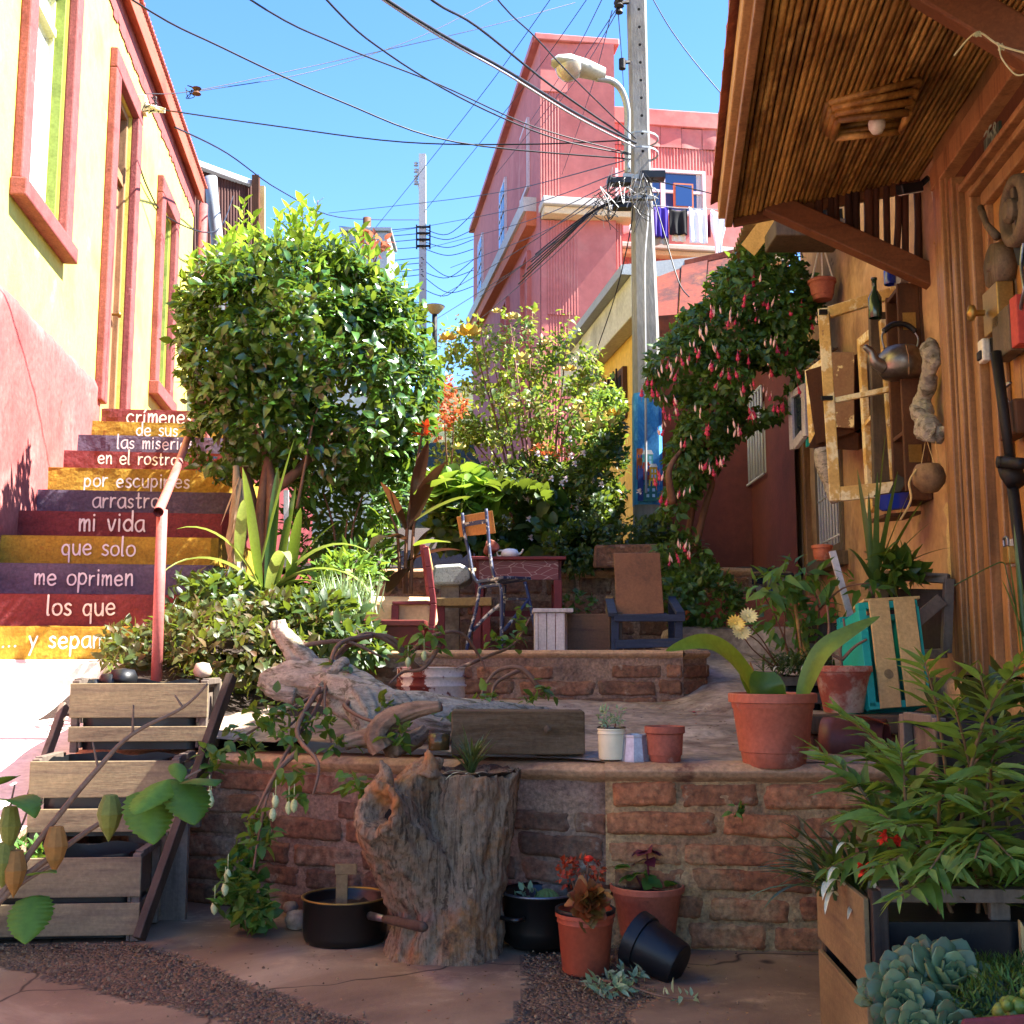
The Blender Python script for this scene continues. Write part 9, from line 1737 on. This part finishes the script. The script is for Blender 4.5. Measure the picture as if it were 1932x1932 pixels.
# bench
bn_ = thing('wooden_bench', 'low tan plank bench with dark red legs beside the school chair', 'bench', tuple(P(880, 1226, 7.2)))
b = MB(); A = P(822, 1143, 7.2); B = P(928, 1143, 7.1); dv = V((0, .3, 0)); zt = P(0, 1128, 7.2).z
b.hexa([A, B, B + dv, A + dv, V((A.x, A.y, zt)), V((B.x, B.y, zt)), V((B.x, B.y + .3, zt)), V((A.x, A.y + .3, zt))]); b.build('seat', M['pine_tan'], bn_, bevel=.006)
for px in (900, 918): MB().beam(P(px, 1143, 7.16), P(px, 1228, 7.16), .05, .04, (0, -1, 0)).build('leg', M['red_paint'], bn_, bevel=.003)
MB().beam(P(832, 1143, 7.25), P(832, 1228, 7.25), .05, .04, (0, -1, 0)).build('leg', M['red_paint'], bn_, bevel=.003)
gs = thing('stone_slab', 'pale speckled stone slab seat between the two chairs', 'stone seat', tuple(P(848, 1110, 7.6)))
b = MB(); pl = [(812, 1104), (868, 1103), (888, 1092), (886, 1072), (868, 1063), (818, 1066)]; b.slab([P(a, c, 7.55) for a, c in pl], .45, (0, 1, 0)); b.build('slab', mat('speckled granite', ['8a8a84', 'b4b4ac', '6a6a66'], 60, bump=.4, fine=.3), gs, bevel=.02)
MB().beam(P(850, 1104, 7.7), P(850, 1226, 7.7), .12, .12, (0, -1, 0)).build('support', M['ledge'], gs)
# red table
rtb = thing('red_table', 'dark red crackled wooden table with a teapot on top', 'table', tuple(P(975, 1226, 7.5)))
zt = P(975, 1057, 7.5).z; x0, x1 = P(895, 1060, 7.5).x, P(1062, 1060, 7.5).x
MB().bx(x0 - .02, x1 + .02, 7.45, 8.02, zt, zt + .022).build('tabletop', M['red_paint'], rtb, bevel=.004)
cr_ = NT('crackled red paint'); co = cr_.coord(); vo = cr_.n('ShaderNodeTexVoronoi', feature='DISTANCE_TO_EDGE'); vo.inputs['Scale'].default_value = 22; dd = cr_.n('ShaderNodeMapping'); dd.inputs['Scale'].default_value = (.45, 1, 1.2); cr_.l(cr_.tc.outputs['Object'], dd.inputs[0]); cr_.l(dd.outputs[0], vo.inputs['Vector'])
c = cr_.mix(cr_.ramp(vo.outputs['Distance'], [(.0, (1, 1, 1, 1)), (.03, (0, 0, 0, 1))]), cr_.ramp(cr_.noise(co, 5), spread(['551519', '6b2227'])), C('a88a86')); cr_.l(c, cr_.b.inputs['Base Color']); M['crackle'] = cr_.m
b = MB(); b.bx(x0 + .03, x1 - .03, 7.49, 7.51, zt - .13, zt - .001); b.build('apron', M['crackle'], rtb, bevel=.002)
b = MB(); b.bx(x0 + .01, x0 + .03, 7.52, 7.95, zt - .13, zt - .001); b.bx(x1 - .03, x1 - .01, 7.52, 7.95, zt - .13, zt - .001); b.build('side_apron', M['red_paint'], rtb)
for xx in (x0 + .035, x1 - .035):
    for yy in (7.5, 7.94): MB().bx(xx - .027, xx + .027, yy - .025, yy + .03, UZ, zt - .132).build('leg', M['red_paint'], rtb, bevel=.004)
MB().bx(x0 + .065, x1 - .065, 7.93, 7.95, UZ + .25, UZ + .29).build('stretcher', M['red_paint'], rtb)
tpq = P(962, 1057, 7.6); tpq.z = zt + .023; tpo = thing('teapot', 'white porcelain teapot with floral pattern on the red table', 'teapot', tuple(tpq))
MB().lathe([(0, 0), (.04, 0), (.058, .02), (.06, .035), (.05, .055), (.03, .062), (0, .063)], tpq, 24).build('body', mat('floral porcelain', ['d8d8dc', 'e2e2e6'], 4, bump=0, rough=.2, fine=0, peel=[('a05a70', 26, .64, .02), ('3a5a6a', 30, .66, .02)]), tpo, smooth=True)
MB().tube(spline([tpq + V((.05, 0, .02)), tpq + V((.075, 0, .035)), tpq + V((.09, 0, .06))], 5), [.012, .011, .01, .009, .008, .007, .006, .006, .006, .006, .006], 8).build('spout', M['white_pl'], tpo, smooth=True)
MB().tube(spline([tpq + V((-.05, 0, .05)), tpq + V((-.085, 0, .045)), tpq + V((-.08, 0, .015)), tpq + V((-.055, 0, .015))], 5), .006, 8).build('handle', M['white_pl'], tpo, smooth=True)
lp_ = P(920, 1057, 7.62); lp_.z = zt + .023; lpt = thing('small_flower_pot', 'little tipped terracotta pot at the corner of the red table', 'flower pot', tuple(lp_)); MB().lathe([(0, 0), (.035, 0), (.045, .06), (.05, .062), (.05, .08), (.04, .08), (.03, .01), (0, .01)], lp_ + V((0, 0, .035)), 20, axis=(.5, -.6, .7)).build('pot', M['terra_old'], lpt, smooth=True)
# white crate stool, box, plywood armchair
ws_ = thing('white_stool', 'white painted slatted crate stool in front of the red table', 'stool', tuple(P(1040, 1226, 6.45)))
x0, x1 = P(1012, 0, 6.45).x, P(1058, 0, 6.45).x; zt = P(0, 1146, 6.45).z
b = MB(); nsl = 3
for i in range(nsl): b.bx(lerp(x0, x1, i / nsl) + .001, lerp(x0, x1, (i + 1) / nsl) - .0025, 6.45, 6.465, UZ, zt - .03)
b.build('front_boards', M['white_wood'], ws_, bevel=.002); MB().hexa([(x1 + .001, 6.45, UZ), (x1 + .04, 6.72, UZ), (x1 + .025, 6.72, UZ), (x1 - .014, 6.46, UZ), (x1 + .001, 6.45, zt - .03), (x1 + .04, 6.72, zt - .03), (x1 + .025, 6.72, zt - .03), (x1 - .014, 6.46, zt - .03)]).build('side_board', M['white_wood'], ws_)
MB().bx(x0 - .03, x1 + .05, 6.43, 6.74, zt - .028, zt - .006).build('top_board', M['white_wood'], ws_, bevel=.003); MB().bx(x0 - .02, x0 - .002, 6.45, 6.7, UZ, zt - .03).build('side_board', M['white_wood'], ws_)
bx_ = thing('wooden_box', 'rough brown board box between the white stool and the armchair', 'box', tuple(P(1110, 1226, 6.6)))
x0, x1 = P(1062, 0, 6.6).x, P(1160, 0, 6.6).x; zt = P(0, 1158, 6.6).z
b = MB(); b.bx(x0, x1 - .07, 6.6, 6.62, UZ, zt); b.build('front_board', wood('rough brown board', ['4a3428', '6a4c38', '5c4030'], 'x', 6), bx_, bevel=.003); b = MB(); b.bx(x1 - .068, x1, 6.595, 6.93, UZ, zt + .01); b.bx(x0, x0 + .02, 6.621, 6.93, UZ, zt); b.bx(x0, x1 - .07, 6.91, 6.93, UZ, zt); b.build('side_board', M['crate_dark'], bx_, bevel=.003); MB().bx(x0 + .021, x1 - .072, 6.621, 6.909, UZ, zt - .06).build('soil', M['soil'], bx_)
pa = thing('plywood_armchair', 'home made armchair with tall plywood back and blue painted frame', 'armchair', tuple(P(1220, 1226, 6.7)))
MB().slab([P(1163, 1160, 6.75), P(1253, 1157, 6.75), P(1245, 1043, 6.95), P(1158, 1044, 6.95)], .016, (0, 1, .2)).build('backrest', M['ply'], pa, bevel=.003)
for i, (px, y0, y1, D) in enumerate(((1150, 1125, 1228, 6.95), (1268, 1125, 1222, 6.95), (1160, 1162, 1228, 6.6), (1280, 1160, 1222, 6.6))): MB().beam(P(px, y1, D), P(px, y0, D), .045, .035, (0, -1, 0)).build('leg', M['blue_wood'] if i != 0 else M['pine_tan'], pa, bevel=.003)
MB().beam(P(1158, 1166, 6.58), P(1292, 1166, 6.58), .04, .04).build('seat_rail', M['blue_wood'], pa, bevel=.003); MB().beam(P(1160, 1216, 6.58), P(1286, 1212, 6.58), .04, .05).build('stretcher', M['blue_wood'], pa, bevel=.003)
MB().beam(P(1268, 1132, 6.95), P(1284, 1158, 6.56), .05, .025).build('armrest', M['blue_wood'], pa, bevel=.003); MB().beam(P(1150, 1132, 6.95), P(1156, 1160, 6.56), .05, .025).build('armrest', M['blue_wood'], pa, bevel=.003)
MB().hexa([P(1163, 1164, 6.62), P(1262, 1164, 6.62), P(1255, 1160, 6.95), P(1163, 1160, 6.95), P(1163, 1160, 6.62), P(1262, 1160, 6.62), P(1255, 1156, 6.95), P(1163, 1156, 6.95)]).build('seat', M['blue_wood'], pa)
# fallen petals and small leaf litter on the ledge and patio
lt_ = MB()
for i in range(150):
    x = rnd.uniform(-.3, 1.0); y = rnd.uniform(4.2, 5.7); q = V((x, y, ledgez(x, y) + .022)); a = rnd.random() * 6.28; r_ = rnd.uniform(.004, .012); lt_.add([q + V((math.cos(a) * r_, math.sin(a) * r_, .002)), q + V((-math.sin(a) * r_ * .5, math.cos(a) * r_ * .5, 0)), q - V((math.cos(a) * r_, math.sin(a) * r_, -.003)), q + V((math.sin(a) * r_ * .5, -math.cos(a) * r_ * .5, 0))], [(0, 1, 2, 3)])
for i in range(170):
    q = PZ(rnd.uniform(150, 1600), rnd.uniform(1775, 1930), .012) if i % 3 else V((rnd.uniform(-1.2, 1.1), lerp(4.3, 3.8, rnd.random()) - .25, .014)); a = rnd.random() * 6.28; r_ = rnd.uniform(.003, .009); lt_.add([q + V((math.cos(a) * r_, math.sin(a) * r_, .002)), q + V((-math.sin(a) * r_ * .5, math.cos(a) * r_ * .5, 0)), q - V((math.cos(a) * r_, math.sin(a) * r_, -.003)), q + V((math.sin(a) * r_ * .5, -math.cos(a) * r_ * .5, 0))], [(0, 1, 2, 3)])
tag(lt_.build('leaf_litter', leafmat('litter', ['4a3420', '6a4a2c', '2e2218', '8a6a40', '9a3a2a'], .8, 0)), 'small dry leaf litter and crumbs strewn over the paving', 'litter', kind='stuff')
for (px, py) in ((1252, 1338), (1303, 1340), (1310, 1345), (1275, 1328)):
    z_ = ledgez(.8, 5.2) + .03; fq = MB()
    for i in range(4): a = i * 1.57; fq.blade(PZ(px, py, z_), (math.cos(a), math.sin(a), .3), .03, .014, .4, .2, 3)
    tag(fq.build('fallen_flower', M['fl_red']), 'fallen crimson fuchsia flower lying on the sloping concrete ledge', 'flower', 'fallen fuchsia flowers')

gs_ = MB(); cnt = 0
while cnt < 1900:
    x = rnd.uniform(-1.7, 1.0); y = rnd.uniform(2.6, 4.2)
    if not (inpoly(x, y, bandA) or inpoly(x, y, bandB)):
        if rnd.random() > .02: continue
    r_ = rnd.choice([.002, .0025, .003, .0035, .004, .006]); o_ = V((x, y, .004)); an = rnd.random() * 6
    A_ = [o_ + V((math.cos(an + k * 1.2566) * r_ * rnd.uniform(.7, 1.2), math.sin(an + k * 1.2566) * r_ * rnd.uniform(.7, 1.2), 0)) for k in range(5)]; T_ = [o_ + (q - o_) * .55 + V((0, 0, r_ * rnd.uniform(.6, 1))) for q in A_]
    gs_.add(A_ + T_, [(k, (k + 1) % 5, 5 + (k + 1) % 5, 5 + k) for k in range(5)] + [(5, 6, 7, 8, 9)]); cnt += 1
tag(gs_.build('loose_gravel', mat('gravel stones', ['5a4632', '745a40', '8c7454', '483828'], 30, bump=.3, island=.4)), 'loose brown gravel stones scattered over the rough aggregate strips', 'gravel', kind='stuff')
